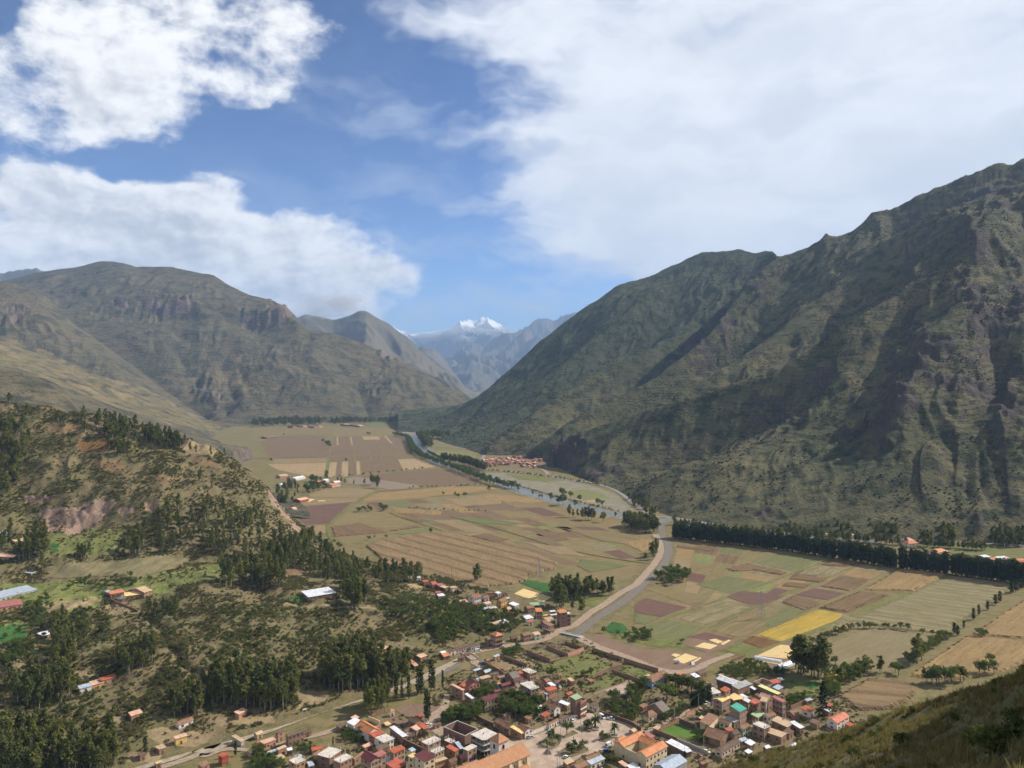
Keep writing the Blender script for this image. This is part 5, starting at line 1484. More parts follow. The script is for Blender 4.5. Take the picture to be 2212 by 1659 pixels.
H('b',(1105,592),(1120,652),(1255,612),12.4,'shed','orange','dkbrick','orange canopied attic on the tall dark brick house',(1,1),cat='attic',name='rooftop_room')
H('b',(755,680),(780,692),(885,677),3.5,'flat','yellow','yellow','small yellow block right of the orange brick house')
H('b',(760,762),(870,822),(1055,802),4,'shed','tan','adobe','adobe house with wide tan roof behind the balcony house')
H('b',(720,812),(800,867),(865,832),4,'gb','tile','adobe','adobe house with old tiles left of the wide tan roof')
r=H('b',(775,872),(920,927),(1000,887),6.5,'shed','tile','brick','brick house with white balcony rail on the corner above the bridge',(2,3))
mb=MB()
mb.box(-1.2,-.06,0,r[1],3.0,3.15)
mb.box(-1.25,-1.12,0,r[1],3.15,4.0)
mb.build('balcony',WALL['white'],r[0])
mb=MB()
for k in range(4):
 y=.2+(r[1]-.4)*k/3
 mb.box(-1.2,-1.05,y-.09,y+.09,4.0,6.3)
mb.build('balcony_post',WALL['white'],r[0])
H('b',(340,722),(410,782),(530,732),3,'shed','white','white','white house with white tin roof on the shrubby slope')
H('b',(420,812),(450,842),(545,817),3,'shed','red','white','white cottage with red roof on the shrubby slope')
H('b',(900,592),(930,612),(1045,597),3,'shed','white','dark','low shed with white tin roof left of the tall brick house',cat='shed',name='shed')
H('b',(905,660),(940,690),(1110,670),3,'flat','slab','tan','low tan house with slab roof left of the tall brick house')
# --- houses between the small bridge and the square (view c, d)
H('c',(145,852),(400,937),(440,917),6,'shed','pink','brick','long plain brick building with brown sheet roof by the footpath',(0,1))
H('c',(462,762),(545,837),(770,767),6,'ga','maroon','salmon','salmon two storey house with maroon roof in the garden',(3,1))
H('c',(760,662),(800,702),(1000,642),4,'shed','tan','brick','low brick house with tan roof behind the salmon house')
H('c',(680,697),(735,727),(800,707),3,'shed','white','brick','tin roofed lean to between salmon and brick houses',cat='shed',name='shed')
H('c',(1200,802),(1260,852),(1510,767),5,'gb','maroon','dark','dark house with broad maroon roof behind the teal kiosk')
H('c',(1100,772),(1150,802),(1245,777),5,'hip','orange','teal','teal kiosk with small orange hipped roof in the garden',cat='kiosk',name='kiosk')
H('c',(1322,572),(1500,702),(1640,642),6,'gb','thatch','adobe','weathered grey adobe house with small square windows',(3,3))
H('c',(1500,692),(1545,752),(1715,692),6.5,'gb','maroon','cream','cream house with maroon roof against the grey adobe house')
H('c',(1660,482),(1870,572),(2030,532),5,'flat','slab','obrick','new orange brick house with bare columns beside the dry plot',(2,1),cols=4,frame=True)
H('c',(1580,545),(1640,580),(1740,555),4,'shed','red','brick','brick room with red roof against the new brick house')
H('c',(1232,922),(1330,972),(1605,892),6,'gb','maroon','cream','long cream house with maroon roof behind garden trees',(5,1))
H('c',(1040,942),(1100,982),(1240,932),4,'gb','maroon','adobe','low adobe wing with maroon roof left of the long cream house')
H('c',(1480,932),(1560,967),(1655,932),6,'flat','tan','brick','square brick house with flat tan roof at the end of the maroon roof',(1,1))
H('c',(1640,782),(1890,932),(2060,872),8.5,'flat','slab','brick','large unfinished brick house with tall roof columns',(2,2),cols=5,frame=True)
H('c',(1685,1002),(1800,1057),(1880,1017),4,'shed','white','obrick','orange brick lean to with white tin roof below the unfinished house')
H('c',(790,1117),(880,1182),(1215,1087),6.5,'shed','maroon','cream','two storey cream house with maroon sheet roof and long balcony',(5,1))
H('c',(1420,1132),(1490,1152),(1580,1117),3,'shed','red','salmon','small salmon hut with red roof among garden trees')
H('c',(1040,197),(1100,207),(1230,167),3,'shed','steel','obrick','orange brick shed with grey tin roof inside the walled plot',cat='shed',name='shed')
H('c',(415,1042),(600,1117),(675,1102),3,'shed','white','adobe','shed with long white tin roof right of the plain brick building',cat='shed',name='shed')
H('c',(635,500),(650,520),(780,470),2.2,'shed','steel','adobe','small tin shed in the dry grass by the gravel road',cat='shed',name='shed')
H('d',(735,742),(845,777),(1025,702),4,'gb','tile','white','white cottage with tiled roof by the round green tree',(2,1))
H('d',(1010,692),(1100,742),(1180,717),3.5,'shed','tan','brick','brick shed with tan roof right of the white cottage',cat='shed',name='shed')
H('d',(465,702),(560,762),(640,722),3.5,'gb','tile','adobe','adobe cottage with old tiles beside the weedy plot')
H('d',(545,682),(680,732),(765,712),3.5,'ga','tile','adobe','adobe cottage with pale tiles behind the old tiled one')
H('d',(320,717),(450,802),(520,772),3.5,'ga','tile','adobe','tiled adobe cottage right of the unfinished brick house')
H('d',(580,802),(700,862),(775,827),3,'shed','white','adobe','shed with bright white tin roof between tiled cottages',cat='shed',name='shed')
H('d',(520,922),(620,967),(805,892),7,'shed','red','obrick','two storey orange brick house with red and orange sheet roof',(3,1))
H('d',(520,1000),(570,1030),(620,985),6.0,'flat','steel','grey','narrow grey stair tower beside the red sheet roof',(1,1),cat='tower',name='stair_tower')
H('d',(325,1012),(390,1047),(510,967),4,'gb','tile','adobe','adobe house with tiles left of the stair tower')
H('d',(640,1137),(740,1197),(930,1122),4,'shed','dktile','adobe','adobe house with broad dark tiled slope behind the green roofed house')
H('d',(480,1262),(740,1372),(870,1292),4.5,'ga','tile','white','white gabled house with long tiled roof above the square',(1,3))
H('d',(840,1217),(1040,1282),(1060,1222),3.5,'shed','white','adobe','white tin lean to between tiled house and tall brick house',cat='shed',name='shed')
r=H('d',(1050,1162),(1310,1227),(1475,1162),9.6,'flat','rose','dkbrick','tall brick house with glazed white front at the square corner',(4,2))
mb=MB()
mb.box(-.1,r[2]+.1,-.35,-.06,3.1,3.6)
mb.box(-.1,r[2]+.1,-.35,-.06,5.9,6.6)
mb.build('facade_band',WALL['white'],r[0])
mb=MB()
for (x0,x1,y0,y1) in ((0,r[2],0,.15),(0,.15,.15,r[1]),(r[2]-.15,r[2],.15,r[1]),(.15,r[2]-.15,r[1]-.15,r[1])):
 mb.box(x0,x1,y0,y1,9.85,10.9)
mb.build('parapet',WALL['brick'],r[0])
H('d',(1065,1092),(1195,1147),(1355,1087),12.4,'shed','green','dkbrick','green and orange sheet canopy on top of the tall corner house',(0,0),cat='attic',name='rooftop_room')
H('d',(1480,1222),(1570,1282),(1700,1242),4,'gb','dktile','white','white house with dark tiles right of the tall corner house',(3,1))
H('f',(800,562),(900,592),(1280,492),3.4,'shed','dktile','white','long white row house with collapsing dark tiles on the square',(6,0),rise=.8)
H('f',(560,692),(620,712),(850,602),3.4,'gb','tile','white','low white house with tiles and red door on the square',(4,0))
H('e',(1855,787),(2035,887),(2205,807),4.5,'ga','tile','white','white house with red doors and tiled gable on the square',(2,0))
H('e',(1705,812),(1960,922),(2025,882),4,'shed','yellow','adobe','shed with pale cream sheet roof beside the red doored house',cat='shed',name='shed')
H('e',(1345,647),(1540,727),(1685,667),4,'ga','tile','adobe','long tiled adobe barn with weathered pink tiles',(0,1),cat='barn',name='barn')
H('e',(1540,747),(1685,827),(1765,767),3.8,'ga','tile','adobe','broken tiled adobe shed between barn and cream sheet roof',cat='shed',name='shed')
# --- round the church (view e, l, m)
open_walls('e',(260,767),(720,967),(1010,815),7.5,'dkbrick','large roofless brick warehouse shell behind the church',cols=0)
H('e',(680,1242),(790,1302),(985,1192),7,'flat','slab','brick','narrow two storey brick house with wide windows by the church tower',(2,0),frame=True)
H('e',(290,1242),(510,1312),(612,1257),4,'shed','red','adobe','adobe house with vivid orange red tarp roof behind the church')
H('e',(490,1142),(620,1252),(712,1227),4,'shed','steel','adobe','shed with grey tin roof beside the orange red tarp roof',cat='shed',name='shed')
H('l',(1690,1087),(1860,1167),(2150,1042),8,'flat','slab','brick','unfinished brick house with rebar columns behind the maroon roofed tower house',(2,1),cols=4,frame=True)
H('e',(230,1052),(420,1117),(545,1077),5,'flat','slab','dkbrick','low unfinished house with four columns beside the warehouse shell',(2,1),cols=3)
H('e',(-60,1292),(70,1352),(290,1247),6,'flat','slab','tan','tan unfinished house with rubble on its slab roof',(3,1),cols=4)
H('e',(60,1502),(95,1562),(325,1462),5,'flat','tan','obrick','orange brick house with a row of windows near the church',(5,0))
H('e',(300,1502),(420,1562),(565,1492),3.5,'gb','dktile','obrick','low house with dark tiles and orange doors near the church',(4,0))
H('e',(580,1400),(650,1460),(780,1440),3,'shed','rose','adobe','small shed with rose roof against the narrow brick house',cat='shed',name='shed')
H('l',(235,747),(560,927),(840,827),5,'ga','orange','white','warehouse with large bright orange roof at the town edge',(2,1),rise=2.4,cat='warehouse',name='warehouse')
H('l',(100,692),(240,752),(400,642),4,'shed','white','white','white tin roofed annex behind the orange warehouse',cat='shed',name='shed')
H('l',(555,932),(690,1007),(890,892),4.5,'shed','red','brick','brick house with red roof and white skylights beside the warehouse')
H('l',(695,1002),(885,1117),(1130,1027),5.5,'flat','slab','white','white house with cluttered concrete slab roof below the warehouse',(3,1))
H('l',(960,402),(1040,432),(1155,407),3.5,'hip','orange','white','small white kiosk with orange hipped roof in the compound',cat='kiosk',name='kiosk')
H('l',(985,812),(1315,987),(1440,957),4.5,'shed','white','dkbrick','long brick shed with white tin roof in the compound',(0,0),cat='shed',name='shed')
H('l',(1420,612),(1580,692),(1700,622),4,'ga','dktile','adobe','adobe house with dark tiles at the compound corner')
H('l',(1590,742),(1780,817),(1905,782),4,'shed','red','brick','brick house with bright red roof at the dirt yard')
H('l',(1490,802),(1600,862),(1710,792),4,'shed','pink','brick','brick house with pale pink roof left of the red roof')
H('l',(1300,842),(1380,887),(1520,802),3.5,'gb','dktile','white','white walled house with grey tiles and a blue door',(3,0),door='b')
H('l',(365,1402),(615,1542),(870,1442),9,'ga','maroon','brick','three storey brick house with maroon roof at the lower edge of town',(3,1),frame=True)
H('l',(655,1387),(760,1442),(950,1342),9.6,'shed','rose','brick','brick upper room with rose sheet roof on the maroon house',(2,0),cat='attic',name='rooftop_room')
H('l',(625,1222),(780,1292),(1040,1192),3.5,'gb','dktile','adobe','low adobe house with mossy dark tiles below the slab house')
H('l',(995,1292),(1110,1342),(1380,1237),8.5,'shed','rust','brick','three storey brick house with rusty red roof and open top floor',(3,0),frame=True)
H('l',(1420,1272),(1500,1312),(1595,1267),5,'shed','steel','white','white stair house with grey tin roof in the courtyard')
H('l',(930,1612),(1150,1702),(1400,1562),5,'shed','red','brick','wide brick house with red roof at the lower edge of town')
H('l',(880,1480),(950,1560),(1105,1500),4,'shed','steel','adobe','grey tin lean to below the rusty red roof',cat='shed',name='shed')
r=H('l',(1545,1372),(1770,1537),(2020,1437),11,'shedl','maroon','cream','four storey cream house with maroon roof near the church',(2,1),rise=.5)
H('l',(1405,1397),(1545,1470),(1690,1400),9,'flat','yellow','cream','lower cream wing left of the four storey house',(0,1))
H('l',(205,1452),(270,1502),(440,1342),3.5,'gb','tile','adobe','tiled adobe hut left of the maroon three storey house')
H('m',(1430,1347),(1690,1502),(1840,1302),6,'flat','slab','dkbrick','brick house with wide bare white slab roof at the lower town edge',(0,1),cols=2)
H('m',(1720,1482),(1880,1567),(2150,1422),6,'flat','slab','brick','brick house with white slab roof and open balcony',(3,0),cols=2)
H('m',(710,1492),(920,1572),(1165,1492),6.5,'flat','slab','obrick','orange brick house with white slab roof and blue ground floor',(2,1),cols=2)
H('m',(785,1397),(870,1442),(1090,1412),4.5,'hip','bluetin','white','house with pale blue tin hipped roof behind the white slab')
H('m',(690,1252),(740,1287),(860,1267),3,'shed','white','dark','dark shed with white tin roof in the shrubs',cat='shed',name='shed')
H('m',(470,1252),(530,1272),(730,1197),4,'shed','tan','brick','brick shed with tan sloping roof below the pink house',cat='shed',name='shed')
H('m',(240,1342),(300,1352),(520,1287),2.5,'shed','steel','adobe','low adobe shed with dark tin roof below the pink house',cat='shed',name='shed')
H('m',(110,1082),(215,1142),(505,1047),4,'flat','pink','salmon','pink house with flat roof and four dark windows on the track',(4,0))
H('m',(20,1112),(60,1137),(150,1127),3,'shed','orange','salmon','small lean to with orange awning by the pink house',cat='shed',name='shed')
H('m',(610,960),(780,930),(1180,832),6,'gb','dktile','adobe','ruined adobe house with sagging dark roof on the track',(4,0))
H('m',(450,902),(525,922),(680,837),5,'shed','dktile','brick','tall brick shed left of the ruined adobe house',cat='shed',name='shed')
H('C',(245,1342),(330,1377),(365,1362),3,'shed','tan','grey','bus shelter with pale flat roof beside the gravel road',(0,0),cat='shelter',name='shelter')
H('C',(125,1492),(165,1512),(230,1482),5,'flat','red','red','small brick red kiosk with red roof in bright grass',(2,1),cat='kiosk',name='kiosk')
# --- houses on the near hill (view C, D, E, o)
H('C',(1515,597),(1560,617),(1625,597),8,'flat','pink','salmon','three level salmon house in the eucalyptus grove',(2,1))
H('C',(1865,637),(1895,657),(1945,632),3.5,'shed','pink','adobe','adobe hut with pink roof above the gravel road bend')
H('C',(1700,667),(1730,682),(1790,657),3,'shed','pink','adobe','pink roofed hut at the lower edge of the grove')
H('C',(1735,692),(1770,722),(1830,692),3,'shed','salmon','adobe','salmon roofed hut at the lower edge of the grove')
H('C',(1820,705),(1840,725),(1870,712),3,'shed','tan','adobe','tan roofed hut at the lower edge of the grove')
H('C',(865,62),(910,107),(1145,62),4.5,'shed','white','dkbrick','long brick house with wide white tin roof on the hill bench',(6,1))
H('C',(1075,70),(1085,80),(1150,62),4,'shed','pink','cream','cream annex with pink roof at the end of the white tin roof')
H('C',(270,1132),(310,1147),(385,1107),3.5,'shed','pink','obrick','small orange brick house with pink roof under the grove')
H('D',(-100,105),(-40,142),(300,52),4,'shed','steel','grey','long shed with pale grey tin roof among hillside fields',cat='shed',name='shed')
H('D',(-60,182),(-30,217),(205,182),3.5,'shed','rose','salmon','long shed with faded red roof and white patches',cat='shed',name='shed')
H('D',(1075,77),(1090,97),(1260,77),4,'shed','yellow','brick','brick farmhouse with yellow roof on the hill bench')
H('D',(1100,42),(1260,62),(1340,42),5,'gb','tan','brick','brick farmhouse with rusty tan roof behind the yellow roof')
H('D',(940,97),(960,112),(1085,87),3,'shed','salmon','adobe','adobe hut with salmon roof left of the yellow roof')
H('D',(915,112),(945,127),(980,117),2.5,'shed','bluetin','adobe','tiny shelter with blue tarp roof left of the farm',cat='shelter',name='shelter')
H('D',(350,417),(375,442),(465,402),3,'shed','white','adobe','shack with bent white tin roof among hillside trees')
H('D',(860,882),(885,897),(1018,857),4,'shed','red','adobe','hillside house with vivid orange red roof')
H('D',(780,907),(800,932),(905,902),3.5,'shed','pink','ochre','hillside house with pink roof left of the orange red one')
H('D',(675,942),(690,962),(805,932),3,'shed','steel','white','hillside house with grey tin roof left of the pink one')
H('D',(1120,1152),(1140,1177),(1240,1142),3.5,'shed','pink','obrick','lone orange hut with pink roof on bare hillside')
H('D',(1525,1222),(1555,1247),(1685,1197),3,'gb','tile','white','white hut with half red tiled roof above the gravel road')
H('D',(1515,1342),(1525,1362),(1630,1327),4,'shed','pink','yellow','yellow hut with pink roof just above the gravel road')
H('D',(1340,1420),(1390,1445),(1460,1425),3.2,'flat','tan','adobe','square adobe store built into the road bank',cat='shed',name='shed')
H('o',(-30,267),(90,287),(160,247),4,'shed','pink','brick','brick house with pink roof left of the stubble terrace')
H('o',(85,197),(130,217),(285,187),3.5,'shed','yellow','white','white house with cream roof left of the stubble terrace')
H('o',(245,270),(255,287),(335,242),3.5,'shed','bluetin','brick','brick hut with blue grey tin roof left of the stubble terrace')
H('o',(-40,205),(10,220),(75,200),3.5,'shed','steel','white','white hut with grey tin roof left of the stubble terrace')
H('E',(1460,1467),(1560,1480),(1600,1457),4,'shed','tan','brick','brick house with tan roof inside the hill compound wall')
# --- garden quarter right of the square (view g, h, i)
H('g',(990,502),(1130,562),(1330,487),3.5,'hip','tile','cream','cream garden house with tiled hipped roof',rise=2.6)
H('g',(1040,317),(1450,442),(1640,377),4,'gb','thatch','adobe','large garden house with grey weathered roof and roof tank',(2,2),rise=3.6,tank=True)
H('g',(1030,952),(1190,1017),(1270,967),4,'shed','rose','brick','brick room with rose red sheet roof behind the yellow hall')
H('g',(1520,1142),(1900,1312),(1990,1222),3.5,'shed','white','dark','market stall under a large white sheet roof',(0,0),cat='stall',name='market_stall')
H('g',(1890,1292),(1960,1322),(2085,1292),3,'shed','white','dark','market stall under a small whitish sheet roof',(0,0),cat='stall',name='market_stall')
H('g',(1240,1592),(1560,1762),(1950,1502),4.5,'gb','bluetin','grey','hall with wide blue grey metal gabled roof at the picture foot',(0,0),rise=1.8,cat='hall',name='hall')
H('g',(430,1562),(640,1642),(750,1612),3,'shed','pink','adobe','adobe shed with pink sheet roof beside the yellow hall',cat='shed',name='shed')
H('g',(630,1642),(800,1722),(960,1652),3,'shed','white','adobe','adobe shed with white sheet roof beside the yellow hall',cat='shed',name='shed')
H('f',(1050,1612),(1250,1692),(1520,1597),4,'gb','tile','adobe','adobe house with brown patched tiles at the foot of the square',(3,0))
H('f',(1340,1437),(1480,1507),(1755,1402),4,'gb','tile','adobe','adobe house with brown tiles behind the patched one',(3,0))
H('f',(1465,1532),(1540,1612),(1815,1457),3.5,'shed','steel','white','white house with pale metal roof below the square',(3,0))
r=H('h',(700,682),(930,767),(1300,602),4.5,'gb','tile','blue','long blue schoolhouse with tiled roof behind the big tree',(6,1))
H('h',(1420,572),(1540,592),(1655,552),9,'flat','orange','obrick','slim tall brick tower house at the dirt lot',(1,0),frame=True)
H('i',(460,547),(600,602),(740,522),3,'gb','dktile','adobe','low adobe house with dark tiles near the dirt lot')
H('i',(375,602),(490,662),(590,627),3,'shed','white','adobe','adobe shed with white tin roof near the dirt lot',cat='shed',name='shed')
open_walls('i',(510,742),(880,882),(985,852),3.6,'obrick','roofless orange brick rooms with columns beside the long shed',cols=5)
H('i',(915,677),(1340,812),(1510,747),5.5,'ga','white','dark','long open machinery shed with white metal roof',(0,0),rise=1.2,cat='shed',name='shed')  # shaded open interior painted as solid dark walls
H('i',(1275,852),(1425,914),(1725,792),5,'shed','greyflat','brick','shed with grey concrete roof joined to the machinery shed',(0,0),cat='shed',name='shed')
H('i',(1000,932),(1150,967),(1280,907),12,'shed','rust','brick','brick tower room with rust red roof above the yellow roofed house',(1,1))
H('i',(850,1112),(1070,1182),(1280,1087),8,'gb','yellow','brick','tall brick house with cream yellow roof by the lane',(0,1),rise=1.0,frame=True)
H('i',(1270,1082),(1300,1182),(1430,1112),6,'shed','yellow','brick','brick house with cream roof right of the tall one')
H('i',(1390,1082),(1440,1142),(1540,1112),6,'shed','yellow','salmon','salmon house with cream roof beside the white tin roofs')
H('i',(1235,1332),(1460,1407),(1620,1327),8.5,'shed','teal','brick','brick house with vivid teal green sheet roof',(0,0),rise=1.6,frame=True)
H('i',(1655,1202),(1805,1247),(1925,1172),6.5,'shed','red','brick','brick house with vivid red roof right of the teal roof',(1,2))
H('i',(1450,1057),(1590,1107),(1640,1077),4,'shed','white','brick','shed with white tin roof behind the red roofed house',cat='shed',name='shed')
H('i',(1490,1152),(1640,1202),(1720,1162),5,'shed','white','tan','tan house with patchy white tin roof left of the red roof',(1,2))
H('i',(1695,1477),(1850,1537),(2010,1442),3.5,'shed','green','adobe','adobe house with pale green and white tin roof')
H('i',(1665,882),(1770,927),(1825,902),3.5,'shed','white','dark','dark shed with white tin roof beside the lime roof',cat='shed',name='shed')
H('i',(1110,1552),(1330,1642),(1460,1582),3.5,'flat','greyflat','brick','low brick annex with grey slab below the teal roof')
H('i',(720,900),(880,1060),(1010,985),5,'flat','slab','white','white annex with slab roof behind the cream yellow roof',(1,0))
# --- right part of the town (view j, k, B)
H('j',(165,872),(620,1022),(715,992),4,'shed','lime','adobe','long low building with lime yellow sheet roof',(0,3))
open_walls('j',(115,742),(400,862),(560,772),4.5,'obrick','unfinished brick house with jagged walls behind the lime roof',cols=6)
H('j',(490,742),(510,812),(630,752),5,'shed','red','brick','brick room with red roof beside the jagged walls')
H('j',(520,887),(640,937),(730,862),3.5,'shed','bluetin','brick','brick hut with blue tin roof beside the lime roof')
H('j',(480,1112),(735,1197),(810,1162),9.5,'shed','rose','brick','three storey brick house with rose and grey roof above the tiled houses',(1,3),frame=True)
H('j',(220,1167),(370,1192),(430,1102),10,'flat','tan','brick','tall bare brick stair block right of the red roof',(0,1),frame=True)
H('j',(120,1077),(420,1092),(610,1057),7,'ga','pink','brick','brick house with pale pink gabled roof behind the stair block')
H('j',(280,1462),(420,1532),(590,1457),3.5,'gb','tile','white','white cottage with tiles below the three storey brick house',(3,1))
H('j',(800,1407),(985,1492),(1085,1427),4,'gb','tile','adobe','adobe house with tiles left of the patchy red roof')
H('j',(1140,1347),(1340,1422),(1405,1347),4,'shed','rust','white','white house with patchy red roof by the dark conifer')
H('j',(560,1592),(760,1662),(960,1592),3.5,'hip','dktile','adobe','adobe house with dark hipped tiles near the dark conifer')
H('j',(1650,1567),(1910,1647),(2210,1502),4.5,'gb','salmon','white','white house with large salmon red gabled roof at the slope foot',(3,1))
H('j',(1300,1642),(1480,1692),(1570,1622),3,'shed','dktile','adobe','low adobe shed with dark tiles left of the salmon roof',cat='shed',name='shed')
H('j',(1235,1152),(1260,1182),(1360,1132),2.5,'shed','bluetin','adobe','tiny shed with blue tin roof left of the dark conifer',cat='shed',name='shed')
H('k',(480,687),(770,697),(1085,537),5,'shed','tile','cream','big cream walled hall with one broad tiled slope beside the lawn',(0,0),rise=.8,cat='hall',name='hall')
H('k',(985,642),(1225,712),(1310,657),4,'ga','tile','mint','pale green walled house with tiles right of the tiled hall',(1,2))
H('k',(670,942),(1050,1082),(1215,897),4,'ga','tile','adobe','large old house with sagging tiled roof below the lawn',(2,0),rise=2.8)
H('k',(1140,822),(1210,882),(1315,827),4,'shed','red','adobe','hut with orange red tarp roof above the dark tiled house')
H('k',(1210,872),(1350,947),(1510,872),4,'gb','dktile','tan','tan house with dark tiles left of the mint green house')
H('k',(1390,762),(1530,832),(1680,747),5.5,'gb','tile','mint','mint green two storey house with tiled roof',(3,1))
H('B',(1020,1217),(1130,1267),(1180,1240),7,'flat','slab','brick','unfinished upper brick block right of the mint green house',(1,2),cols=3,frame=True)
H('B',(1130,1287),(1280,1342),(1322,1302),4,'flat','tan','brick','lower brick house with flat sandy roof at the slope foot',(1,2))
H('k',(885,1257),(1065,1322),(1485,1092),3.5,'gb','dktile','pinkwhite','long row house with dark tiles beside the grassy slope',(6,1))
H('k',(1550,1122),(1690,1177),(1810,1112),3,'shed','white','adobe','shed with white tin roof at the grassy slope',cat='shed',name='shed')
H('k',(1440,1052),(1500,1102),(1620,1042),3,'shed','steel','adobe','shed with dull grey tin roof at the grassy slope',cat='shed',name='shed')
H('B',(1335,1217),(1440,1257),(1490,1247),3.5,'shed','white','brick','brick house with long white tin roof near the salmon roof')
H('B',(1190,1202),(1330,1252),(1380,1212),4,'shed','tan','adobe','adobe house with tan sheet roof near the salmon roof')
# --- hamlet among the fields, far village and houses beyond the poplars
for k,(q,rc,wc,lab) in enumerate([(((335,737),(370,745),(425,727)),'white','white','white barn with bright roof in the field hamlet'),(((205,795),(225,803),(250,795)),'white','white','white hut at the hill foot beside the hamlet'),(((530,770),(550,780),(590,770)),'salmon','salmon','salmon house in the hamlet among trees'),(((600,755),(615,762),(640,755)),'white','white','white cottage in the hamlet among trees'),(((650,790),(680,803),(730,790)),'salmon','cream','cream house with salmon roof in the hamlet'),(((690,770),(705,778),(740,770)),'white','salmon','pink cottage with white roof in the hamlet'),(((375,922),(400,936),(445,918)),'pink','red','red walled house beside the ploughed pink field'),(((325,1000),(340,1008),(362,1000)),'pink','white','white house at the hill foot by the ploughed field'),(((200,715),(230,722),(290,712)),'tan','salmon','long low farm building left of the white barn'),(((75,378),(110,384),(190,376)),'thatch','adobe','lonely farmstead in the wide brown field')]):
 H('F',*q,4.5,'gb',rc,wc,lab,group='houses of the field hamlet')
for k,(q,rc,wc,lab) in enumerate([(((905,285),(925,293),(960,286)),'pink','white','villa with pale roof behind the poplar row near the rock face'),(((1055,291),(1070,297),(1090,291)),'pink','cream','small villa behind the poplar row'),(((1220,296),(1232,301),(1246,297)),'pink','cream','tiny villa behind the poplar row'),(((1512,325),(1540,335),(1580,327)),'pink','cream','upper villa with tan hipped roof beyond the poplars'),(((1530,340),(1560,352),(1602,343)),'salmon','cream','lower villa with orange hipped roof beyond the poplars'),(((1662,388),(1710,402),(1778,390)),'orange','white','white villa with broad orange hipped roof beyond the poplars')]):
 H('H',*q,5,'hip',rc,wc,lab,(3,1),group='villas beyond the poplars',name='villa',cat='villa')
for k,(x,y,rc,wc) in enumerate([(1985,425,'white','dkbrick'),(2030,440,'salmon','brick'),(2080,432,'white','salmon'),(2120,445,'salmon','brick'),(2060,458,'pink','brick'),(2180,445,'salmon','salmon'),(2140,475,'white','white'),(2205,455,'rust','brick'),(1965,455,'white','white')]):
 w_=22+8*((k*7)%3)
 H('H',(x-w_*.6,y-4),(x,y+6),(x+w_,y-3),5,'shed',rc,wc,'low house in the cluster at the far end of the poplars',group='houses at the end of the poplars')
rv=random.Random(5)
vil=[]
for (x0,x1,y0,y1,n) in ((20,130,345,385,9),(130,270,335,410,22),(270,400,320,400,20),(400,520,335,400,12),(540,720,360,430,20),(705,790,335,365,5),(460,570,300,325,5),(590,690,285,300,4)):
 got=0
 for _ in range(n*12):
  x,y=rv.uniform(x0,x1),rv.uniform(y0,y1)
  if all(abs(x-a)>17 or abs(y-b)>8 for a,b in vil):
   vil.append((x,y))
   got+=1
   if got==n:
    break
vil.sort(key=lambda q:q[1])
for k,(x,y) in enumerate(vil):
 w_=rv.uniform(11,19)
 rc=rv.choice(['salmon','tile','tile','tan','dktile','rose','pink','tile'])
 wc=rv.choice(['adobe','brick','brick','tan','dkbrick','adobe'])
 H('p',(x-w_*.7,y-3.0),(x-w_*.2,y+2.2),(x+w_*.8,y-2.0),rv.choice([4,4,5,6.5]),rv.choice(['shed','shed','gb','flat']),rc,wc,'small adobe or brick house of the village under the mountain',(1,0),group='houses of the village under the mountain')
for k in range(10):
 x,y=340+k*42+rv.uniform(-12,12),283+rv.uniform(-6,6)
 if k>5:
  x+=190
  y-=8
 H('F',(x-9,y-2),(x-2,y+2),(x+12,y-1.5),6,'gb',rv.choice(['tile','dktile','pink']),rv.choice(['adobe','tan']),'distant farmhouse below the broad mountain',(1,0),group='distant farmhouses below the broad mountain')
# --- lean-tos and stores in the yards between the houses
CROPS['Z']=(0,0,2212/4032)
ys=random.Random(21)
base_h=[q for q in HOUSES if 395<q[1]<640 and -330<q[0]<260]
made=0
for _ in range(900):
 q=ys.choice(base_h)
 an,ds=ys.uniform(0,6.28),ys.uniform(7,15)
 x,y=q[0]+math.cos(an)*ds,q[1]+math.sin(an)*ds
 w_,d_=ys.uniform(3,6.5),ys.uniform(2.5,4.5)
 if any(math.hypot(x-o[0],y-o[1])<7.5 for o in HOUSES) or y<400 or (y<470 and -40<x<40 and False):
  continue
 u,v=CU+F_D*x/y,HV+CAMZ*F_D/y
 if any(bool(inside([crop(c,*a) for a in p],np.array([u]),np.array([v]))[0]) for c,p in YARD_FREE):
  continue
 if ground_z(x,y)>1.5:
  continue
 ca,sa,h_=math.cos(q[4]),math.sin(q[4]),ys.choice([2.3,2.6,3.0])
 T3=[(x-sa*d_,y+ca*d_),(x,y),(x+ca*w_,y+sa*w_)]
 px=[(CU+F_D*a/b,HV+(CAMZ-h_)*F_D/b) for a,b in T3]
 H('Z',*px,h_,ys.choice(['shed','shed','gb']),ys.choice(['tile','dktile','white','tan','steel','rust','pink','dktile','tile']),ys.choice(['adobe','adobe','brick','tan']),'low store or lean to in a yard between the town houses',(1,0),cat='shed',name='shed',group='stores in the town yards')
 made+=1
 if made>=75:
  break
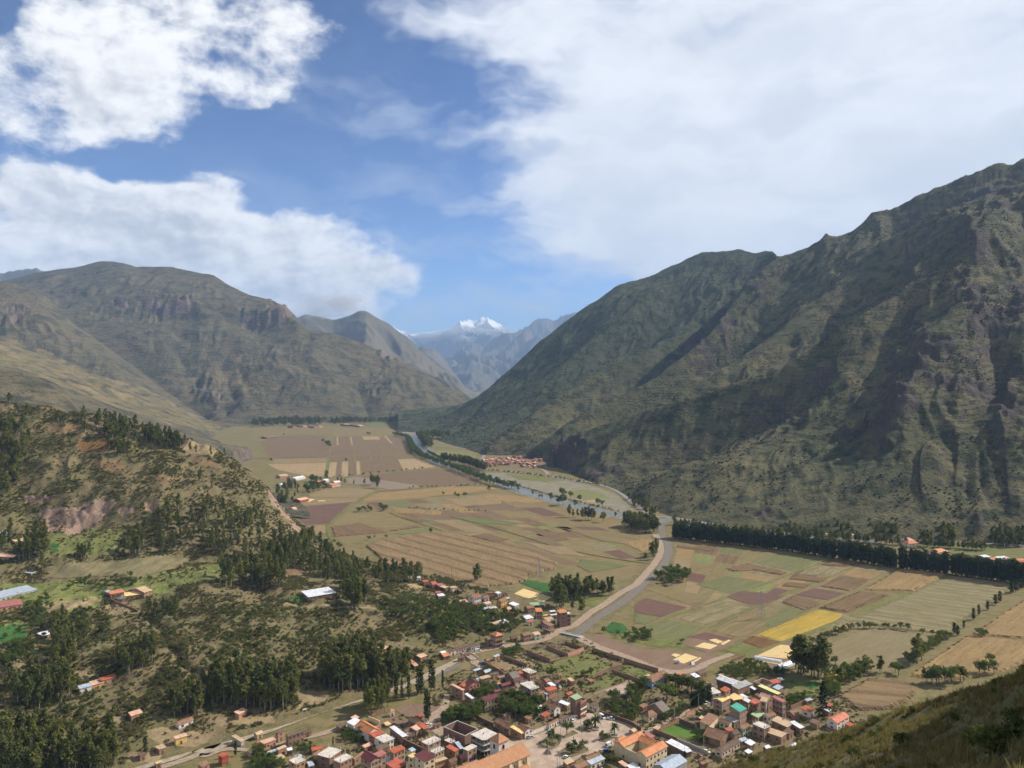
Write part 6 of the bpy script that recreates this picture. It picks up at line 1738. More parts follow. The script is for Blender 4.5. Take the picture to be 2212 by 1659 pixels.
# --- the church
def P_eave(c,q,h):
 return np.array(on_z(*crop(c,*q),h))
hE=8.0
e1,e2=P_eave('e',(1550,1612),hE),P_eave('e',(2122,1362),hE)
bdir=(e2-e1)[:2]
bdir/=np.linalg.norm(bdir)
th=math.atan2(bdir[1],bdir[0])
LEN,WID=46.0,12.0
org=e2[:2]-bdir*LEN
ch=empty('church',(org[0],org[1],0),th)
wall_mesh('gb',WID,LEN,hE,4.2).build('wall',WALL['cream'],ch)
rf=roof_mesh('gb',WID,LEN,hE,4.2,.7,.3).build('roof',ROOF['church'],ch)
mb=MB()
for k in range(7):
 x=LEN-1.2-k*6.2
 mb.hexa([(x-.9,-1.7,-1),(x+.9,-1.7,-1),(x+.9,-.01,-1),(x-.9,-.01,-1)],[(x-.9,-.5,7.2),(x+.9,-.5,7.2),(x+.9,-.01,7.4),(x-.9,-.01,7.4)])
mb.build('buttress',WALL['cream'],ch)
mb=roof_mesh('gb',WID-.6,16,hE+.5,4.6,.8,.3)
o=mb.build('roof',ROOF['church'],ch)
o.location=(-1.5,.3,0)
for k in range(3):
 add_opening(ch,'w','r',LEN-4.2-k*6.2,5.2,1.1,1.8,WID,LEN)
tag(ch,'cream church with long terracotta tiled nave on the square','church')
H('e',(1700,1722),(1830,1790),(2150,1652),3.2,'gb','church','cream','small side chapel with terracotta tiles against the church',(0,0),cat='chapel',name='chapel')
n,th2,A,B,g=frame_px('e',(1228,1017),(1455,1132),(1703,1032),11.0)
tw=empty('bell_tower',(n[0],n[1],0),th2)
i=.6
mb=MB()
mb.box(i,B-i,i,A-i,-1,11)
mb.build('wall',WALL['white'],tw)
mb=MB()
t0=11.0
c4=[(0,0,t0),(B,0,t0),(B,A,t0),(0,A,t0)]
ap=(B/2,A/2,t0+3.4)
for k in range(4):
 mb.face([c4[k],c4[(k+1)%4],ap])
mb.hexa([(p[0],p[1],t0-.25) for p in c4],[(p[0],p[1],t0-.003) for p in c4])
mb.build('roof',ROOF['church'],tw)
for face in ('r','l'):
 mb=MB()
 ln=(B if face=='r' else A)
 pts_=[(ln/2-.75,6.6),(ln/2+.75,6.6),(ln/2+.75,8.6)]+[(ln/2+.75*math.cos(k*math.pi/6),8.6+.75*math.sin(k*math.pi/6)) for k in range(1,6)]+[(ln/2-.75,8.6)]
 if face=='r':
  fr,bk=[(s,i-.06,z) for s,z in pts_],[(s,i+.02,z) for s,z in pts_]
 else:
  fr,bk=[(i-.06,s,z) for s,z in pts_][::-1],[(i+.02,s,z) for s,z in pts_][::-1]
 mb.face(fr)
 for k in range(len(fr)):
  k2=(k+1)%len(fr)
  mb.face([fr[k2],fr[k],bk[k],bk[k2]])
 mb.build('arched_opening','window_glass',tw)
 mb=MB()
 for k in range(len(pts_)):
  (s0,z0),(s1,z1)=pts_[k],pts_[(k+1)%len(pts_)]
  a_,b_=((s0,i-.1,z0),(s1,i-.1,z1)) if face=='r' else ((i-.1,s0,z0),(i-.1,s1,z1))
  mb.tube([a_,b_],[.11,.11],5)
 mb.build('arch_frame',WALL['salmon'],tw)
tag(tw,'square cream bell tower with terracotta pyramid roof beside the church','tower')
# --- concrete frame building behind the tower
n,th2,A,B,g=frame_px('e',(805,917),(1135,1047),(1492,917),9.6)
cf=empty('concrete_frame_building',(n[0],n[1],0),th2)
outl=[(1.2,0),(B,0),(B,A),(0,A),(0,1.2)]
for k,zz in enumerate((3.1,6.3,9.5)):
 mb=MB()
 i0=len(mb.v)
 m5=len(outl)
 mb.v+=[(x,y,zz-.35) for x,y in outl]+[(x,y,zz) for x,y in outl]
 mb.f+=[tuple(reversed(range(m5))),tuple(range(m5,2*m5))]+[(q,(q+1)%m5,m5+(q+1)%m5,m5+q) for q in range(m5)]
 mb.m+=[0]*(m5+2)
 mb.build('floor_slab',ROOF['slab'] if k==2 else M_CONC,cf)
for x in np.linspace(1.3,B-.4,5):
 for y in np.linspace(.8,A-.4,4):
  mb=MB()
  mb.box(x-.17,x+.17,y-.17,y+.17,-.5,9.2)
  mb.build('column',M_CONC,cf)
mb=MB()
mb.box(.6,B-.3,A-.25,A-.05,0,9.1)
mb.box(B-.25,B-.05,.6,A-.3,0,9.1)
mb.build('wall',WALL['dkbrick'],cf)
mb=MB()
mb.box(B*.45,B*.5,A*.5,A*.55,9.5,10.6)
mb.build('roof_column',M_CONC,cf)
tag(cf,'unfinished concrete frame building with white slab roof behind the bell tower','building')
# --- yellow hall with courtyard
n,th2,A,B,g=frame_px('g',(372,1112),(1078,1427),(1557,1182),7.6)
yh=empty('town_hall',(n[0],n[1],0),th2)
wd=min(A,B)*.36
def wing(x0,x1,y0,y1,kind):
 a,b=y1-y0,x1-x0
 w_=wall_mesh(kind,a-.8,b-.8,7.6,1.9).build('wall',WALL['cream'],yh)
 w_.location=(x0+.4,y0+.4,0)
 r_=roof_mesh(kind,a-.8,b-.8,7.6,1.9,.5,.2).build('roof',ROOF['orange'],yh)
 r_.location=(x0+.4,y0+.4,0)
wing(0,B,0,wd,'gb')
wing(0,B,A-wd,A,'gb')
wing(B-wd,B,wd-.3,A-wd+.3,'ga')
mb=MB()
mb.box(.42,.8,wd-.4,A-wd+.4,-1,7.2)
mb.build('courtyard_wall',WALL['cream'],yh)
for f,zz in enumerate((1.9,5.4)):
 for k in range(6):
  x=B*(k+.5)/6
  if f==0 and k in (3,4):
   continue
  o=add_opening(yh,'w','r',x,zz,1.2,1.4,A,B)
  o.location[1]=.39
o=add_opening(yh,'d','r',B*.58,.02,1.6,3.0,A,B)
o.location[1]=.39
for s,zz,ww,hh in ((A*.22,1.6,1.6,2.6),(A*.72,2.2,1.2,1.3)):
 o=add_opening(yh,'w','l',s,zz,ww,hh,A,B)
 o.location[0]=.39
tag(yh,'large cream yellow town hall with orange roofs round a courtyard','hall')
H('g',(375,1075),(500,1130),(650,1003),7.0,'hip','orange','cream','hip roofed cream wing facing the square from the town hall',(2,1),cat='hall',name='hall_wing')
# --- round thatched hut on the hill
p=LH.hit(*crop('D',1060,140))
hut=empty('round_hut',p)
mb=MB()
mb.tube([(0,0,-1),(0,0,2.2)],[3.6,3.6],14)
mb.build('wall',WALL['tan'],hut)
mb=MB()
mb.tube([(0,0,2.0),(0,0,2.25),(0,0,4.6)],[4.8,4.7,.2],16)
mb.build('roof',ROOF['thatch'],hut)
tag(hut,'round hut with grey conical thatch beside the yellow roofed farm','hut')
# ---------------------------------------------------------------- plants
def mat_leaf(name,c1,c2,trans=0.25):
 m=bpy.data.materials.new(name)
 m.use_nodes=True
 m.node_tree.nodes.clear()
 T=NT(m.node_tree)
 g=T.node('ShaderNodeNewGeometry')
 oi=T.node('ShaderNodeObjectInfo')
 r=T.math('MULTIPLY_ADD',g.outputs['Random Per Island'],0.6,T.math('MULTIPLY',oi.outputs['Random'],0.4))
 c=T.mix(r,c1,c2)
 d=T.node('ShaderNodeBsdfDiffuse')
 t=T.node('ShaderNodeBsdfTranslucent')
 T.put(d.inputs[0],c)
 T.put(t.inputs[0],T.mix(0.35,c,(c2[0]*1.3,c2[1]*1.4,c2[2])))
 mx=T.node('ShaderNodeMixShader')
 mx.inputs[0].default_value=trans
 T.l.new(d.outputs[0],mx.inputs[1])
 T.l.new(t.outputs[0],mx.inputs[2])
 T.l.new(mx.outputs[0],T.node('ShaderNodeOutputMaterial').inputs[0])
 MATS[name]=m
 return m
mat_leaf('leaf_eucalyptus',(0.06,0.076,0.028),(0.18,0.195,0.064),.4)
mat_leaf('leaf_eucalyptus_light',(0.085,0.096,0.03),(0.25,0.25,0.075),.4)
mat_leaf('leaf_poplar',(0.03,0.046,0.02),(0.085,0.105,0.038),.3)
mat_leaf('leaf_broad',(0.055,0.085,0.024),(0.17,0.205,0.056),.4)
mat_leaf('leaf_conifer',(0.012,0.022,0.012),(0.032,0.046,0.02))
mat_leaf('leaf_palm',(0.03,0.055,0.018),(0.075,0.11,0.035))
mat_leaf('leaf_scrub',(0.08,0.082,0.034),(0.20,0.185,0.075),.35)
mat_leaf('leaf_mountain',(0.028,0.036,0.018),(0.075,0.08,0.035))
mat_leaf('leaf_grass',(0.10,0.09,0.034),(0.29,0.235,0.10),.35)
mat_leaf('leaf_fore',(0.04,0.055,0.018),(0.13,0.15,0.05),.3)
M_BARK=simple('bark',(0.22,0.18,0.14),.9,.3,1.0)
M_BARKP=simple('bark_pale',(0.36,0.31,0.25),.9,.3,1.0)
class Leaves:
 def __init__(s,seed):
  s.r=random.Random(seed)
  s.v,s.f=[],[]
 def quad(s,p,size,up=0.3,long=1.0):
  r=s.r
  n=np.array([r.gauss(0,1),r.gauss(0,1),r.gauss(0,1)+up])
  n/=np.linalg.norm(n)+1e-9
  t=np.cross(n,(r.gauss(0,1),r.gauss(0,1),r.gauss(0,1)))
  t/=np.linalg.norm(t)+1e-9
  b=np.cross(n,t)
  a,c=size*r.uniform(.6,1.2)*.5,size*r.uniform(.6,1.2)*.5*long
  p=np.array(p)
  i=len(s.v)
  bend=n*size*.18
  s.v+=[tuple(p-t*a-b*c*.4),tuple(p-b*c+bend),tuple(p+t*a+b*c*.3),tuple(p+b*c+bend)]
  s.f.append((i,i+1,i+2,i+3))
 def clump(s,c,rx,rz,n,size,shell=.55):
  r=s.r
  for _ in range(n):
   d=np.array([r.gauss(0,1),r.gauss(0,1),r.gauss(0,1)])
   d/=np.linalg.norm(d)+1e-9
   k=shell+(1-shell)*r.random()
   s.quad((c[0]+d[0]*rx*k,c[1]+d[1]*rx*k,c[2]+d[2]*rz*k),size)
 def mesh(s,name,mat):
  me=bpy.data.meshes.new(name)
  me.from_pydata(s.v,[],s.f)
  me.materials.append(MATS[mat])
  return me
def eucalyptus(seed):
 r=random.Random(seed)
 H_=20.0
 tr=MB()
 bx,by=r.uniform(-.6,.6),r.uniform(-.6,.6)
 tr.tube([(0,0,-1),(bx*.3,by*.3,6),(bx,by,13),(bx*1.3,by*1.3,18)],[.32,.25,.15,.05],5)
 L=Leaves(seed)
 n=r.randint(9,13)
 for k in range(n):
  z=6.0+13.0*(k+r.random())/n
  q=(z-6)/13.0
  rad=(1.9*(1-q)**.6+.6)*r.uniform(.7,1.25)
  an=r.uniform(0,6.28)
  off=rad*r.uniform(.3,.9)
  c=(bx*z/16+math.cos(an)*off,by*z/16+math.sin(an)*off,z)
  tr.tube([(bx*(z-2)/16,by*(z-2)/16,z-2),c],[.1,.03],4,cap=False)
  L.clump(c,rad*1.05,rad*1.2,int(26+10*rad),1.25,.35)
 return tr,L,'leaf_eucalyptus' if seed<4 else 'leaf_eucalyptus_light',M_BARKP
def poplar(seed):
 r=random.Random(seed)
 tr=MB()
 tr.tube([(0,0,-1),(0,0,8),(0,0,17)],[.26,.18,.05],5)
 L=Leaves(seed)
 for k in range(13):
  q=(k+.5)/13
  z=2.2+16.0*q
  rad=1.75*math.sin(min(1,q*1.2+.22)*math.pi*.82)**.7*r.uniform(.8,1.15)+.25
  L.clump((r.uniform(-.3,.3),r.uniform(-.3,.3),z),rad,1.1,22,1.15,.4)
  an=r.uniform(0,6.28)
  tr.tube([(0,0,z-1.2),(math.cos(an)*rad*.7,math.sin(an)*rad*.7,z+.4)],[.07,.02],4,cap=False)
 return tr,L,'leaf_poplar',M_BARK
def broadleaf(seed):
 r=random.Random(seed)
 tr=MB()
 tr.tube([(0,0,-1),(.1,0,1.5),(.2,.1,3.2)],[.3,.22,.14],6)
 L=Leaves(seed)
 n=r.randint(9,13)
 for k in range(n):
  an,q=r.uniform(0,6.28),r.random()
  rr=2.5*math.sqrt(r.random())
  z=3.0+3.6*q*(1-(rr/3.4)**2*.6)
  c=(math.cos(an)*rr,math.sin(an)*rr,z)
  tr.tube([(.2,.1,2.4),(c[0]*.6,c[1]*.6,z-.5),c],[.12,.06,.02],4,cap=False)
  L.clump(c,r.uniform(.9,1.5),r.uniform(.8,1.2),34,.72,.45)
 return tr,L,'leaf_broad',M_BARK
def conifer(seed):
 r=random.Random(seed)
 tr=MB()
 tr.tube([(0,0,-1),(0,0,10),(0,0,19)],[.4,.25,.05],6)
 L=Leaves(seed)
 for k in range(70):
  q=(k+r.random())/70
  z=2+17.5*q
  rad=4.6*(1-q)**.8*r.uniform(.55,1.1)+.2
  an=r.uniform(0,6.28)
  e=(math.cos(an)*rad,math.sin(an)*rad,z-.08*rad)
  tr.tube([(0,0,z),e],[.07,.02],3,cap=False)
  for j in range(8):
   t=r.uniform(.25,1.05)
   L.quad((e[0]*t+r.uniform(-.3,.3),e[1]*t+r.uniform(-.3,.3),z-.08*rad*t+r.uniform(-.3,.3)),.95,.8)
 return tr,L,'leaf_conifer',M_BARK
def palm(seed):
 r=random.Random(seed)
 tr=MB()
 tr.tube([(0,0,-.5),(0,0,2.5),(0,0,5.4),(0,0,6.2)],[.55,.42,.4,.55],8)
 L=Leaves(seed)
 for k in range(46):
  an=r.uniform(0,6.28)
  up=r.uniform(-.5,1.3)
  ln=r.uniform(3.2,4.3)
  prev=None
  for j in range(6):
   t=(j+1)/6
   x=math.cos(up)*ln*t
   z=6.0+math.sin(up)*ln*t-1.7*t*t
   w=.42*(1-.75*t)+.06
   cx,sy=math.cos(an),math.sin(an)
   a,b=(cx*x-sy*w,sy*x+cx*w,z-.12),(cx*x+sy*w,sy*x-cx*w,z-.12)
   if prev:
    i=len(L.v)
    mid0,mid1=prev[2],(cx*x,sy*x,z)
    L.v+=[prev[0],mid0,mid1,a,prev[1],b]
    L.f+=[(i,i+1,i+2,i+3),(i+1,i+4,i+5,i+2)]
   prev=(a,b,(cx*x,sy*x,z))
 return tr,L,'leaf_palm',M_BARK
def shrub(seed,mat='leaf_scrub',n=46,size=.55):
 r=random.Random(seed)
 tr=MB()
 L=Leaves(seed)
 for k in range(4):
  an,rr=r.uniform(0,6.28),r.uniform(.1,.7)
  c=(math.cos(an)*rr,math.sin(an)*rr,r.uniform(.45,1.05))
  tr.tube([(0,0,-.4),c],[.05,.02],3,cap=False)
  L.clump(c,r.uniform(.45,.75),r.uniform(.35,.6),n//4,size,.4)
 return tr,L,mat,M_BARK
SPECIES={}
def species(kind,fn,seeds,height,**kw):
 lst=[]
 for sd in seeds:
  tr,L,lm,bm=fn(sd,**kw)
  tm=tr.mesh(kind+'_trunk',bm,True)
  lme=L.mesh(kind+'_crown',lm)
  both=MB()
  both.v=list(tr.v)+list(L.v)
  both.f=list(tr.f)+[tuple(i+len(tr.v) for i in f) for f in L.f]
  both.m=[0]*len(tr.f)+[1]*len(L.f)
  lst.append((tm,lme,both.mesh(kind,[bm,MATS[lm]])))
 SPECIES[kind]=(lst,height)
species('eucalyptus_tree',eucalyptus,(1,2,3,4,5,6),20.0)
species('poplar_tree',poplar,(11,12,13,14),18.5)
species('broadleaf_tree',broadleaf,(21,22,23,24,25),6.9)
species('conifer_tree',conifer,(31,32),19.5)
species('palm_tree',palm,(41,42),8.5)
species('shrub',shrub,(51,52,53,54),1.5)
species('mountain_shrub',shrub,(61,62,63),1.5,mat='leaf_mountain',n=32,size=.75)
species('slope_shrub',shrub,(71,72,73),1.5,mat='leaf_fore',n=520,size=.17)
TREES={k:[] for k in SPECIES}
TR=random.Random(99)
def put(kind,p,h,label,group,sq=1.0):
 """a tree of height h with its foot at p"""
 if kind=='eucalyptus_tree':
  sq*=1.08
 TREES[kind].append((p,h,TR.uniform(0,6.28),sq*TR.uniform(.85,1.2),TR.randrange(100),label,group))
def clear_of_houses(x,y,m=1.0):
 for (hx,hy,A,B,th) in HOUSES:
  dx,dy=x-hx,y-hy
  if dx*dx+dy*dy>2500:
   continue
  lx,ly=dx*math.cos(th)+dy*math.sin(th),-dx*math.sin(th)+dy*math.cos(th)
  if -m<lx<B+m and -m<ly<A+m:
   return False
 return True
def grove(c,poly,n,kind,h0,h1,label,group,gap=3.0,sq=1.0):
 """n trees with their feet inside the outline poly (pixels of view c)"""
 q=[crop(c,*a) if c else a for a in poly]
 us,vs=[a[0] for a in q],[a[1] for a in q]
 got=[]
 for _ in range(n*30):
  u,v=TR.uniform(min(us),max(us)),TR.uniform(min(vs),max(vs))
  if not bool(inside(q,np.array([u]),np.array([v]))[0]):
   continue
  p=pick(u,v)
  if any((p[0]-a[0])**2+(p[1]-a[1])**2<gap*gap for a in got[-150:]) or not clear_of_houses(p[0],p[1]):
   continue
  got.append(p)
  put(kind,p,TR.uniform(h0,h1),label,group,sq)
  if len(got)>=n:
   break
def trees_at(c,lst,kind,label,group,h=None, sq=1.0):
 for q in lst:
  u,v=crop(c,q[0],q[1]) if c else q[:2]
  put(kind,pick(u,v),(q[2] if len(q)>2 else h)*TR.uniform(.92,1.08),label,group,sq)
def row(c,line,spacing,kind,h0,h1,label,group,rows=1,rgap=6.0,jit=.25,sq=1.0):
 P=[]
 for q in line:
  u,v=crop(c,*q) if c else q
  P.append(on_z(u,v,0)[:2])
 for (a,b) in zip(P[:-1],P[1:]):
  L=math.dist(a,b)
  n=max(1,int(L/spacing))
  nx,ny=-(b[1]-a[1])/L,(b[0]-a[0])/L
  if ny<0:
   nx,ny=-nx,-ny
  for rr in range(rows):
   for k in range(n):
    t=(k+.5+TR.uniform(-jit,jit)+(.5 if rr%2 else 0))/n
    x,y=a[0]+(b[0]-a[0])*t+nx*rgap*(rr+TR.uniform(-.15,.15)),a[1]+(b[1]-a[1])*t+ny*rgap*(rr+TR.uniform(-.15,.15))
    if clear_of_houses(x,y) and TR.random()>.02:
     put(kind,(x,y,ground_z(x,y)),TR.uniform(h0,h1),label,group,sq)
EU,PO,BR,SH='eucalyptus_tree','poplar_tree','broadleaf_tree','shrub'
gh='eucalyptus trees on the near hill'
trees_at('E',[(70,350,15),(150,340,15),(190,335,17),(240,330,16),(330,335,13),(360,345,14),(440,352,15),(510,372,13),(575,385,17),(610,430,12),(20,300,14),(120,420,14),(200,430,15),(420,470,13),(600,470,14),(620,560,15)],EU,'bushy eucalyptus standing along the crest of the near hill',gh,sq=1.5)
grove('E',[(690,430),(760,410),(880,420),(1000,520),(1020,640),(860,760),(700,590)],34,EU,13,20,'dark eucalyptus in the clump on the hill crest',gh,3,1.35)
grove('E',[(1030,560),(1150,580),(1330,650),(1300,690),(1180,690),(1060,620)],26,EU,14,20,'dark eucalyptus at the right end of the hill crest',gh,3,1.3)
grove('E',[(0,500),(180,500),(220,640),(160,790),(130,1010),(0,1030)],42,EU,12,22,'dense dark eucalyptus below the hill crest',gh,3,1.2)
trees_at('E',[(1380,705,15),(1420,715,13),(1530,740,17),(1630,742,13),(1450,930,16),(1460,880,14),(1540,960,15),(480,980,10),(1340,640,12)],EU,'thin lone eucalyptus on the open hill shoulder',gh,sq=.7)
grove('E',[(1050,1180),(1500,1070),(1900,1170),(2200,1400),(2250,1560),(2000,1600),(1850,1480),(1480,1420),(1300,1430),(1100,1440),(880,1440),(1000,1280)],125,EU,10,20,'eucalyptus in the broad grove below the red earth banks',gh,3.2)
grove('E',[(0,1330),(330,1300),(340,1490),(0,1510)],34,EU,14,21,'eucalyptus in the shady strip left of the stubble terrace',gh,3)
trees_at('E',[(590,1470,16),(620,1480,14),(640,1470,17),(570,1460,13),(910,1430,17),(940,1440,20),(985,1440,15),(1010,1430,17),(310,1560,19)],EU,'eucalyptus standing above the stubble terrace',gh)
grove('E',[(1600,1580),(1800,1500),(2060,1570),(2060,1700),(1660,1700)],44,EU,15,22,'tall eucalyptus in the clump left of the white tin roof',gh,3)
grove('C',[(1180,20),(1420,10),(1420,225),(1280,225)],22,EU,17,24,'tall dark eucalyptus in the clump right of the white tin roof',gh,3)
grove('C',[(1000,820),(1150,730),(1300,680),(1450,690),(1620,820),(1830,840),(1700,905),(1500,905),(1180,960),(1050,910)],82,EU,14,26,'tall eucalyptus in the dense grove above the gravel road',gh,2.6)
grove('C',[(0,950),(250,830),(520,930),(800,880),(850,1000),(700,1125),(560,1120),(200,1060),(60,1060)],74,EU,13,25,'eucalyptus in the long grove beside the lone orange hut',gh,2.6)
grove('C',[(1380,1060),(1620,1010),(1600,1110),(1450,1150)],15,EU,14,20,'eucalyptus between gravel road and orange warehouse',gh,3)
trees_at('C',[(1680,985,16),(1730,1000,13),(1790,1000,16),(1870,965,20),(1900,960,17),(1985,930,20),(2010,925,15),(2085,915,14),(1940,1195,20),(1960,1190,17),(280,1500,9),(1130,1410,6)],PO,'slender dark tree beside the gravel road bend','slender trees by the gravel road')
grove('D',[(60,920),(420,820),(620,860),(640,1010),(500,1080),(180,1100)],36,EU,11,21,'eucalyptus round the orange red roofed hillside house',gh,3)
grove('D',[(0,1380),(330,1280),(560,1420),(950,1400),(1030,1570),(800,1680),(0,1760)],92,EU,11,21,'eucalyptus in the light grove below the hillside houses',gh,2.8)
grove('D',[(1000,650),(1150,570),(1380,530),(1350,730),(1100,790)],22,EU,10,16,'eucalyptus beside the ravine',gh,3)
grove('D',[(440,380),(560,360),(660,570),(640,770),(450,760)],32,EU,11,18,'eucalyptus round the bent tin shack',gh,3)
grove('D',[(1230,240),(1560,200),(1560,340),(1300,350)],14,EU,10,15,'eucalyptus beside the farm with the yellow roof',gh,3)
grove('D',[(1450,1050),(1760,1020),(1760,1150),(1500,1160)],16,EU,12,18,'eucalyptus above the half red tiled hut',gh,3)
trees_at('D',[(1265,1500,12)],PO,'dark cypress standing alone above the gravel road','slender trees by the gravel road',sq=1.3)
grove('D',[(200,200),(420,120),(480,260),(460,420),(240,420)],30,BR,4,7,'yellowish broadleaf tree among the hillside meadows','broadleaf trees on the near hill',3)
grove('D',[(560,280),(900,230),(950,420),(700,480)],26,BR,4,7,'broadleaf tree below the sandy hillside plot','broadleaf trees on the near hill',3)
grove('E',[(560,1640),(1020,1600),(1040,1680),(500,1700)],22,BR,4,7,'broadleaf tree in the hedge below the stubble terrace','broadleaf trees on the near hill',3)
grove('D',[(0,560),(300,480),(320,640),(0,760)],36,BR,4,7,'broadleaf tree below the green hillside plot','broadleaf trees on the near hill',3)
grove('a',[(0,520),(300,420),(560,450),(900,520),(1250,640),(1900,620),(2080,900),(1700,1040),(1150,1050),(700,1230),(200,1300),(0,1100)],120,BR,4,8,'broadleaf tree on the wooded slope between the village houses','broadleaf trees on the village slope',3.2)
grove('C',[(1450,160),(2212,190),(2212,420),(1900,420),(1500,260)],60,BR,4,8,'broadleaf tree on the slope above the dirt street','broadleaf trees on the village slope',4)
grove('D',[(0,280),(900,200),(2212,150),(2212,1050),(1500,1250),(700,1250),(0,1400)],300,BR,2.5,5,'small tree scattered over the scrubby hillside','broadleaf trees on the near hill',4)
grove('C',[(0,180),(1400,240),(1500,500),(1000,800),(0,800)],140,BR,2.5,5,'small tree scattered over the scrubby hillside','broadleaf trees on the near hill',4)
grove('E',[(150,650),(1500,850),(1900,1000),(1000,1200),(150,1100)],120,BR,2,4,'small tree scattered over the scrubby hillside','broadleaf trees on the near hill',4)
gv='eucalyptus trees of the valley floor'
grove('F',[(380,1320),(520,1260),(700,1420),(900,1530),(960,1640),(740,1680),(500,1580),(300,1520),(100,1420)],80,EU,13,20,'eucalyptus along the foot of the near hill',gv,3)
trees_at('F',[(945,1590,17),(990,1580,19),(1040,1620,16),(1105,1610,21),(1150,1590,18),(1210,1580,19),(1230,1610,20),(1290,1650,25),(1330,1640,20),(1380,1640,21),(1440,1610,17),(1415,1640,19),(1170,1650,15),(1060,1650,18)],EU,'tall eucalyptus beside the red roofed village house',gv,sq=1.2)
trees_at('G',[(620,1640,18),(600,1650,15)],EU,'lone eucalyptus pair at the maize edge above the long white house',gv,sq=1.5)
grove('A',[(1040,120),(1180,150),(1420,130),(1600,100),(1590,60),(1300,60),(1080,60)],38,EU,14,20,'dark eucalyptus in the grove beside the canal road',gv,3.2,1.3)
trees_at('A',[(1110,215,19),(1130,205,22),(1090,190,17),(1150,190,18),(1310,270,16),(1225,230,9)],EU,'big eucalyptus beside the maize drying floor',gv,sq=1.4)
trees_at('B',[(1420,780,30),(1445,790,26),(1400,740,22),(1470,780,28),(1510,770,22),(1560,820,22),(1595,830,30),(1620,800,20),(1650,810,18),(1540,800,19)],EU,'towering dark eucalyptus beside the polytunnels',gv,sq=1.5)
trees_at('H',[(1605,1030,21),(1630,1010,20),(1620,990,18),(1400,1085,14),(1390,1080,9)],EU,'eucalyptus in the hedge of the grazing pasture',gv,sq=1.3)
trees_at('H',[(1660,1140,12),(1690,1150,13),(1730,1150,12.5),(1765,1150,13),(1800,1140,12),(1850,1130,12),(1870,1130,11),(1715,1135,12)],BR,'round tree in the row at the edge of the ochre maize','broadleaf trees of the valley floor',sq=.8)
trees_at('B',[(1640,1150,22)],'conifer_tree','tall dark conifer among the houses','conifers of the town')
row('H',[(205,318),(840,388),(1150,438),(1500,492)],3.7,PO,16,23,'poplar in the dense dark row along the river','poplars in the long row',3,4.5,.6,1.65)
row('H',[(1500,492),(1790,527),(2250,592)],3.7,PO,17,25,'poplar in the dense dark row along the river','poplars in the long row',3,4.5,.6,1.65)
grove('G',[(1890,1160),(2000,1130),(2180,1160),(2195,1225),(2080,1225),(1960,1200)],34,EU,17,24,'dark eucalyptus in the clump where canal meets river',gv,4,1.4)
trees_at('G',[(720,858,12),(425,897,9),(450,912,10),(510,907,11),(320,885,8),(210,1212,7),(1260,945,17),(1330,970,16),(1365,975,20),(1470,993,13),(1715,1120,15),(1350,893,16),(1370,897,14),(1430,915,14),(1510,945,13),(1670,972,12),(1710,985,12),(1095,885,9),(1160,910,8),(1185,912,8),(975,850,8),(1820,1080,8)],BR,'rounded riverside tree standing apart','broadleaf trees of the valley floor',sq=.75)
trees_at('G',[(1418,1075,19),(1455,1082,13),(1490,1078,14),(1535,1095,18),(1560,1100,20),(1585,1102,21),(1610,1104,19),(1635,1100,18)],EU,'eucalyptus in the clump at the field edge near the river',gv,sq=1.2)
row('G',[(5,410),(50,500),(150,575),(300,625),(450,685),(600,745),(700,785),(830,812),(930,838)],10,BR,11,18,'leafy tree in the belt along the left river bank','broadleaf trees of the valley floor',2,9,.4,.7)
row('G',[(300,590),(440,610),(560,640),(665,680)],8,EU,18,26,'dark tree in the belt at the river narrows',gv,2,8,.4,1.4)
row('G',[(190,525),(260,560),(330,590)],9,BR,9,13,'leafy tree along the right river bank','broadleaf trees of the valley floor',1,8,.4,.8)
grove('F',[(1415,370),(1500,370),(1600,385),(1720,385),(1700,400),(1560,405),(1480,480),(1440,400)],40,EU,22,34,'dark tree in the wood at the river bend',gv,8,1.6)
grove('F',[(1465,440),(1560,430),(1560,480),(1480,482)],14,EU,20,28,'dark tree in the wood at the river bend',gv,8,1.6)
row('F',[(1210,360),(1320,390),(1350,450),(1380,530)],14,BR,10,16,'leafy tree along the far river bank','broadleaf trees of the valley floor',2,10,.4,.8)
grove('F',[(200,870),(330,750),(420,790),(380,900),(280,1000),(200,990)],28,EU,11,18,'tree at the foot of the hill beside the hamlet',gv,5,1.5)
grove('F',[(430,830),(500,750),(650,770),(660,830),(440,900)],26,BR,9,15,'tree among the hamlet houses','broadleaf trees of the valley floor',5,.8)
trees_at('F',[(730,775,12),(760,778,12),(790,785,11),(870,800,12),(1020,790,22),(1040,800,20),(1075,825,26),(1060,790,18),(630,760,24),(960,795,14)],EU,'tall tree beside the pale grey plot',gv,sq=1.2)
trees_at('F',[(600,425,14),(630,445,16),(650,455,17),(665,470,15),(640,460,12),(990,362,12),(1010,360,12),(800,590,8),(260,362,8),(150,590,8)],BR,'small clump tree in the wide brown field','broadleaf trees of the valley floor',sq=1.0)
grove('F',[(0,235),(300,215),(620,245),(620,275),(0,290)],120,EU,24,40,'distant tree in the wood below the broad mountain',gv,14,2.0)
grove('F',[(660,245),(1200,225),(1230,250),(680,270)],70,EU,18,32,'distant tree in the wood below the broad mountain',gv,14,2.0)
grove('F',[(740,235),(960,215),(960,255),(760,262)],22,EU,18,30,'distant tree in the wood below the broad mountain',gv,14,2.0)
grove('F',[(920,1010),(1010,990),(1020,1025),(870,1035)],8,BR,5,8,'shrubby tree in the green field corner','broadleaf trees of the valley floor',4,1.1)
grove('F',[(1090,990),(1160,990),(1165,1025),(1100,1025)],7,BR,6,9,'shrubby tree in the green field corner','broadleaf trees of the valley floor',4,1.1)
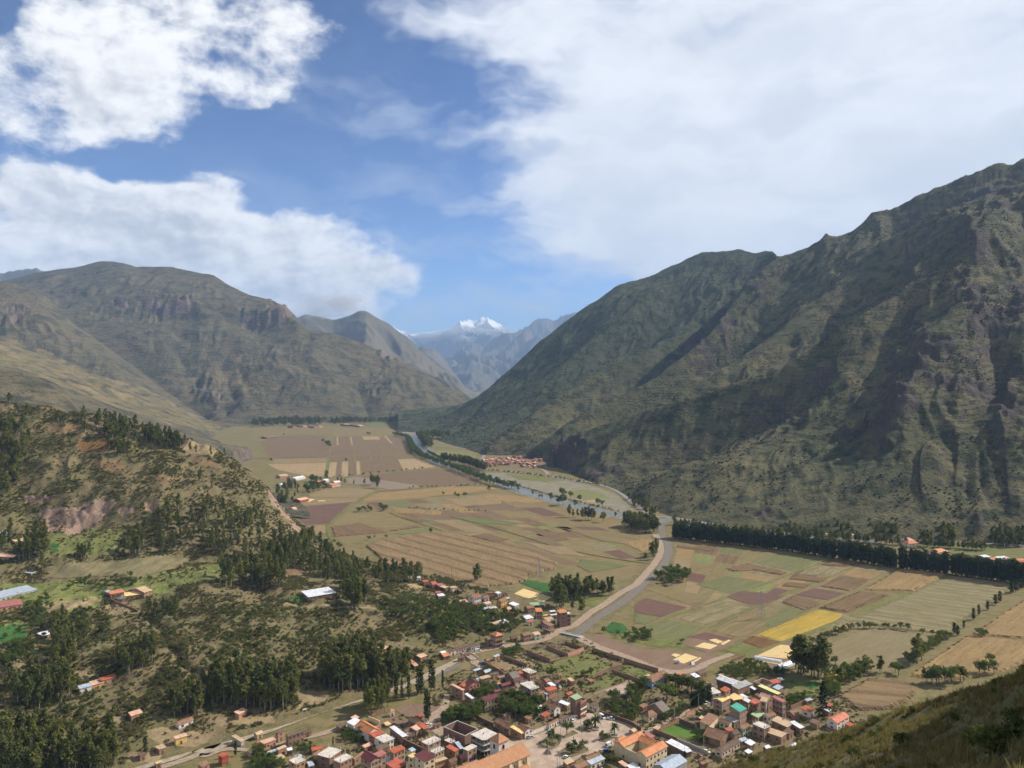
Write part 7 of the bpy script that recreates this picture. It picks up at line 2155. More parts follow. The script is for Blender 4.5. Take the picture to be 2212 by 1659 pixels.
trees_at('F',[(510,1190,7),(1000,1275,6),(1050,1260,4),(1150,1258,5),(1540,1212,5),(700,1300,6),(730,1330,6),(750,1350,7)],BR,'small round tree alone between the field plots','broadleaf trees of the valley floor')
row('G',[(0,1000),(320,1018),(520,1025),(720,1032)],9,BR,2.5,4.5,'low bush in the hedge across the wide field','bushes of the field hedges',1,4,.4)
row('G',[(0,825),(330,815),(660,795)],9,BR,3,5,'low bush in the hedge above the wide field','bushes of the field hedges',1,4,.4)
row('F',[(660,735),(900,712),(1180,685),(1480,655)],12,BR,3,6,'low bush in the hedge below the straw strips','bushes of the field hedges',1,4,.4)
row('H',[(985,920),(1240,828),(1500,832),(1700,872),(1785,875)],5,BR,4,6.5,'bush in the hedge round the grazing pasture','bushes of the field hedges',1,4,.3)
row('H',[(1560,1030),(1680,950),(1790,880)],5,BR,4,7,'bush in the hedge round the grazing pasture','bushes of the field hedges',2,4,.3)
trees_at('H',[(1815,860,10),(1835,870,8),(1870,830,7),(1925,780,11),(1955,755,10),(2005,725,9),(2050,695,10),(2075,680,10),(2140,630,11),(2165,620,11),(2195,605,10)],PO,'short columnar tree in the spaced line beside the ochre field','slender trees of the valley floor',sq=1.8)
trees_at('H',[(1960,880,8),(1990,875,7),(2020,1040,8),(1960,1090,9),(1990,1095,10),(2040,1090,9),(1140,1040,7),(1500,1095,8),(1480,1080,7)],BR,'small tree at the edge of the ochre maize','broadleaf trees of the valley floor')
grove('B',[(1700,780),(2000,700),(2080,760),(1900,860),(1780,880)],22,BR,5,9,'broadleaf tree round the small yellow plot','broadleaf trees of the valley floor',4)
grove('H',[(100,560),(180,500),(300,520),(310,560),(200,590)],26,BR,7,11,'round tree in the garden beside the canal road','broadleaf trees of the valley floor',5)
trees_at('H',[(95,425,18),(105,440,16),(115,415,20),(125,400,20),(60,440,9)],EU,'dark tree between maize and canal road',gv,sq=1.3)
grove('A',[(1700,470),(1760,430),(1900,450),(1900,500),(1760,500)],12,BR,5,7,'dark round tree in the clump beside the green plot','broadleaf trees of the valley floor',3)
trees_at('A',[(1495,425,6),(1250,540,5),(1620,440,4),(1680,460,4),(2180,520,5)],BR,'low round tree near the bridge','broadleaf trees of the valley floor')
for poly,n,h in (([(830,280),(880,265),(1500,300),(1500,330),(900,300)],40,(7,14)),([(1130,270),(1220,265),(1220,300),(1140,300)],10,(14,20)),([(1330,280),(1500,290),(1500,320),(1340,310)],16,(14,22)),([(1740,310),(1810,310),(1810,360),(1750,360)],10,(16,24)),([(2010,320),(2250,300),(2250,380),(2020,370)],26,(18,26)),([(1620,330),(1700,330),(1700,350),(1630,350)],6,(12,18))):
 grove('H',poly,n,EU,h[0],h[1],'dark tree scattered at the foot of the terraced mountain',gv,5,1.5)
row('H',[(225,240),(500,285),(900,318),(1400,352),(2000,392)],6,EU,8,15,'dark tree in the belt between poplars and mountain foot',gv,2,6,.5,1.5)
row('G',[(700,675),(1000,700),(1400,752),(1700,812)],12,BR,3,6,'bush along the verge of the valley road','bushes of the field hedges',2,6,.4)
row('G',[(900,790),(1060,838),(1200,880),(1330,915),(1600,975),(1850,1035),(1990,1060)],7,BR,3,5.5,'bush along the right bank of the near river','bushes of the field hedges',1,4,.4)
grove('G',[(1900,900),(2100,990),(2190,1060),(2130,1080),(1990,1000)],26,EU,8,16,'dark tree between valley road and rock slope',gv,5,1.5)
gt='garden trees of the town'
trees_at('h',[(1240,1160,15)],BR,'huge dark spreading tree in the garden quarter',gt,sq=1.25)
trees_at('h',[(1440,860,11),(1560,900,9),(1290,830,8),(740,960,11),(690,980,9),(560,1040,9),(470,1030,9),(1700,980,11),(1790,970,10),(1900,1010,9),(2020,1040,10),(430,1150,8),(80,1130,8),(620,1230,7),(560,1270,7),(100,1250,6),(330,1200,6)],BR,'leafy tree in the garden quarter round the huge dark tree',gt)
trees_at('h',[(1800,1290,10),(1860,1290,11),(1930,1280,11),(1990,1260,11),(2050,1240,11),(2130,1200,11),(2180,1180,11),(1870,1240,9)],PO,'bright green poplar in the clump beside the lane','slender trees of the town',sq=1.7)
grove('h',[(0,1280),(450,1300),(640,1200),(690,1500),(480,1620),(150,1560)],34,BR,3,6,'small garden tree left of the tiled garden house',gt,2.4)
grove('h',[(1100,1420),(1350,1360),(1700,1350),(1500,1520),(1100,1600)],22,BR,3,5.5,'small garden tree right of the tiled garden house',gt,2.4)
grove('c',[(1180,1280),(1300,1090),(1480,1180),(1760,1160),(2030,1250),(2060,1500),(1750,1600),(1300,1480)],46,BR,5,9,'dense tree in the garden behind the long white row house',gt,2.8)
grove('c',[(560,950),(900,850),(1080,880),(1040,1040),(760,1180),(600,1040)],30,BR,3,6,'small tree in the garden of the salmon house',gt,2.6)
grove('e',[(220,600),(500,520),(760,480),(1080,420),(960,640),(680,660),(280,700)],30,BR,4,8,'leafy tree behind the roofless warehouse',gt,2.6)
grove('c',[(1250,180),(1500,60),(1760,90),(1500,200),(1330,260)],16,BR,4,7,'bushy tree beside the adobe walled plots',gt,2.6)
grove('c',[(800,530),(960,500),(1100,600),(960,620)],10,BR,3,5,'bushy tree below the lane to the small bridge',gt,2.4)
trees_at('d',[(910,930,6.5),(1310,940,7.5),(390,460,5),(700,620,6),(640,640,5),(1390,650,5.5),(1530,620,6),(1740,260,6),(1940,330,4.5),(2090,790,4),(2010,1180,8),(2120,1260,7),(600,1420,6),(520,1450,5)],BR,'small tree standing in the weedy plots',gt)
grove('B',[(720,790),(850,700),(1000,680),(1150,730),(1180,800),(950,830)],48,BR,3.5,5.5,'fruit tree in the orchard below the drying rows','fruit trees of the orchard',3)
grove('j',[(850,1150),(1150,1050),(1230,1180),(1000,1290),(860,1320)],16,BR,3,6,'garden tree right of the three storey brick house',gt,2.6)
grove('j',[(560,560),(760,580),(800,640),(560,640)],8,BR,4,6,'garden tree above the green plots',gt,2.6)
grove('j',[(1640,760),(1960,880),(1950,1100),(1700,1120)],20,BR,4,7,'bushy tree right of the dark conifer',gt,2.8)
grove('l',[(0,820),(300,780),(480,900),(520,1060),(200,1120),(0,1050)],26,BR,2.5,4.5,'shrubby tree on the waste ground left of the warehouse',gt,2.6)
grove('m',[(-50,1330),(200,1330),(420,1500),(700,1560),(600,1700),(0,1700)],36,BR,3.5,6,'leafy tree below the pink house on the track',gt,2.6)
grove('m',[(800,1160),(1150,1110),(1400,1300),(1200,1400),(950,1320)],18,BR,2,4,'shrub on the waste ground above the slab roofs',gt,2.6)
grove('k',[(520,980),(760,940),(760,1120),(560,1140)],9,BR,3,6,'small tree in the corner of the football lawn',gt,2.2)
trees_at('k',[(1100,470,4),(560,600,5),(520,560,4.5),(620,580,4),(1280,520,3)],BR,'courtyard tree between the lane houses',gt)
trees_at('l',[(410,980,6),(380,940,5),(1790,1010,5),(560,1650,4)],BR,'dark tree beside the warehouse roofs',gt)
gp='trees of the square'
trees_at('f',[(1010,955,8.5),(690,1085,7.5)],BR,'clipped dark round tree in a bed of the square',gp,sq=.85)
trees_at('f',[(590,1200,4.8),(820,1130,5),(1100,1360,6.5),(1060,1370,6),(1290,1320,5),(1180,1240,5),(1370,1240,5),(1480,800,5.5),(1430,790,4.5),(1780,1050,5.5),(1850,1050,4)],BR,'small loose tree in a bed of the square',gp)
trees_at('f',[(1630,800,8.6)],'palm_tree','tall palm in a round planter near the corner house',gp)
trees_at('f',[(2040,965,8.0)],'palm_tree','palm in a round planter near the town hall',gp)
trees_at('f',[(2020,1620,6),(1950,1600,5),(1870,1560,5)],BR,'leafy tree between metal roof and town hall',gt)
# ---- individuals and masses
def instance_stuff(name,kind,items,label,cat):
 """one object of kind stuff: copies of a species set on points by geometry nodes"""
 lst,hh=SPECIES[kind]
 n=len(items)
 me=bpy.data.meshes.new(name)
 me.vertices.add(n)
 me.vertices.foreach_set('co',np.array([it[0] for it in items],dtype=np.float32).ravel())
 a=me.attributes.new('size','FLOAT_VECTOR','POINT')
 a.data.foreach_set('vector',np.array([(it[1]/hh*it[3],it[1]/hh*it[3],it[1]/hh) for it in items],dtype=np.float32).ravel())
 a=me.attributes.new('turn','FLOAT_VECTOR','POINT')
 a.data.foreach_set('vector',np.array([(0,0,it[2]) for it in items],dtype=np.float32).ravel())
 a=me.attributes.new('variant','INT','POINT')
 a.data.foreach_set('value',np.array([it[4]%len(lst) for it in items],dtype=np.int32))
 o=link(bpy.data.objects.new(name,me))
 ng=bpy.data.node_groups.new(name,'GeometryNodeTree')
 ng.interface.new_socket('Geometry',in_out='INPUT',socket_type='NodeSocketGeometry')
 ng.interface.new_socket('Geometry',in_out='OUTPUT',socket_type='NodeSocketGeometry')
 N,Lk=ng.nodes,ng.links
 gi,go=N.new('NodeGroupInput'),N.new('NodeGroupOutput')
 ip=N.new('GeometryNodeInstanceOnPoints')
 m2p=N.new('GeometryNodeMeshToPoints')
 Lk.new(gi.outputs[0],m2p.inputs['Mesh'])
 Lk.new(m2p.outputs[0],ip.inputs['Points'])
 jn=N.new('GeometryNodeJoinGeometry')
 for k in range(len(lst)-1,-1,-1):
  src=bpy.data.objects.new(name+'_source',lst[k][2])
  oi=N.new('GeometryNodeObjectInfo')
  oi.inputs['As Instance'].default_value=True
  oi.inputs['Object'].default_value=src
  Lk.new(oi.outputs['Geometry'],jn.inputs[0])
 Lk.new(jn.outputs[0],ip.inputs['Instance'])
 ip.inputs['Pick Instance'].default_value=True
 def named(nm,ty):
  q=N.new('GeometryNodeInputNamedAttribute')
  q.data_type=ty
  q.inputs['Name'].default_value=nm
  return q.outputs['Attribute']
 Lk.new(named('variant','INT'),ip.inputs['Instance Index'])
 Lk.new(named('turn','FLOAT_VECTOR'),ip.inputs['Rotation'])
 Lk.new(named('size','FLOAT_VECTOR'),ip.inputs['Scale'])
 Lk.new(ip.outputs[0],go.inputs[0])
 md=o.modifiers.new('copies','NODES')
 md.node_group=ng
 return tag(o,label,cat,kind='stuff')
def plant_all():
 for kind,lst in TREES.items():
  if not lst:
   continue
  lst=[t for t in lst if ground_ok(t[0])]
  lst.sort(key=lambda t:-t[1]/max(t[0][1],1))
  sp,hh=SPECIES[kind]
  for (p,h,rz,sq,k,label,group) in lst[:300]:
   tm,lm,_=sp[k%len(sp)]
   e=bpy.data.objects.new(kind,None)
   e.empty_display_size=.5
   e.location=p
   e.rotation_euler=(0,0,rz)
   e.scale=(h/hh*sq,h/hh*sq,h/hh)
   COL.objects.link(e)
   tag(e,label,'shrub' if 'shrub' in kind else 'tree',group)
   for nm,me in (('trunk',tm),('crown',lm)):
    c=bpy.data.objects.new(nm,me)
    c.parent=e
    COL.objects.link(c)
  rest=lst[300:]
  if rest:
   nm={'eucalyptus_tree':'eucalyptus_wood','poplar_tree':'poplar_wood'}.get(kind,'woodland')
   instance_stuff(nm,kind,rest,{'eucalyptus_tree':'distant and crowded eucalyptus on hill and valley floor','poplar_tree':'far part of the poplar row'}.get(kind,'smaller distant trees and bushes of gardens and hedges'),'woodland')
def ground_ok(p):
 return True
plant_all()
rn=np.random.default_rng(3)
slpH,_,_=LH.slope()
cell=np.abs(np.gradient(LH.X,axis=1))*np.gradient(LH.Y,axis=0)
dens=np.where(LH.Z>1.5,0.46,0.0)*np.clip(0.55+1.3*fbm(LH.X/26,LH.Y/26,3,801),0.06,1.6)
dens*=(1-.93*np.clip(greenH+soilH+sandH,0,1))*(1-.8*rockH)
uE,vE=LH.U,HV-(LH.Z-CAMZ)/LH.D*F_D
terrace=inside([crop('E',*q) for q in [(330,1530),(1250,1450),(1400,1470),(1300,1540),(1000,1620),(340,1640)]],uE,vE)
dens=np.where(terrace,0.0,dens)
num=rn.poisson(np.clip(dens*cell,0,5))
ii,jj=np.nonzero(num)
items=[]
for i,j in zip(ii,jj):
 for _ in range(num[i,j]):
  x,y=LH.X[i,j]+rn.uniform(-.5,.5)*2,LH.Y[i,j]+rn.uniform(-.5,.5)*2
  big=rn.random()**2.5
  items.append(((x,y,float(LH.height(x,y))-.1),0.7+1.7*big,rn.uniform(0,6.28),rn.uniform(.8,1.3),int(rn.integers(0,99))))
instance_stuff('scrub','shrub',items,'low scrub bushes covering the near hillside','scrub')
cellR=np.abs(np.gradient(RM.X,axis=1))*np.gradient(RM.Y,axis=0)
dR=np.where((RM.Z>4)&(RM.Y<3600),0.017,0)*np.clip(0.35+1.7*fbm(RM.X/130,RM.Y/130,4,811),0,2.0)*(1-.5*rockR)
num=rn.poisson(np.clip(dR*cellR,0,4))
ii,jj=np.nonzero(num)
items=[]
for i,j in zip(ii,jj):
 for _ in range(num[i,j]):
  x,y=RM.X[i,j]+rn.uniform(-3,3),RM.Y[i,j]+rn.uniform(-3,3)
  items.append(((x,y,float(RM.height(x,y))-.3),1.0+2.0*rn.random()**3,rn.uniform(0,6.28),rn.uniform(1,1.5),int(rn.integers(0,99))))
instance_stuff('mountain_scrub','mountain_shrub',items,'dark scrub bushes dotted over the terraced mountain','scrub')
items=[]
HX=[(h[0],h[1]) for h in HOUSES]
wpoly=[on_z(*crop('A',*q),0)[:2] for q in [(-1400,1640),(-700,1340),(0,1020),(100,810),(430,710),(780,540),(1060,490),(1340,490),(1500,570),(1900,770),(2212,850),(2600,910),(3600,950),(3900,1250),(3300,1700),(600,1800)]]
keepout=[[on_z(*crop(c,*q),0)[:2] for q in poly] for c,poly in ( ('f',[(-320,1060),(300,960),(1000,700),(1300,500),(1800,560),(2750,860),(2300,1000),(2040,1180),(1330,1420),(700,1750),(0,1800),(-200,1500)]),('k',[(-470,870),(-180,720),(150,700),(620,900),(560,1060),(-120,1000)]),('d',[(1815,945),(2330,720),(2520,790),(2330,1010),(2130,1080)]),('l',[(1150,400),(1400,260),(1900,300),(2212,330),(2212,560),(1900,720),(2212,800),(2212,900),(1700,880),(1700,700),(1250,480)]),('C',[(1600,890),(1370,960),(1040,1050),(480,1260),(0,1420),(0,1470),(480,1310),(1040,1100),(1600,940)]))]
bx0,bx1,by0,by1=min(p[0] for p in wpoly),max(p[0] for p in wpoly),min(p[1] for p in wpoly),max(p[1] for p in wpoly)
N_=26000
xs,ys=rn.uniform(bx0,bx1,N_),rn.uniform(by0,by1,N_)
ok=inside(wpoly,xs,ys)
for k in keepout:
 ok&=~inside(k,xs,ys)
ok&=(fbm(xs/16,ys/16,3,821)+rn.uniform(-.35,.35,N_))>0.02
for x,y in zip(xs[ok],ys[ok]):
 if clear_of_houses(x,y,.6):
  items.append(((x,y,ground_z(x,y)-.1),0.5+1.1*rn.random()**2,rn.uniform(0,6.28),rn.uniform(.9,1.6),int(rn.integers(0,99))))
instance_stuff('weeds','shrub',items,'weeds and low bushes on the waste ground of the town','weeds')
# ---- the slope in front: grass tufts and bushes
def tuft(seed):
 L=Leaves(seed)
 r=L.r
 for _ in range(26):
  an,ln=r.uniform(0,6.28),r.uniform(.25,.75)
  lean=r.uniform(.05,.5)
  bx,by=r.gauss(0,.12),r.gauss(0,.12)
  w=r.uniform(.012,.03)
  cx,sy=math.cos(an),math.sin(an)
  i=len(L.v)
  L.v+=[(bx-sy*w,by+cx*w,-.08),(bx+sy*w,by-cx*w,-.08),(bx+cx*lean*ln*.5+sy*w*.7,by+sy*lean*ln*.5-cx*w*.7,ln*.6),(bx+cx*lean*ln,by+sy*lean*ln,ln)]
  L.f+=[(i,i+1,i+2),(i,i+2,i+3)]
 return MB(),L,'leaf_grass',M_BARK
species('grass',tuft,(81,82,83),0.75)
cellF=np.abs(np.gradient(FG.X,axis=1))*np.gradient(FG.Y,axis=0)
vF=HV-(FG.Z-CAMZ)/FG.D*F_D
vis=(FG.U>1250)&(FG.U<2420)&(vF<1800)&(FG.Y<230)
gd=np.where(vis,2.2,0)*np.clip(.75+.9*fbm(FG.X/7,FG.Y/7,3,831),.05,1.6)
num=rn.poisson(np.clip(gd*cellF,0,60))
ii,jj=np.nonzero(num)
items=[]
dU,dL=(FG.u1-FG.u0)/(FG.nu-1),math.log(FG.d1/FG.d0)/(FG.nd-1)
for i,j in zip(ii,jj):
 for _ in range(int(num[i,j])):
  d=FG.d[i]*math.exp(rn.uniform(-.5,.5)*dL)
  u=FG.u[j]+rn.uniform(-.5,.5)*dU
  x=(u-CU)/F_D*d
  items.append(((x,d,float(FG.height(x,d))-.02),rn.uniform(.35,1.0),rn.uniform(0,6.28),rn.uniform(.9,1.7),int(rn.integers(0,99))))
instance_stuff('grass','grass',items,'dry grass tufts on the slope in front','grass')
sd=np.where(vis,.05,0)*np.clip(.1+2.2*fbm(FG.X/12,FG.Y/12,3,841),0,2.5)
num=rn.poisson(np.clip(sd*cellF,0,5))
ii,jj=np.nonzero(num)
fs=[]
for i,j in zip(ii,jj):
 x,y=float(FG.X[i,j]),float(FG.Y[i,j])
 fs.append(((x,y,float(FG.height(x,y))-.1),rn.uniform(.5,1.5),rn.uniform(0,6.28),rn.uniform(.8,1.3),int(rn.integers(0,99))))
fs.sort(key=lambda t:-t[1]/t[0][1])
sp,hh=SPECIES['slope_shrub']
front=[]
for (u,v,h) in ((1950,1612,2.0),(2060,1560,1.2),(2140,1640,2.6),(2190,1600,1.5),(1850,1640,1.3),(1780,1600,1.5),(1700,1610,1.4),(2000,1500,1.6),(1900,1540,1.8),(1560,1630,2.0),(1640,1600,1.8),(1500,1650,2.2),(2120,1480,2.0),(2190,1450,1.5)):
 p=FG.hit(u,v,-50)
 if p:
  front.append((p,h,TR.uniform(0,6.28),TR.uniform(.9,1.25),TR.randrange(99)))
for (p,h,rz,sq,k) in front:
 tm,lm,_=sp[k%len(sp)]
 e=empty('shrub',p,rz)
 e.scale=(h/hh*sq,h/hh*sq,h/hh)
 tag(e,'leafy shrub growing in the dry grass of the near slope','shrub','shrubs on the near slope')
 for nm,me in (('stem',tm),('foliage',lm)):
  c=bpy.data.objects.new(nm,me)
  c.parent=e
  COL.objects.link(c)
instance_stuff('slope_scrub','slope_shrub',fs,'smaller shrubs scattered over the near slope','scrub')
# ---------------------------------------------------------------- walls, bridges, poles, vehicles and small things
def wall_line(c,line,h,mat,label,t=.4,name='adobe_wall',coping='tile',cat='wall',posts=0,hill=False):
 """a free-standing wall along pixels of its foot; every straight run and its coping are parts"""
 P=[pick(*crop(c,*q)) if hill else on_z(*crop(c,*q),0.0) for q in line]
 root=empty(name,(P[0][0],P[0][1],P[0][2]))
 o=P[0]
 for a,b in zip(P[:-1],P[1:]):
  a,b=[(p[0]-o[0],p[1]-o[1],p[2]-o[2]) for p in (a,b)]
  dx,dy=b[0]-a[0],b[1]-a[1]
  L=math.hypot(dx,dy)
  nx,ny=-dy/L*t/2,dx/L*t/2
  def slab(z0,z1,g):
   k=g/(t/2)
   B_=[(a[0]-nx*k,a[1]-ny*k,a[2]+z0),(b[0]-nx*k,b[1]-ny*k,b[2]+z0),(b[0]+nx*k,b[1]+ny*k,b[2]+z0),(a[0]+nx*k,a[1]+ny*k,a[2]+z0)]
   return B_,[(p[0],p[1],p[2]-z0+z1) for p in B_]
  mb=MB()
  mb.hexa(*slab(-1.0,h,t/2))
  mb.build('wall',WALL[mat],root)
  mb=MB()
  mb.hexa(*slab(h+.002,h+.16,t/2+.1))
  mb.build('coping',ROOF[coping],root)
  for k in range(posts):
   s=(k+.5)/posts
   mb=MB()
   x,y=a[0]+dx*s,a[1]+dy*s
   mb.box(x-t*.7,x+t*.7,y-t*.7,y+t*.7,a[2]-.5,a[2]+h+.45)
   mb.build('post',WALL['dkbrick'],root)
 return tag(root,label,cat,'walls of the town plots')
for a in [ ('d',[(130,130),(300,205),(640,330)],3.0,'adobe','long dark adobe wall between the two dry plots'),('d',[(560,20),(760,110),(1020,215)],3.0,'adobe','dark adobe wall of the weedy plot nearest the bridge'),('d',[(1030,215),(1200,150),(1370,82)],3.4,'salmon','sunlit pink brick wall at the corner of the weedy plot'),('b',[(1240,1310),(1430,1370),(1640,1435)],2.6,'adobe','dark adobe wall facing the dirt lot behind the bridge'),('b',[(570,1388),(800,1368),(1250,1300)],1.2,'white','low pale wall beside the stream'),('c',[(1340,260),(1560,345),(1800,432)],2.6,'adobe','dark adobe wall across the middle of the dry plots'),('c',[(870,375),(1050,480),(1290,612)],2.8,'adobe','long dark adobe wall along the lane from the small bridge'),('d',[(1610,100),(1900,200),(2212,300)],3.0,'adobe','adobe wall with broken tiles along the dirt lot'),('h',[(310,310),(640,420),(960,515),(1060,545)],3.0,'adobe','black shaded adobe wall along the dirt road'),('d',[(1560,690),(1900,530),(2212,440)],2.6,'adobe','sunlit adobe wall between the two weedy plots'),('h',[(60,560),(380,660),(700,775)],2.6,'adobe','dark adobe wall between court and weedy plot'),('h',[(-340,1020),(0,905),(470,745)],1.2,'white','low white wall along the sports court'),('d',[(1180,790),(1380,720)],2.4,'adobe','short adobe wall beside the brick shed'),('d',[(650,340),(830,290),(1010,230)],1.4,'adobe','low ruined adobe wall in the big weedy plot'),('g',[(1390,850),(1600,750),(1800,645)],2.2,'salmon','low brick wall with posts along the lawn',.3,'brick_wall','tile','wall',6),('g',[(1230,900),(1480,1000),(1750,1110)],2.8,'dkbrick','dark brick wall below the football lawn',.3,'brick_wall'),('g',[(1750,1110),(1980,1200),(2212,1300),(2420,1390)],2.4,'grey','grey wall continuing below the football lawn',.3,'brick_wall','greyflat'),('k',[(140,700),(320,770),(480,830)],3.4,'dark','tall shaded wall at the end of the football lawn',.4,'brick_wall'),('g',[(60,500),(400,610),(720,720),(960,868)],2.6,'dark','shaded garden wall between square and hedge'),('f',[(262,955),(420,890),(610,812)],3.0,'white','white painted wall with red foot on the square',.4,'painted_wall','church'),('e',[(980,600),(1150,690),(1340,775)],2.6,'dark','dark wall of the narrow garden behind the warehouse shell'),('l',[(1190,1080),(1450,1200),(1720,1330)],3.0,'dark','black shaded yard wall beside the rusty red roof'),('l',[(560,640),(680,690),(800,745)],3.0,'cream','cream wall beside the bright orange roof',.3,'painted_wall','yellow'),('l',[(640,560),(780,505),(920,450)],2.6,'adobe','adobe wall with posts behind the warehouse compound',.3,'adobe_wall','tile','wall',4),('i',[(1310,1030),(1480,965),(1660,895)],3.2,'brick','brick wall along the street below the grey concrete roof',.3,'brick_wall','greyflat'),('l',[(1340,1035),(1560,985),(1780,920)],2.8,'pinkwhite','whitewashed yard wall with a blue gate',.3,'painted_wall','tan'),('j',[(900,1360),(1100,1270),(1320,1160)],2.4,'adobe','adobe wall behind the patchy red roof'),('k',[(560,1540),(640,1490),(530,1390)],1.6,'brick','low curved brick wall at the end of the lane',.3,'brick_wall'),('D',[(965,145),(1080,195),(1200,245)],1.8,'adobe','earth wall below the farm with the yellow roof',.4,'adobe_wall','tile','wall',0,True),('E',[(1490,1412),(1600,1408),(1700,1422),(1800,1442)],1.8,'salmon','brick compound wall on the hill bench',.3,'brick_wall','tile','wall',0,True),('E',[(1690,1535),(1750,1490),(1800,1450)],1.8,'salmon','brick wall closing the hill compound',.3,'brick_wall','tile','wall',0,True),('m',[(0,1230),(60,1250),(180,1260)],1.2,'salmon','low pink wall beside the pink house'),('b',[(790,1180),(870,1120)],1.8,'brick','short brick wall below the balcony house',.3,'brick_wall'),('a',[(1090,1390),(1360,1345)],1.6,'adobe','low adobe wall left of the orange hipped house'),('B',[(840,680),(960,635)],2.0,'adobe','adobe wall end beside the drying rows track'),('g',[(1930,560),(2100,470),(2212,420)],2.4,'salmon','brick street wall with orange gate opposite the hedge',.3,'brick_wall'),]:  # shaded walls using the dark wall colour have their shade painted in
 wall_line(*a)
A_,B_=np.array(on_z(*crop('b',1205,1075),0)),np.array(on_z(*crop('b',1595,1168),0))
th=math.atan2(B_[1]-A_[1],B_[0]-A_[0])
L=float(np.linalg.norm(B_-A_))
br=empty('truss_bridge',tuple(A_),th)
mb=MB()
mb.box(-1,L+1,-2.4,2.4,.75,1.05)
mb.build('deck',M_CONC,br)
for s in (-1,1):
 mb=MB()
 y=s*2.6
 n=10
 mb.box(-.5,L+.5,y-.12,y+.12,.8,1.05)
 mb.box(-.5,L+.5,y-.1,y+.1,2.6,2.8)
 for k in range(n):
  x0,x1=L*k/n,L*(k+1)/n
  mb.tube([(x0,y,1.0),(x1,y,2.7)],[.07,.07],4)
  mb.tube([(x0,y,2.7),(x1,y,1.0)],[.07,.07],4)
  mb.box(x0-.07,x0+.07,y-.08,y+.08,1.05,2.6)
 mb.build('truss',M_STEEL,br)
for x in (-1.2,L+.4):
 mb=MB()
 mb.box(x-.8,x+.8,-3,3,-1,.74)
 mb.build('abutment',M_CONC,br)
tag(br,'grey steel truss bridge over the canal beside the dirt lot','bridge')
A_,B_=np.array(on_z(*crop('c',470,150),0)),np.array(on_z(*crop('c',640,265),0))
th,L=math.atan2(B_[1]-A_[1],B_[0]-A_[0]),float(np.linalg.norm(B_-A_))
br=empty('road_bridge',tuple(A_),th)
mb=MB()
mb.box(-2,L+2,-3.2,3.2,.5,.9)
mb.build('deck',M_DIRT,br)
for s in (-1,1):
 mb=MB()
 mb.box(-2,L+2,s*3.2-.15,s*3.2+.15,.2,1.7)
 mb.build('parapet',WALL['pinkwhite'],br)
for x in (-1.5,L+1.5):
 mb=MB()
 mb.box(x-.6,x+.6,-3,3,-1,.49)
 mb.build('abutment',WALL['dark'],br)
tag(br,'small pale concrete bridge at the bend of the dirt street','bridge')
def pole(p,h,kind,label,rz=0.0):
 root=empty('street_lamp' if kind=='lamp' else 'utility_pole',p,rz)
 mb=MB()
 mb.tube([(0,0,-.5),(0,0,h)],[.14,.09],6)
 mb.build('post',M_CONC if kind !='wood' else M_WOODP,root)
 mb=MB()
 if kind=='lamp':
  mb.tube([(0,0,h-.2),(.7,0,h+.3),(1.6,0,h+.35)],[.05,.05,.05],5)
  mb.build('arm',M_STEEL,root)
  mb=MB()
  mb.hexa([(1.3,-.16,h+.2),(2.1,-.12,h+.25),(2.1,.12,h+.25),(1.3,.16,h+.2)],[(1.3,-.13,h+.42),(2.1,-.08,h+.38),(2.1,.08,h+.38),(1.3,.13,h+.42)])
  mb.build('lamp_head',M_STEEL,root)
 else:
  mb.box(-.9,.9,-.06,.06,h-.7,h-.55)
  mb.build('crossarm',M_WOODP,root)
  mb=MB()
  for x in (-.8,0,.8):
   mb.tube([(x,0,h-.55),(x,0,h-.3)],[.06,.04],5)
  mb.build('insulator',M_STEEL,root)
 tag(root,label,'lamp' if kind=='lamp' else 'pole','street lamps' if kind=='lamp' else 'utility poles')
for c,lst,h,kind,lab in (('f',[(1303,850),(1337,1105),(1775,1045),(873,985),(2018,1200),(250,905)],7.5,'lamp','tall street lamp standing in the town square'),('f',[(800,1655),(855,1660),(602,1385)],9.5,'pole','twin utility pole in front of the church'),('g',[(965,862),(860,830)],9.5,'pole','utility pole at the garden hedge corner'),('g',[(1205,860),(1910,1395),(1690,640)],7.0,'lamp','street lamp beside the football lawn walls'),('k',[(668,1290),(555,355),(35,650)],9.5,'pole','utility pole along the lane by the lawn'),('b',[(785,1345),(1255,1215),(1820,1400)],8.0,'lamp','street lamp near the truss bridge'),('b',[(1140,900),(1185,920),(730,555)],9.0,'pole','utility pole beside the tall dark brick house'),('a',[(625,135),(1610,1300),(775,1445)],8.5,'wood','wooden pole on the village slope'),('l',[(1540,545),(1785,870),(880,1110)],8.0,'pole','utility pole near the warehouse compound'),('m',[(1195,990),(1155,1420),(415,1480),(25,1250)],8.0,'wood','wooden pole along the narrow dirt track'),('D',[(1925,1470),(2130,1420),(1835,1260)],8.5,'lamp','street lamp beside the pale gravel road'),('i',[(480,760),(1395,905)],8.0,'pole','utility pole beside the long machinery shed'),('G',[(730,664),(940,678),(1340,728),(1720,800),(1845,865),(1940,940),(2005,1000)],9,'pole','utility pole along the valley road'),('G',[(395,1600),(1525,1120),(925,1000),(295,1650)],10,'wood','wooden pole standing in the maize and olive fields')):
 for k,q in enumerate(lst):
  pole(pick(*crop(c,*q)),h,kind,lab,k*1.3)
def wire(c0,q0,h0,c1,q1,h1,label):
 a,b=np.array(pick(*crop(c0,*q0))),np.array(pick(*crop(c1,*q1)))
 a[2]+=h0
 b[2]+=h1
 P=[tuple(a+(b-a)*t-np.array((0,0,1.2*4*t*(1-t)))) for t in np.linspace(0,1,9)]
 mb=MB()
 mb.tube(P,[.045]*9,4)
 tag(mb.build('power_line',M_TANK),label,'wire','power lines')
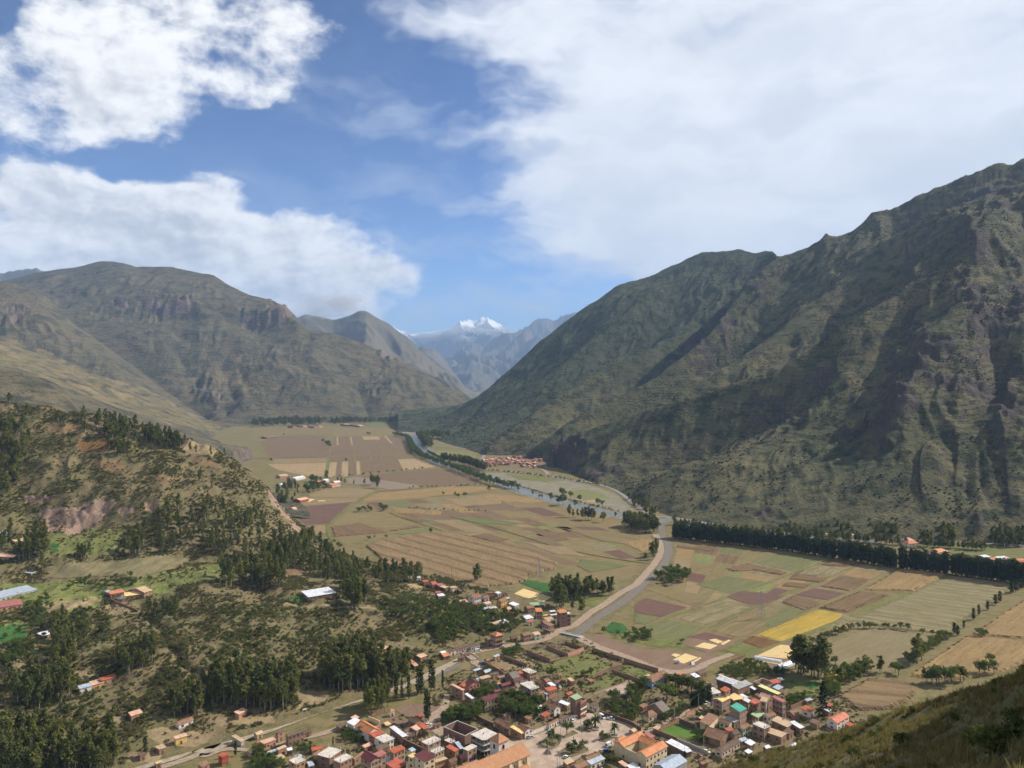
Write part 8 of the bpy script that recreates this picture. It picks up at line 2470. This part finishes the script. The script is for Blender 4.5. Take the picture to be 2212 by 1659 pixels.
for q in [('g',(965,862),9,'f',(855,1660),9),('g',(965,862),9,'k',(35,650),9),('k',(35,650),9,'k',(555,355),9),('g',(965,862),8.6,'d',(1560,1400),7),('l',(1540,545),7.5,'l',(1785,870),7.5),('l',(1785,870),7.5,'e',(400,1600),7),('b',(1140,900),8.5,'b',(730,555),8.5),('b',(1185,920),8.5,'b',(785,1345),7.5),('k',(668,1290),9,'g',(1910,1395),7),('m',(1195,990),7.5,'m',(25,1250),7.5)]:
 wire(*q,'thin dark power line sagging between two poles')
def pylon(p,h,label):
 root=empty('lattice_pylon',p,.6)
 mb=MB()
 lv=[(0,2.6),(.25,1.9),(.5,1.25),(.72,.7),(1,.35)]
 C=lambda q,k:((1 if k in (0,1) else -1)*q[1],(1 if k in (0,3) else -1)*q[1],q[0]*h)
 for k in range(4):
  mb.tube([C(q,k) for q in lv],[.13,.12,.1,.09,.07],4)
 for a,b in zip(lv[:-1],lv[1:]):
  for k in range(4):
   mb.tube([C(a,k),C(b,(k+1)%4)],[.07,.07],3)
   mb.tube([C(a,(k+1)%4),C(b,k)],[.07,.07],3)
   mb.tube([C(b,k),C(b,(k+1)%4)],[.06,.06],3)
 mb.build('lattice',M_STEEL,root)
 for f in (.74,.86,.98):
  mb=MB()
  mb.hexa([(-3,-.1,f*h),(3,-.1,f*h),(3,.1,f*h),(-3,.1,f*h)],[(-3,-.08,f*h+.12),(3,-.08,f*h+.12),(3,.08,f*h+.12),(-3,.08,f*h+.12)])
  mb.build('crossarm',M_STEEL,root)
 tag(root,label,'pylon','lattice pylons in the fields')
pylon(on_z(*crop('B',1100,305),0),25,'steel lattice pylon among the plots above the yellow grain')
pylon(on_z(*crop('G',1157,1590),0),21,'steel lattice pylon at the corner of the dry maize')
m,T,b=material('dry_maize',.9,.15)
p=T.pos()
T.put(b.inputs['Base Color'],T.mix(T.ramp(T.noise(p,1.4,4,.7),.35,.65),(0.56,0.40,0.17),(0.72,0.55,0.28)))
T.put(b.inputs['Normal'],T.bump(T.noise(p,3.0,3),.5,.15))
def maize(c,poly,label,strips=0):
 W=[on_z(*crop(c,*q),0)[:2] for q in poly]
 cx,cy=sum(q[0] for q in W)/len(W),sum(q[1] for q in W)/len(W)
 root=empty('drying_maize',(cx,cy,.3))
 def slab(q):
  mb=MB()
  q=[(x-cx,y-cy) for x,y in q]
  ar=sum(q[i][0]*q[(i+1)%len(q)][1]-q[(i+1)%len(q)][0]*q[i][1] for i in range(len(q)))
  if ar<0:
   q=q[::-1]
  n=len(q)
  mx,my=sum(a[0] for a in q)/n,sum(a[1] for a in q)/n
  i=len(mb.v)
  mb.v+=[(x,y,-.2) for x,y in q]+[(x+(mx-x)*.03,y+(my-y)*.03,.22) for x,y in q]
  mb.f+=[tuple(range(n,2*n))]+[(k,(k+1)%n,n+(k+1)%n,n+k) for k in range(n)]
  mb.m+=[0]*(n+1)
  mb.build('maize_bed','dry_maize',root)
 if not strips:
  slab(W)
 else:
  a,b_,c_,d=[np.array(w) for w in W]
  for k in range(strips):
   t0,t1=(k+.06)/strips,(k+.94)/strips
   slab([tuple(a+(d-a)*t0),tuple(b_+(c_-b_)*t0),tuple(b_+(c_-b_)*t1),tuple(a+(d-a)*t1)])
 tag(root,label,'maize','maize spread out to dry')
maize('A',[(700,95),(800,42),(1045,118),(975,158)],'large striped bed of yellow maize drying beside the village slope',9)
maize('B',[(330,665),(440,607),(550,642),(420,698)],'square patch of yellow maize drying on the dirt lot')
maize('B',[(315,622),(345,608),(398,620),(355,642)],'small patch of yellow maize beside the square patch')
maize('B',[(505,676),(568,642),(580,648),(520,683)],'narrow strip of yellow maize beside the square patch')
maize('B',[(640,490),(700,480),(770,505),(720,522)],'upper patch of yellow maize in the corner plot')
maize('B',[(520,550),(600,512),(720,537),(650,573)],'lower patch of yellow maize in the corner plot')
maize('B',[(745,525),(820,487),(835,495),(765,535)],'narrow strip of yellow maize in the corner plot')
maize('B',[(1075,620),(1265,535),(1410,548),(1340,655)],'wide field of maize drying rows above the polytunnels',12) if False else maize('B',[(1265,532),(1410,546),(1345,660),(1060,628)],'wide field of maize drying rows above the polytunnels',12)
maize('B',[(1045,668),(1060,655),(1290,688),(1260,708)],'long bed of maize in front of the polytunnel')
maize('B',[(1215,735),(1240,722),(1300,745),(1280,760)],'short bed of maize at the polytunnel end')
maize('l',[(880,690),(980,655),(1055,715),(940,755)],'two small mats of maize in the warehouse yard')
for q in ([(450,940),(490,918),(528,920),(480,944)],[(555,934),(620,932),(625,938),(560,941)]):
 maize('F',q,'pale mat of maize beside the red walled hamlet house')
m,T,b=material('tunnel_film',.35,.5)
T.put(b.inputs['Base Color'],T.mix(T.ramp(T.noise(T.pos(),.5,3),.3,.7),(0.62,0.62,0.63),(0.74,0.74,0.74)))
for c,q0,q1,w_,lab in (('B',(1045,650),(1275,690),3.2,'long pale polytunnel beside the maize drying rows'),('B',(1230,745),(1385,685),3.4,'shiny polytunnel behind the towering eucalyptus'),('d',(350,1480),(530,1410),2.2,'teal net tunnel in the garden behind the white row house')):
 A_,B_=np.array(on_z(*crop(c,*q0),0)),np.array(on_z(*crop(c,*q1),0))
 th,L=math.atan2(B_[1]-A_[1],B_[0]-A_[0]),float(np.linalg.norm(B_-A_))
 t_=empty('polytunnel',tuple(A_),th)
 mb=MB()
 n=9
 ring=[(math.cos(math.pi*k/n)*w_*.8,math.sin(math.pi*k/n)*w_*.75) for k in range(n+1)]
 for k in range(n):
  (y0,z0),(y1,z1)=ring[k],ring[k+1]
  mb.face([(0,y0,z0),(L,y0,z0),(L,y1,z1),(0,y1,z1)][::-1])
 mb.face([(0,y,z) for y,z in ring])
 mb.face([(L,y,z) for y,z in ring][::-1])
 mb.build('film',WALL['teal'] if 'teal' in lab else m,t_)
 for k in range(6):
  mb=MB()
  mb.tube([(L*k/5,y*1.012,z*1.012) for y,z in ring],[.05]*(n+1),4)
  mb.build('hoop',M_STEEL,t_)
 tag(t_,lab,'polytunnel')
M_CARW=simple('paint_white',(0.72,0.72,0.72),.3,.05,.5,.5)
M_CARS=simple('paint_silver',(0.45,0.46,0.48),.3,.05,.5,.5)
M_CARB=simple('paint_blue',(0.05,0.10,0.28),.3,.05,.5,.5)
M_CARR=simple('paint_red',(0.34,0.03,0.025),.35,.05,.5,.5)
M_CARY=simple('paint_yellow',(0.70,0.38,0.03),.4,.05,.5,.5)
M_TYRE=simple('tyre',(0.025,0.025,0.027),.9,.2,3.0)
def wheel_mesh(r):
 mb=MB()
 for k in range(10):
  a0,a1=2*math.pi*k/10,2*math.pi*(k+1)/10
  p0,p1=(math.cos(a0)*r,math.sin(a0)*r),(math.cos(a1)*r,math.sin(a1)*r)
  mb.face([(p0[0],-.1,p0[1]),(p1[0],-.1,p1[1]),(p1[0],.1,p1[1]),(p0[0],.1,p0[1])])
  for y in (-.1,.1):
   mb.face([(0,y,0),(p0[0],y,p0[1]),(p1[0],y,p1[1])][::(1 if y<0 else -1)])
 return mb.mesh('wheel',M_TYRE)
ME_WHEEL,ME_WHEELB=wheel_mesh(.33),wheel_mesh(.75)
def car(c,q,rz,paint,label,kind='car',name='parked_car'):
 p=on_z(*crop(c,*q),0.0)
 root=empty(name,(p[0],p[1],.36),R(rz))
 mb=MB()
 L,W,top,box={'car':(2.1,.85,1.45,(-1.3,.75)),'van':(2.5,.95,2.1,(-2.4,1.2)),'pickup':(2.5,.9,1.75,(-.5,1.0))}[kind]
 mb.hexa([(-L,-W,.28),(L,-W,.28),(L,W,.28),(-L,W,.28)],[(-L*.98,-W*.96,.92),(L*.96,-W*.96,.82),(L*.96,W*.96,.82),(-L*.98,W*.96,.92)])
 if kind=='pickup':
  for y in (-W*.9,W*.9):
   mb.box(-L*.96,-.55,y-.06,y+.06,.92,1.2)
 mb.build('body',paint,root)
 mb=MB()
 x0,x1=box
 mb.hexa([(x0-.25,-W*.93,.88),(x1+.45,-W*.93,.84),(x1+.45,W*.93,.84),(x0-.25,W*.93,.88)],[(x0+.1,-W*.78,top),(x1-.15,-W*.78,top),(x1-.15,W*.78,top),(x0+.1,W*.78,top)])
 mb.build('windows','window_glass',root)
 mb=MB()
 mb.box(x0+.05,x1-.1,-W*.8,W*.8,top+.003,top+.06)
 if kind=='van':
  mb.box(x0-.05,x1-.9,-W*.95,W*.95,.95,top-.1)
 mb.build('roof',paint,root)
 for sx in (-1,1):
  for sy in (-1,1):
   w_=bpy.data.objects.new('wheel',ME_WHEEL)
   w_.location=(sx*L*.62,sy*(W-.06),.33)
   link(w_,root)
  for sy in (-.6,.6):
   mb=MB()
   x=sx*L*.985
   mb.box(min(x,x-.05*sx),max(x,x-.05*sx),sy*W-.14,sy*W+.14,.55,.72)
   mb.build('headlight' if sx>0 else 'tail_light',M_CARW if sx>0 else M_CARR,root)
 tag(root,label,'van' if kind=='van' else 'car','vehicles in the town')
car('f',(1925,1185),45,M_CARW,'white van driving beside the town hall','van')
car('f',(1005,1465),-35,M_CARW,'white car parked below the planted bed of the square')
car('f',(222,1020),35,M_CARS,'silver car parked at the white house with red doors')
car('f',(1965,615),-20,M_CARW,'white pickup in the shade of the garden wall','pickup','pickup_truck')
car('f',(1775,575),-60,M_CARW,'white box van beside the tall palm','van')
car('f',(1150,660),55,M_CARW,'white car behind the clipped tree of the square')
car('f',(1865,1315),20,M_CARB,'dark blue car in the shade of the town hall')
car('c',(815,375),-55,M_CARB,'blue pickup on the lane below the small bridge','pickup','pickup_truck')
car('c',(725,95),20,M_CARW,'white van on the dirt street at the bend','van')
car('c',(1242,515),10,M_CARR,'red car parked in the dry walled plot')
car('l',(1855,750),30,M_CARW,'white car beside the bright red roof of the dirt yard')
car('a',(1525,1305),25,M_CARW,'white car at the three storey brick house')
car('k',(722,1335),-30,M_CARW,'white three wheeled taxi under the utility pole','car','taxi')
car('f',(640,900),28,M_CARS,'silver car on the street side of the square')
car('e',(900,1560),30,M_CARB,'blue car behind the church')
car('A',(620,560),12,M_CARS,'silver car on the dirt street below the brick houses')
car('C',(900,1120),20,M_CARW,'white car on the pale gravel road','van')
car('B',(620,1050),38,M_CARW,'white pickup on the lane by the hedge','pickup','pickup_truck')
car('c',(330,815),15,M_CARR,'dark red car beside the salmon two storey house')
p=on_z(*crop('f',1375,560),0)
tc=empty('cargo_tricycle',(p[0],p[1],.36),.4)
mb=MB()
mb.box(-1.1,.2,-.6,.6,.5,.75)
mb.build('cargo_tray',M_CARR,tc)
mb=MB()
mb.hexa([(-1.2,-.7,1.7),(.9,-.7,1.7),(.9,.7,1.7),(-1.2,.7,1.7)],[(-.9,-.4,2.2),(.6,-.4,2.2),(.6,.4,2.2),(-.9,.4,2.2)])
for x in (-1,.7):
 for y in (-.5,.5):
  mb.box(x-.03,x+.03,y-.03,y+.03,.5,1.7)
mb.build('canopy',M_CARY,tc)
for (x,y) in ((-.7,-.6),(-.7,.6),(1.1,0)):
 w_=bpy.data.objects.new('wheel',ME_WHEEL)
 w_.location=(x,y,.33)
 link(w_,tc)
tag(tc,'cargo tricycle with yellow canopy in front of the tall corner house','tricycle')
p=on_z(*crop('i',1185,840),0)
tt=empty('tractor',(p[0],p[1],.36),-.5)
mb=MB()
mb.box(-.4,1.7,-.4,.4,.7,1.35)
mb.box(-.9,-.2,-.5,.5,.8,1.2)
mb.build('body',M_CARR,tt)
mb=MB()
mb.box(-1.0,.3,-.65,.65,2.3,2.42)
for x in (-.9,.2):
 for y in (-.55,.55):
  mb.box(x-.05,x+.05,y-.05,y+.05,1.2,2.3)
mb.build('roof',M_CARR,tt)
for (x,y,big) in ((-.6,-.8,1),(-.6,.8,1),(1.3,-.6,0),(1.3,.6,0)):
 w_=bpy.data.objects.new('wheel',ME_WHEELB if big else ME_WHEEL)
 w_.location=(x,y,.75 if big else .33)
 link(w_,tt)
tag(tt,'red tractor in front of the long machinery shed','tractor')
M_SOILB=FM['scrub']
for q,lab in (([(900,1010),(1130,860),(1250,920),(960,1030)],'planted bed under the clipped tree of the square'),([(380,1130),(640,940),(900,1020),(900,1080),(820,1210),(690,1270),(420,1190)],'large planted bed on the church side of the square'),([(800,1340),(1020,1200),(1400,1200),(1490,1300),(1120,1440),(1000,1430)],'large planted bed on the town hall side of the square'),([(1190,820),(1400,700),(1600,780),(1700,860),(1350,890)],'planted bed beside the tall palm'),([(1690,1080),(1780,940),(2000,900),(2060,1000),(1880,1120)],'planted bed beside the town hall palm')):
 W=[on_z(*crop('f',*a),0)[:2] for a in q]
 cx,cy=sum(a[0] for a in W)/len(W),sum(a[1] for a in W)/len(W)
 pb=empty('planted_bed',(cx,cy,.32))
 loc=[(x-cx,y-cy) for x,y in W]
 if sum(loc[i][0]*loc[(i+1)%len(loc)][1]-loc[(i+1)%len(loc)][0]*loc[i][1] for i in range(len(loc)))<0:
  loc=loc[::-1]
 mb=MB()
 mb.face([(x*.97,y*.97,.12) for x,y in loc])
 mb.build('soil',M_SOILB,pb)
 mb=MB()
 n=len(loc)
 for k in range(n):
  (x0,y0),(x1,y1)=loc[k],loc[(k+1)%n]
  mb.hexa([(x0,y0,-.1),(x1,y1,-.1),(x1*.96,y1*.96,-.1),(x0*.96,y0*.96,-.1)],[(x0,y0,.4),(x1,y1,.4),(x1*.96,y1*.96,.4),(x0*.96,y0*.96,.4)])
 mb.build('kerb',WALL['grey'],pb)
 tag(pb,lab,'planter','planted beds of the square')
for q,lab in (((1635,815),'round white planter of the tall palm'),((2035,975),'round white planter of the town hall palm')):
 p=on_z(*crop('f',*q),0)
 pb=empty('round_planter',(p[0],p[1],.32))
 mb=MB()
 n=16
 for k in range(n):
  a0,a1=2*math.pi*k/n,2*math.pi*(k+1)/n
  I_,O_=2.1,2.4
  pt=lambda a,r,z:(math.cos(a)*r,math.sin(a)*r,z)
  mb.hexa([pt(a0,I_,-.1),pt(a0,O_,-.1),pt(a1,O_,-.1),pt(a1,I_,-.1)],[pt(a0,I_,.6),pt(a0,O_,.6),pt(a1,O_,.6),pt(a1,I_,.6)])
 mb.build('rim',WALL['white'],pb)
 mb=MB()
 mb.face([(math.cos(2*math.pi*k/n)*2.1,math.sin(2*math.pi*k/n)*2.1,.3) for k in range(n)])
 mb.build('soil',M_SOILB,pb)
 tag(pb,lab,'planter','planted beds of the square')
p=on_z(*crop('f',600,1345),0)
sh_=empty('pyramid_shelter',(p[0],p[1],.32),.75)
mb=MB()
for k in range(4):
 a0,a1=math.pi/2*k,math.pi/2*(k+1)
 mb.face([(math.cos(a0)*2.6,math.sin(a0)*2.6,.2),(math.cos(a1)*2.6,math.sin(a1)*2.6,.2),(0,0,3.0)])
mb.face([(math.cos(math.pi/2*k)*2.6,math.sin(math.pi/2*k)*2.6,.19) for k in range(4)][::-1])
mb.build('roof',ROOF['thatch'],sh_)
for k in range(4):
 mb=MB()
 x,y=math.cos(math.pi/2*k)*2.4,math.sin(math.pi/2*k)*2.4
 mb.box(x-.12,x+.12,y-.12,y+.12,-.3,.18)
 mb.build('foot',M_CONC,sh_)
tag(sh_,'low pyramid shelter on the paving in front of the church','shelter')
p=on_z(*crop('k',430,790),0)
gl=empty('football_goal',p,-.5)
mb=MB()
for x in (-2,2):
 mb.tube([(x,0,0),(x,0,2)],[.06,.06],6)
mb.tube([(-2.03,0,2.03),(2.03,0,2.03)],[.06,.06],6)
mb.build('goal_frame',M_CARW,gl)
tag(gl,'white football goal at the end of the lawn','goal')
p=on_z(*crop('h',1495,345),0)
tk=empty('metal_bin',p)
mb=MB()
mb.tube([(0,0,-.2),(0,0,2.2),(0,0,2.7)],[1.4,1.4,.3],12)
mb.build('drum',ROOF['steel'],tk)
mb=MB()
mb.tube([(0,0,2.68),(0,0,2.95)],[.32,.25],8)
mb.build('lid',M_STEEL,tk)
tag(tk,'grey metal grain bin beside the square maize patch','bin')
p=on_z(*crop('h',1805,365),0)
tk=empty('tent',p,.3)
mb=MB()
mb.face([(-1.4,-1.4,0),(1.4,-1.4,0),(1.2,0,2.2),(-1.2,0,2.2)])
mb.face([(1.4,1.4,0),(-1.4,1.4,0),(-1.2,0,2.2),(1.2,0,2.2)])
mb.build('canvas',M_CARW,tk)
mb=MB()
for x in (-1.2,1.2):
 mb.tube([(x,0,0),(x,0,2.3)],[.05,.05],5)
mb.build('pole',M_WOODP,tk)
tag(tk,'small white tent beside the narrow maize strip','tent')
def skin_figure(name,verts,edges,radii,mat):
 me=bpy.data.meshes.new(name)
 me.from_pydata(verts,edges,[])
 o=bpy.data.objects.new(name,me)
 COL.objects.link(o)
 sk=o.modifiers.new('skin','SKIN')
 sv=me.skin_vertices[0].data if me.skin_vertices else None
 if sv is None:
  bpy.context.view_layer.objects.active=o
  bpy.ops.mesh.customdata_skin_add()
  sv=me.skin_vertices[0].data
 for k,r_ in enumerate(radii):
  sv[k].radius=(r_,r_)
  sv[k].use_root=k==0
 o.modifiers.new('sub','SUBSURF').levels=1
 dg=bpy.context.evaluated_depsgraph_get()
 ev=o.evaluated_get(dg)
 m2=bpy.data.meshes.new_from_object(ev)
 m2.materials.clear()
 m2.materials.append(mat)
 bpy.data.objects.remove(o)
 return m2
M_CLOTH=[simple('cloth_%d'%k,c,.9,.2,3.0) for k,c in enumerate([(0.035,0.035,0.05),(0.16,0.03,0.03),(0.05,0.08,0.16),(0.2,0.17,0.13)])]
M_SKIN=simple('skin',(0.32,0.18,0.11),.6,.1,3.0)
M_HIDE=simple('hide',(0.05,0.035,0.025),.8,.3,1.0)
pv_=[(0,0,.95),(0,0,1.2),(0,0,1.42),(0,.01,1.52),(-.1,0,.9),(-.12,.08,.5),(-.13,0,.06),(.1,0,.9),(.12,-.08,.5),(.13,-.05,.06),(-.2,0,1.4),(-.26,.03,1.12),(-.24,-.08,.9),(.2,0,1.4),(.26,.03,1.12),(.24,-.1,.9)]
pe_=[(0,1),(1,2),(2,3),(0,4),(4,5),(5,6),(0,7),(7,8),(8,9),(2,10),(10,11),(11,12),(2,13),(13,14),(14,15)]
pr_=[.15,.14,.15,.06,.1,.07,.055,.1,.07,.055,.07,.05,.035,.07,.05,.035]
BODY=[skin_figure('person',pv_,pe_,pr_,M_CLOTH[k]) for k in range(4)]
hd=MB()
hd.tube([(0,.01,1.5),(0,.0,1.56),(0,-.01,1.64),(0,0,1.72),(0,.01,1.76)],[.055,.085,.1,.085,.03],10)
ME_HEAD=hd.mesh('head',M_SKIN,True)
hr=MB()
hr.tube([(0,.03,1.6),(0,.025,1.7),(0,.015,1.78)],[.11,.108,.04],10)
ME_HAIR=hr.mesh('hair',M_TANK,True)
for k,(c,q,lab) in enumerate([('f',(1172,600),'person in dark clothes standing by the blue wall'),('f',(1205,605),'person in red clothes standing by the blue wall'),('f',(1150,1048),'person in blue clothes crossing the open square'),('f',(1460,1280),'person in tan clothes at the corner of the planted bed')]):
 p=on_z(*crop(c,*q),0)
 o=bpy.data.objects.new('person',BODY[k])
 o.location=(p[0],p[1],.33)
 o.rotation_euler=(0,0,k*1.9)
 link(o)
 tag(o,lab,'person')
 for nm,me in (('head',ME_HEAD),('hair',ME_HAIR)):
  link(bpy.data.objects.new(nm,me),o)
cv2=[(0,0,1.05),(.6,0,1.08),(-.65,0,1.08),(.85,0,1.15),(1.15,0,.95),(1.45,0,.62),(1.6,0,.4)]+[(x,y,z) for x in (.62,-.62) for y in (-.2,.2) for z in (.75,.38,.04)]+[(-.95,0,1.1),(-1.02,0,.6)]
ce2=[(0,1),(0,2),(1,3),(3,4),(4,5),(5,6)]+[e for a,b in ((1,7),(1,10),(2,13),(2,16)) for e in ((a,b),(b,b+1),(b+1,b+2))]+[(2,19),(19,20)]
cr2=[.38,.33,.33,.22,.17,.15,.1]+[.13,.07,.06]*4+[.04,.03]
COW=skin_figure('cow',cv2,ce2,cr2,M_HIDE)
hn=MB()
for s in (-1,1):
 hn.tube([(1.42,s*.1,.78),(1.44,s*.26,.86),(1.46,s*.3,.98)],[.04,.03,.01],5)
ME_HORN=hn.mesh('horn',M_CONC)
for k,(x,y) in enumerate([(1940,658),(2008,632),(2022,655),(1990,640),(2120,640)]):
 p=on_z(*crop('B',x,y),0)
 o=bpy.data.objects.new('cow',COW)
 o.location=(p[0],p[1],.1)
 o.rotation_euler=(0,0,k*2.3)
 link(o)
 link(bpy.data.objects.new('horn',ME_HORN),o)
 tag(o,'dark cow grazing in the cropped pasture','cow','cattle on the pasture')
# ---- the stubble terrace and small plots draped on the near hill
def draped(name,c,poly,mat,label,dz=.25,res=3.0,tall=0.0):
 q=[crop(c,*a) for a in poly]
 us,vs=[a[0] for a in q],[a[1] for a in q]
 W=[pick(*a) for a in q]
 w2=[(p[0],p[1]) for p in W]
 x0,x1,y0,y1=min(p[0] for p in W),max(p[0] for p in W),min(p[1] for p in W),max(p[1] for p in W)
 xs,ys=np.arange(x0,x1+res,res),np.arange(y0,y1+res,res)
 GX,GY=np.meshgrid(xs,ys)
 ins=inside(w2,GX,GY)
 Z=LH.height(GX,GY)+dz+np.where(ins,tall*(.8+.3*fbm(GX/2,GY/2,2,900)),-.2)
 idx=np.arange(GX.size).reshape(GX.shape)
 keep=ins[:-1,:-1]&ins[1:,:-1]&ins[:-1,1:]&ins[1:,1:]
 f=np.stack([idx[:-1,:-1],idx[:-1,1:],idx[1:,1:],idx[1:,:-1]],-1)[keep]
 if not len(f):
  return
 me=np_mesh(name,np.stack([GX,GY,Z],-1).reshape(-1,3),f)
 me.materials.append(mat)
 me.polygons.foreach_set('use_smooth',np.ones(len(me.polygons),bool))
 tag(link(bpy.data.objects.new(name,me)),label,kind='structure')
draped('field','E',[(335,1530),(800,1500),(1240,1450),(1390,1475),(1290,1545),(1000,1620),(340,1625)],FM['stubble'],'stubble terrace with cut stalks on the near hill',.35)
draped('field','E',[(345,1370),(440,1340),(440,1440),(350,1440)],FM['green'],'deep green crop patch below the red earth banks',.4)
draped('field','D',[(-60,370),(180,330),(270,400),(180,510),(-60,530)],FM['green'],'deep green crop patch on the hillside',.4)
draped('field','E',[(535,625),(825,612),(835,655),(770,705),(570,708)],FM['rust'],'orange brown plot near the hill crest',.35)
draped('field','C',[(720,120),(860,90),(910,110),(900,170),(740,160)],FM['green'],'green plot below the white tin roof',.3)
draped('field','C',[(1680,80),(1800,60),(1960,110),(1900,130),(1760,125)],FM['green'],'green plot beside the red roofed village house',.3)
draped('field','C',[(1740,0),(1900,-20),(1960,30),(1780,50)],FM['straw'],'dry grass plot above the red roofed village house',.3)
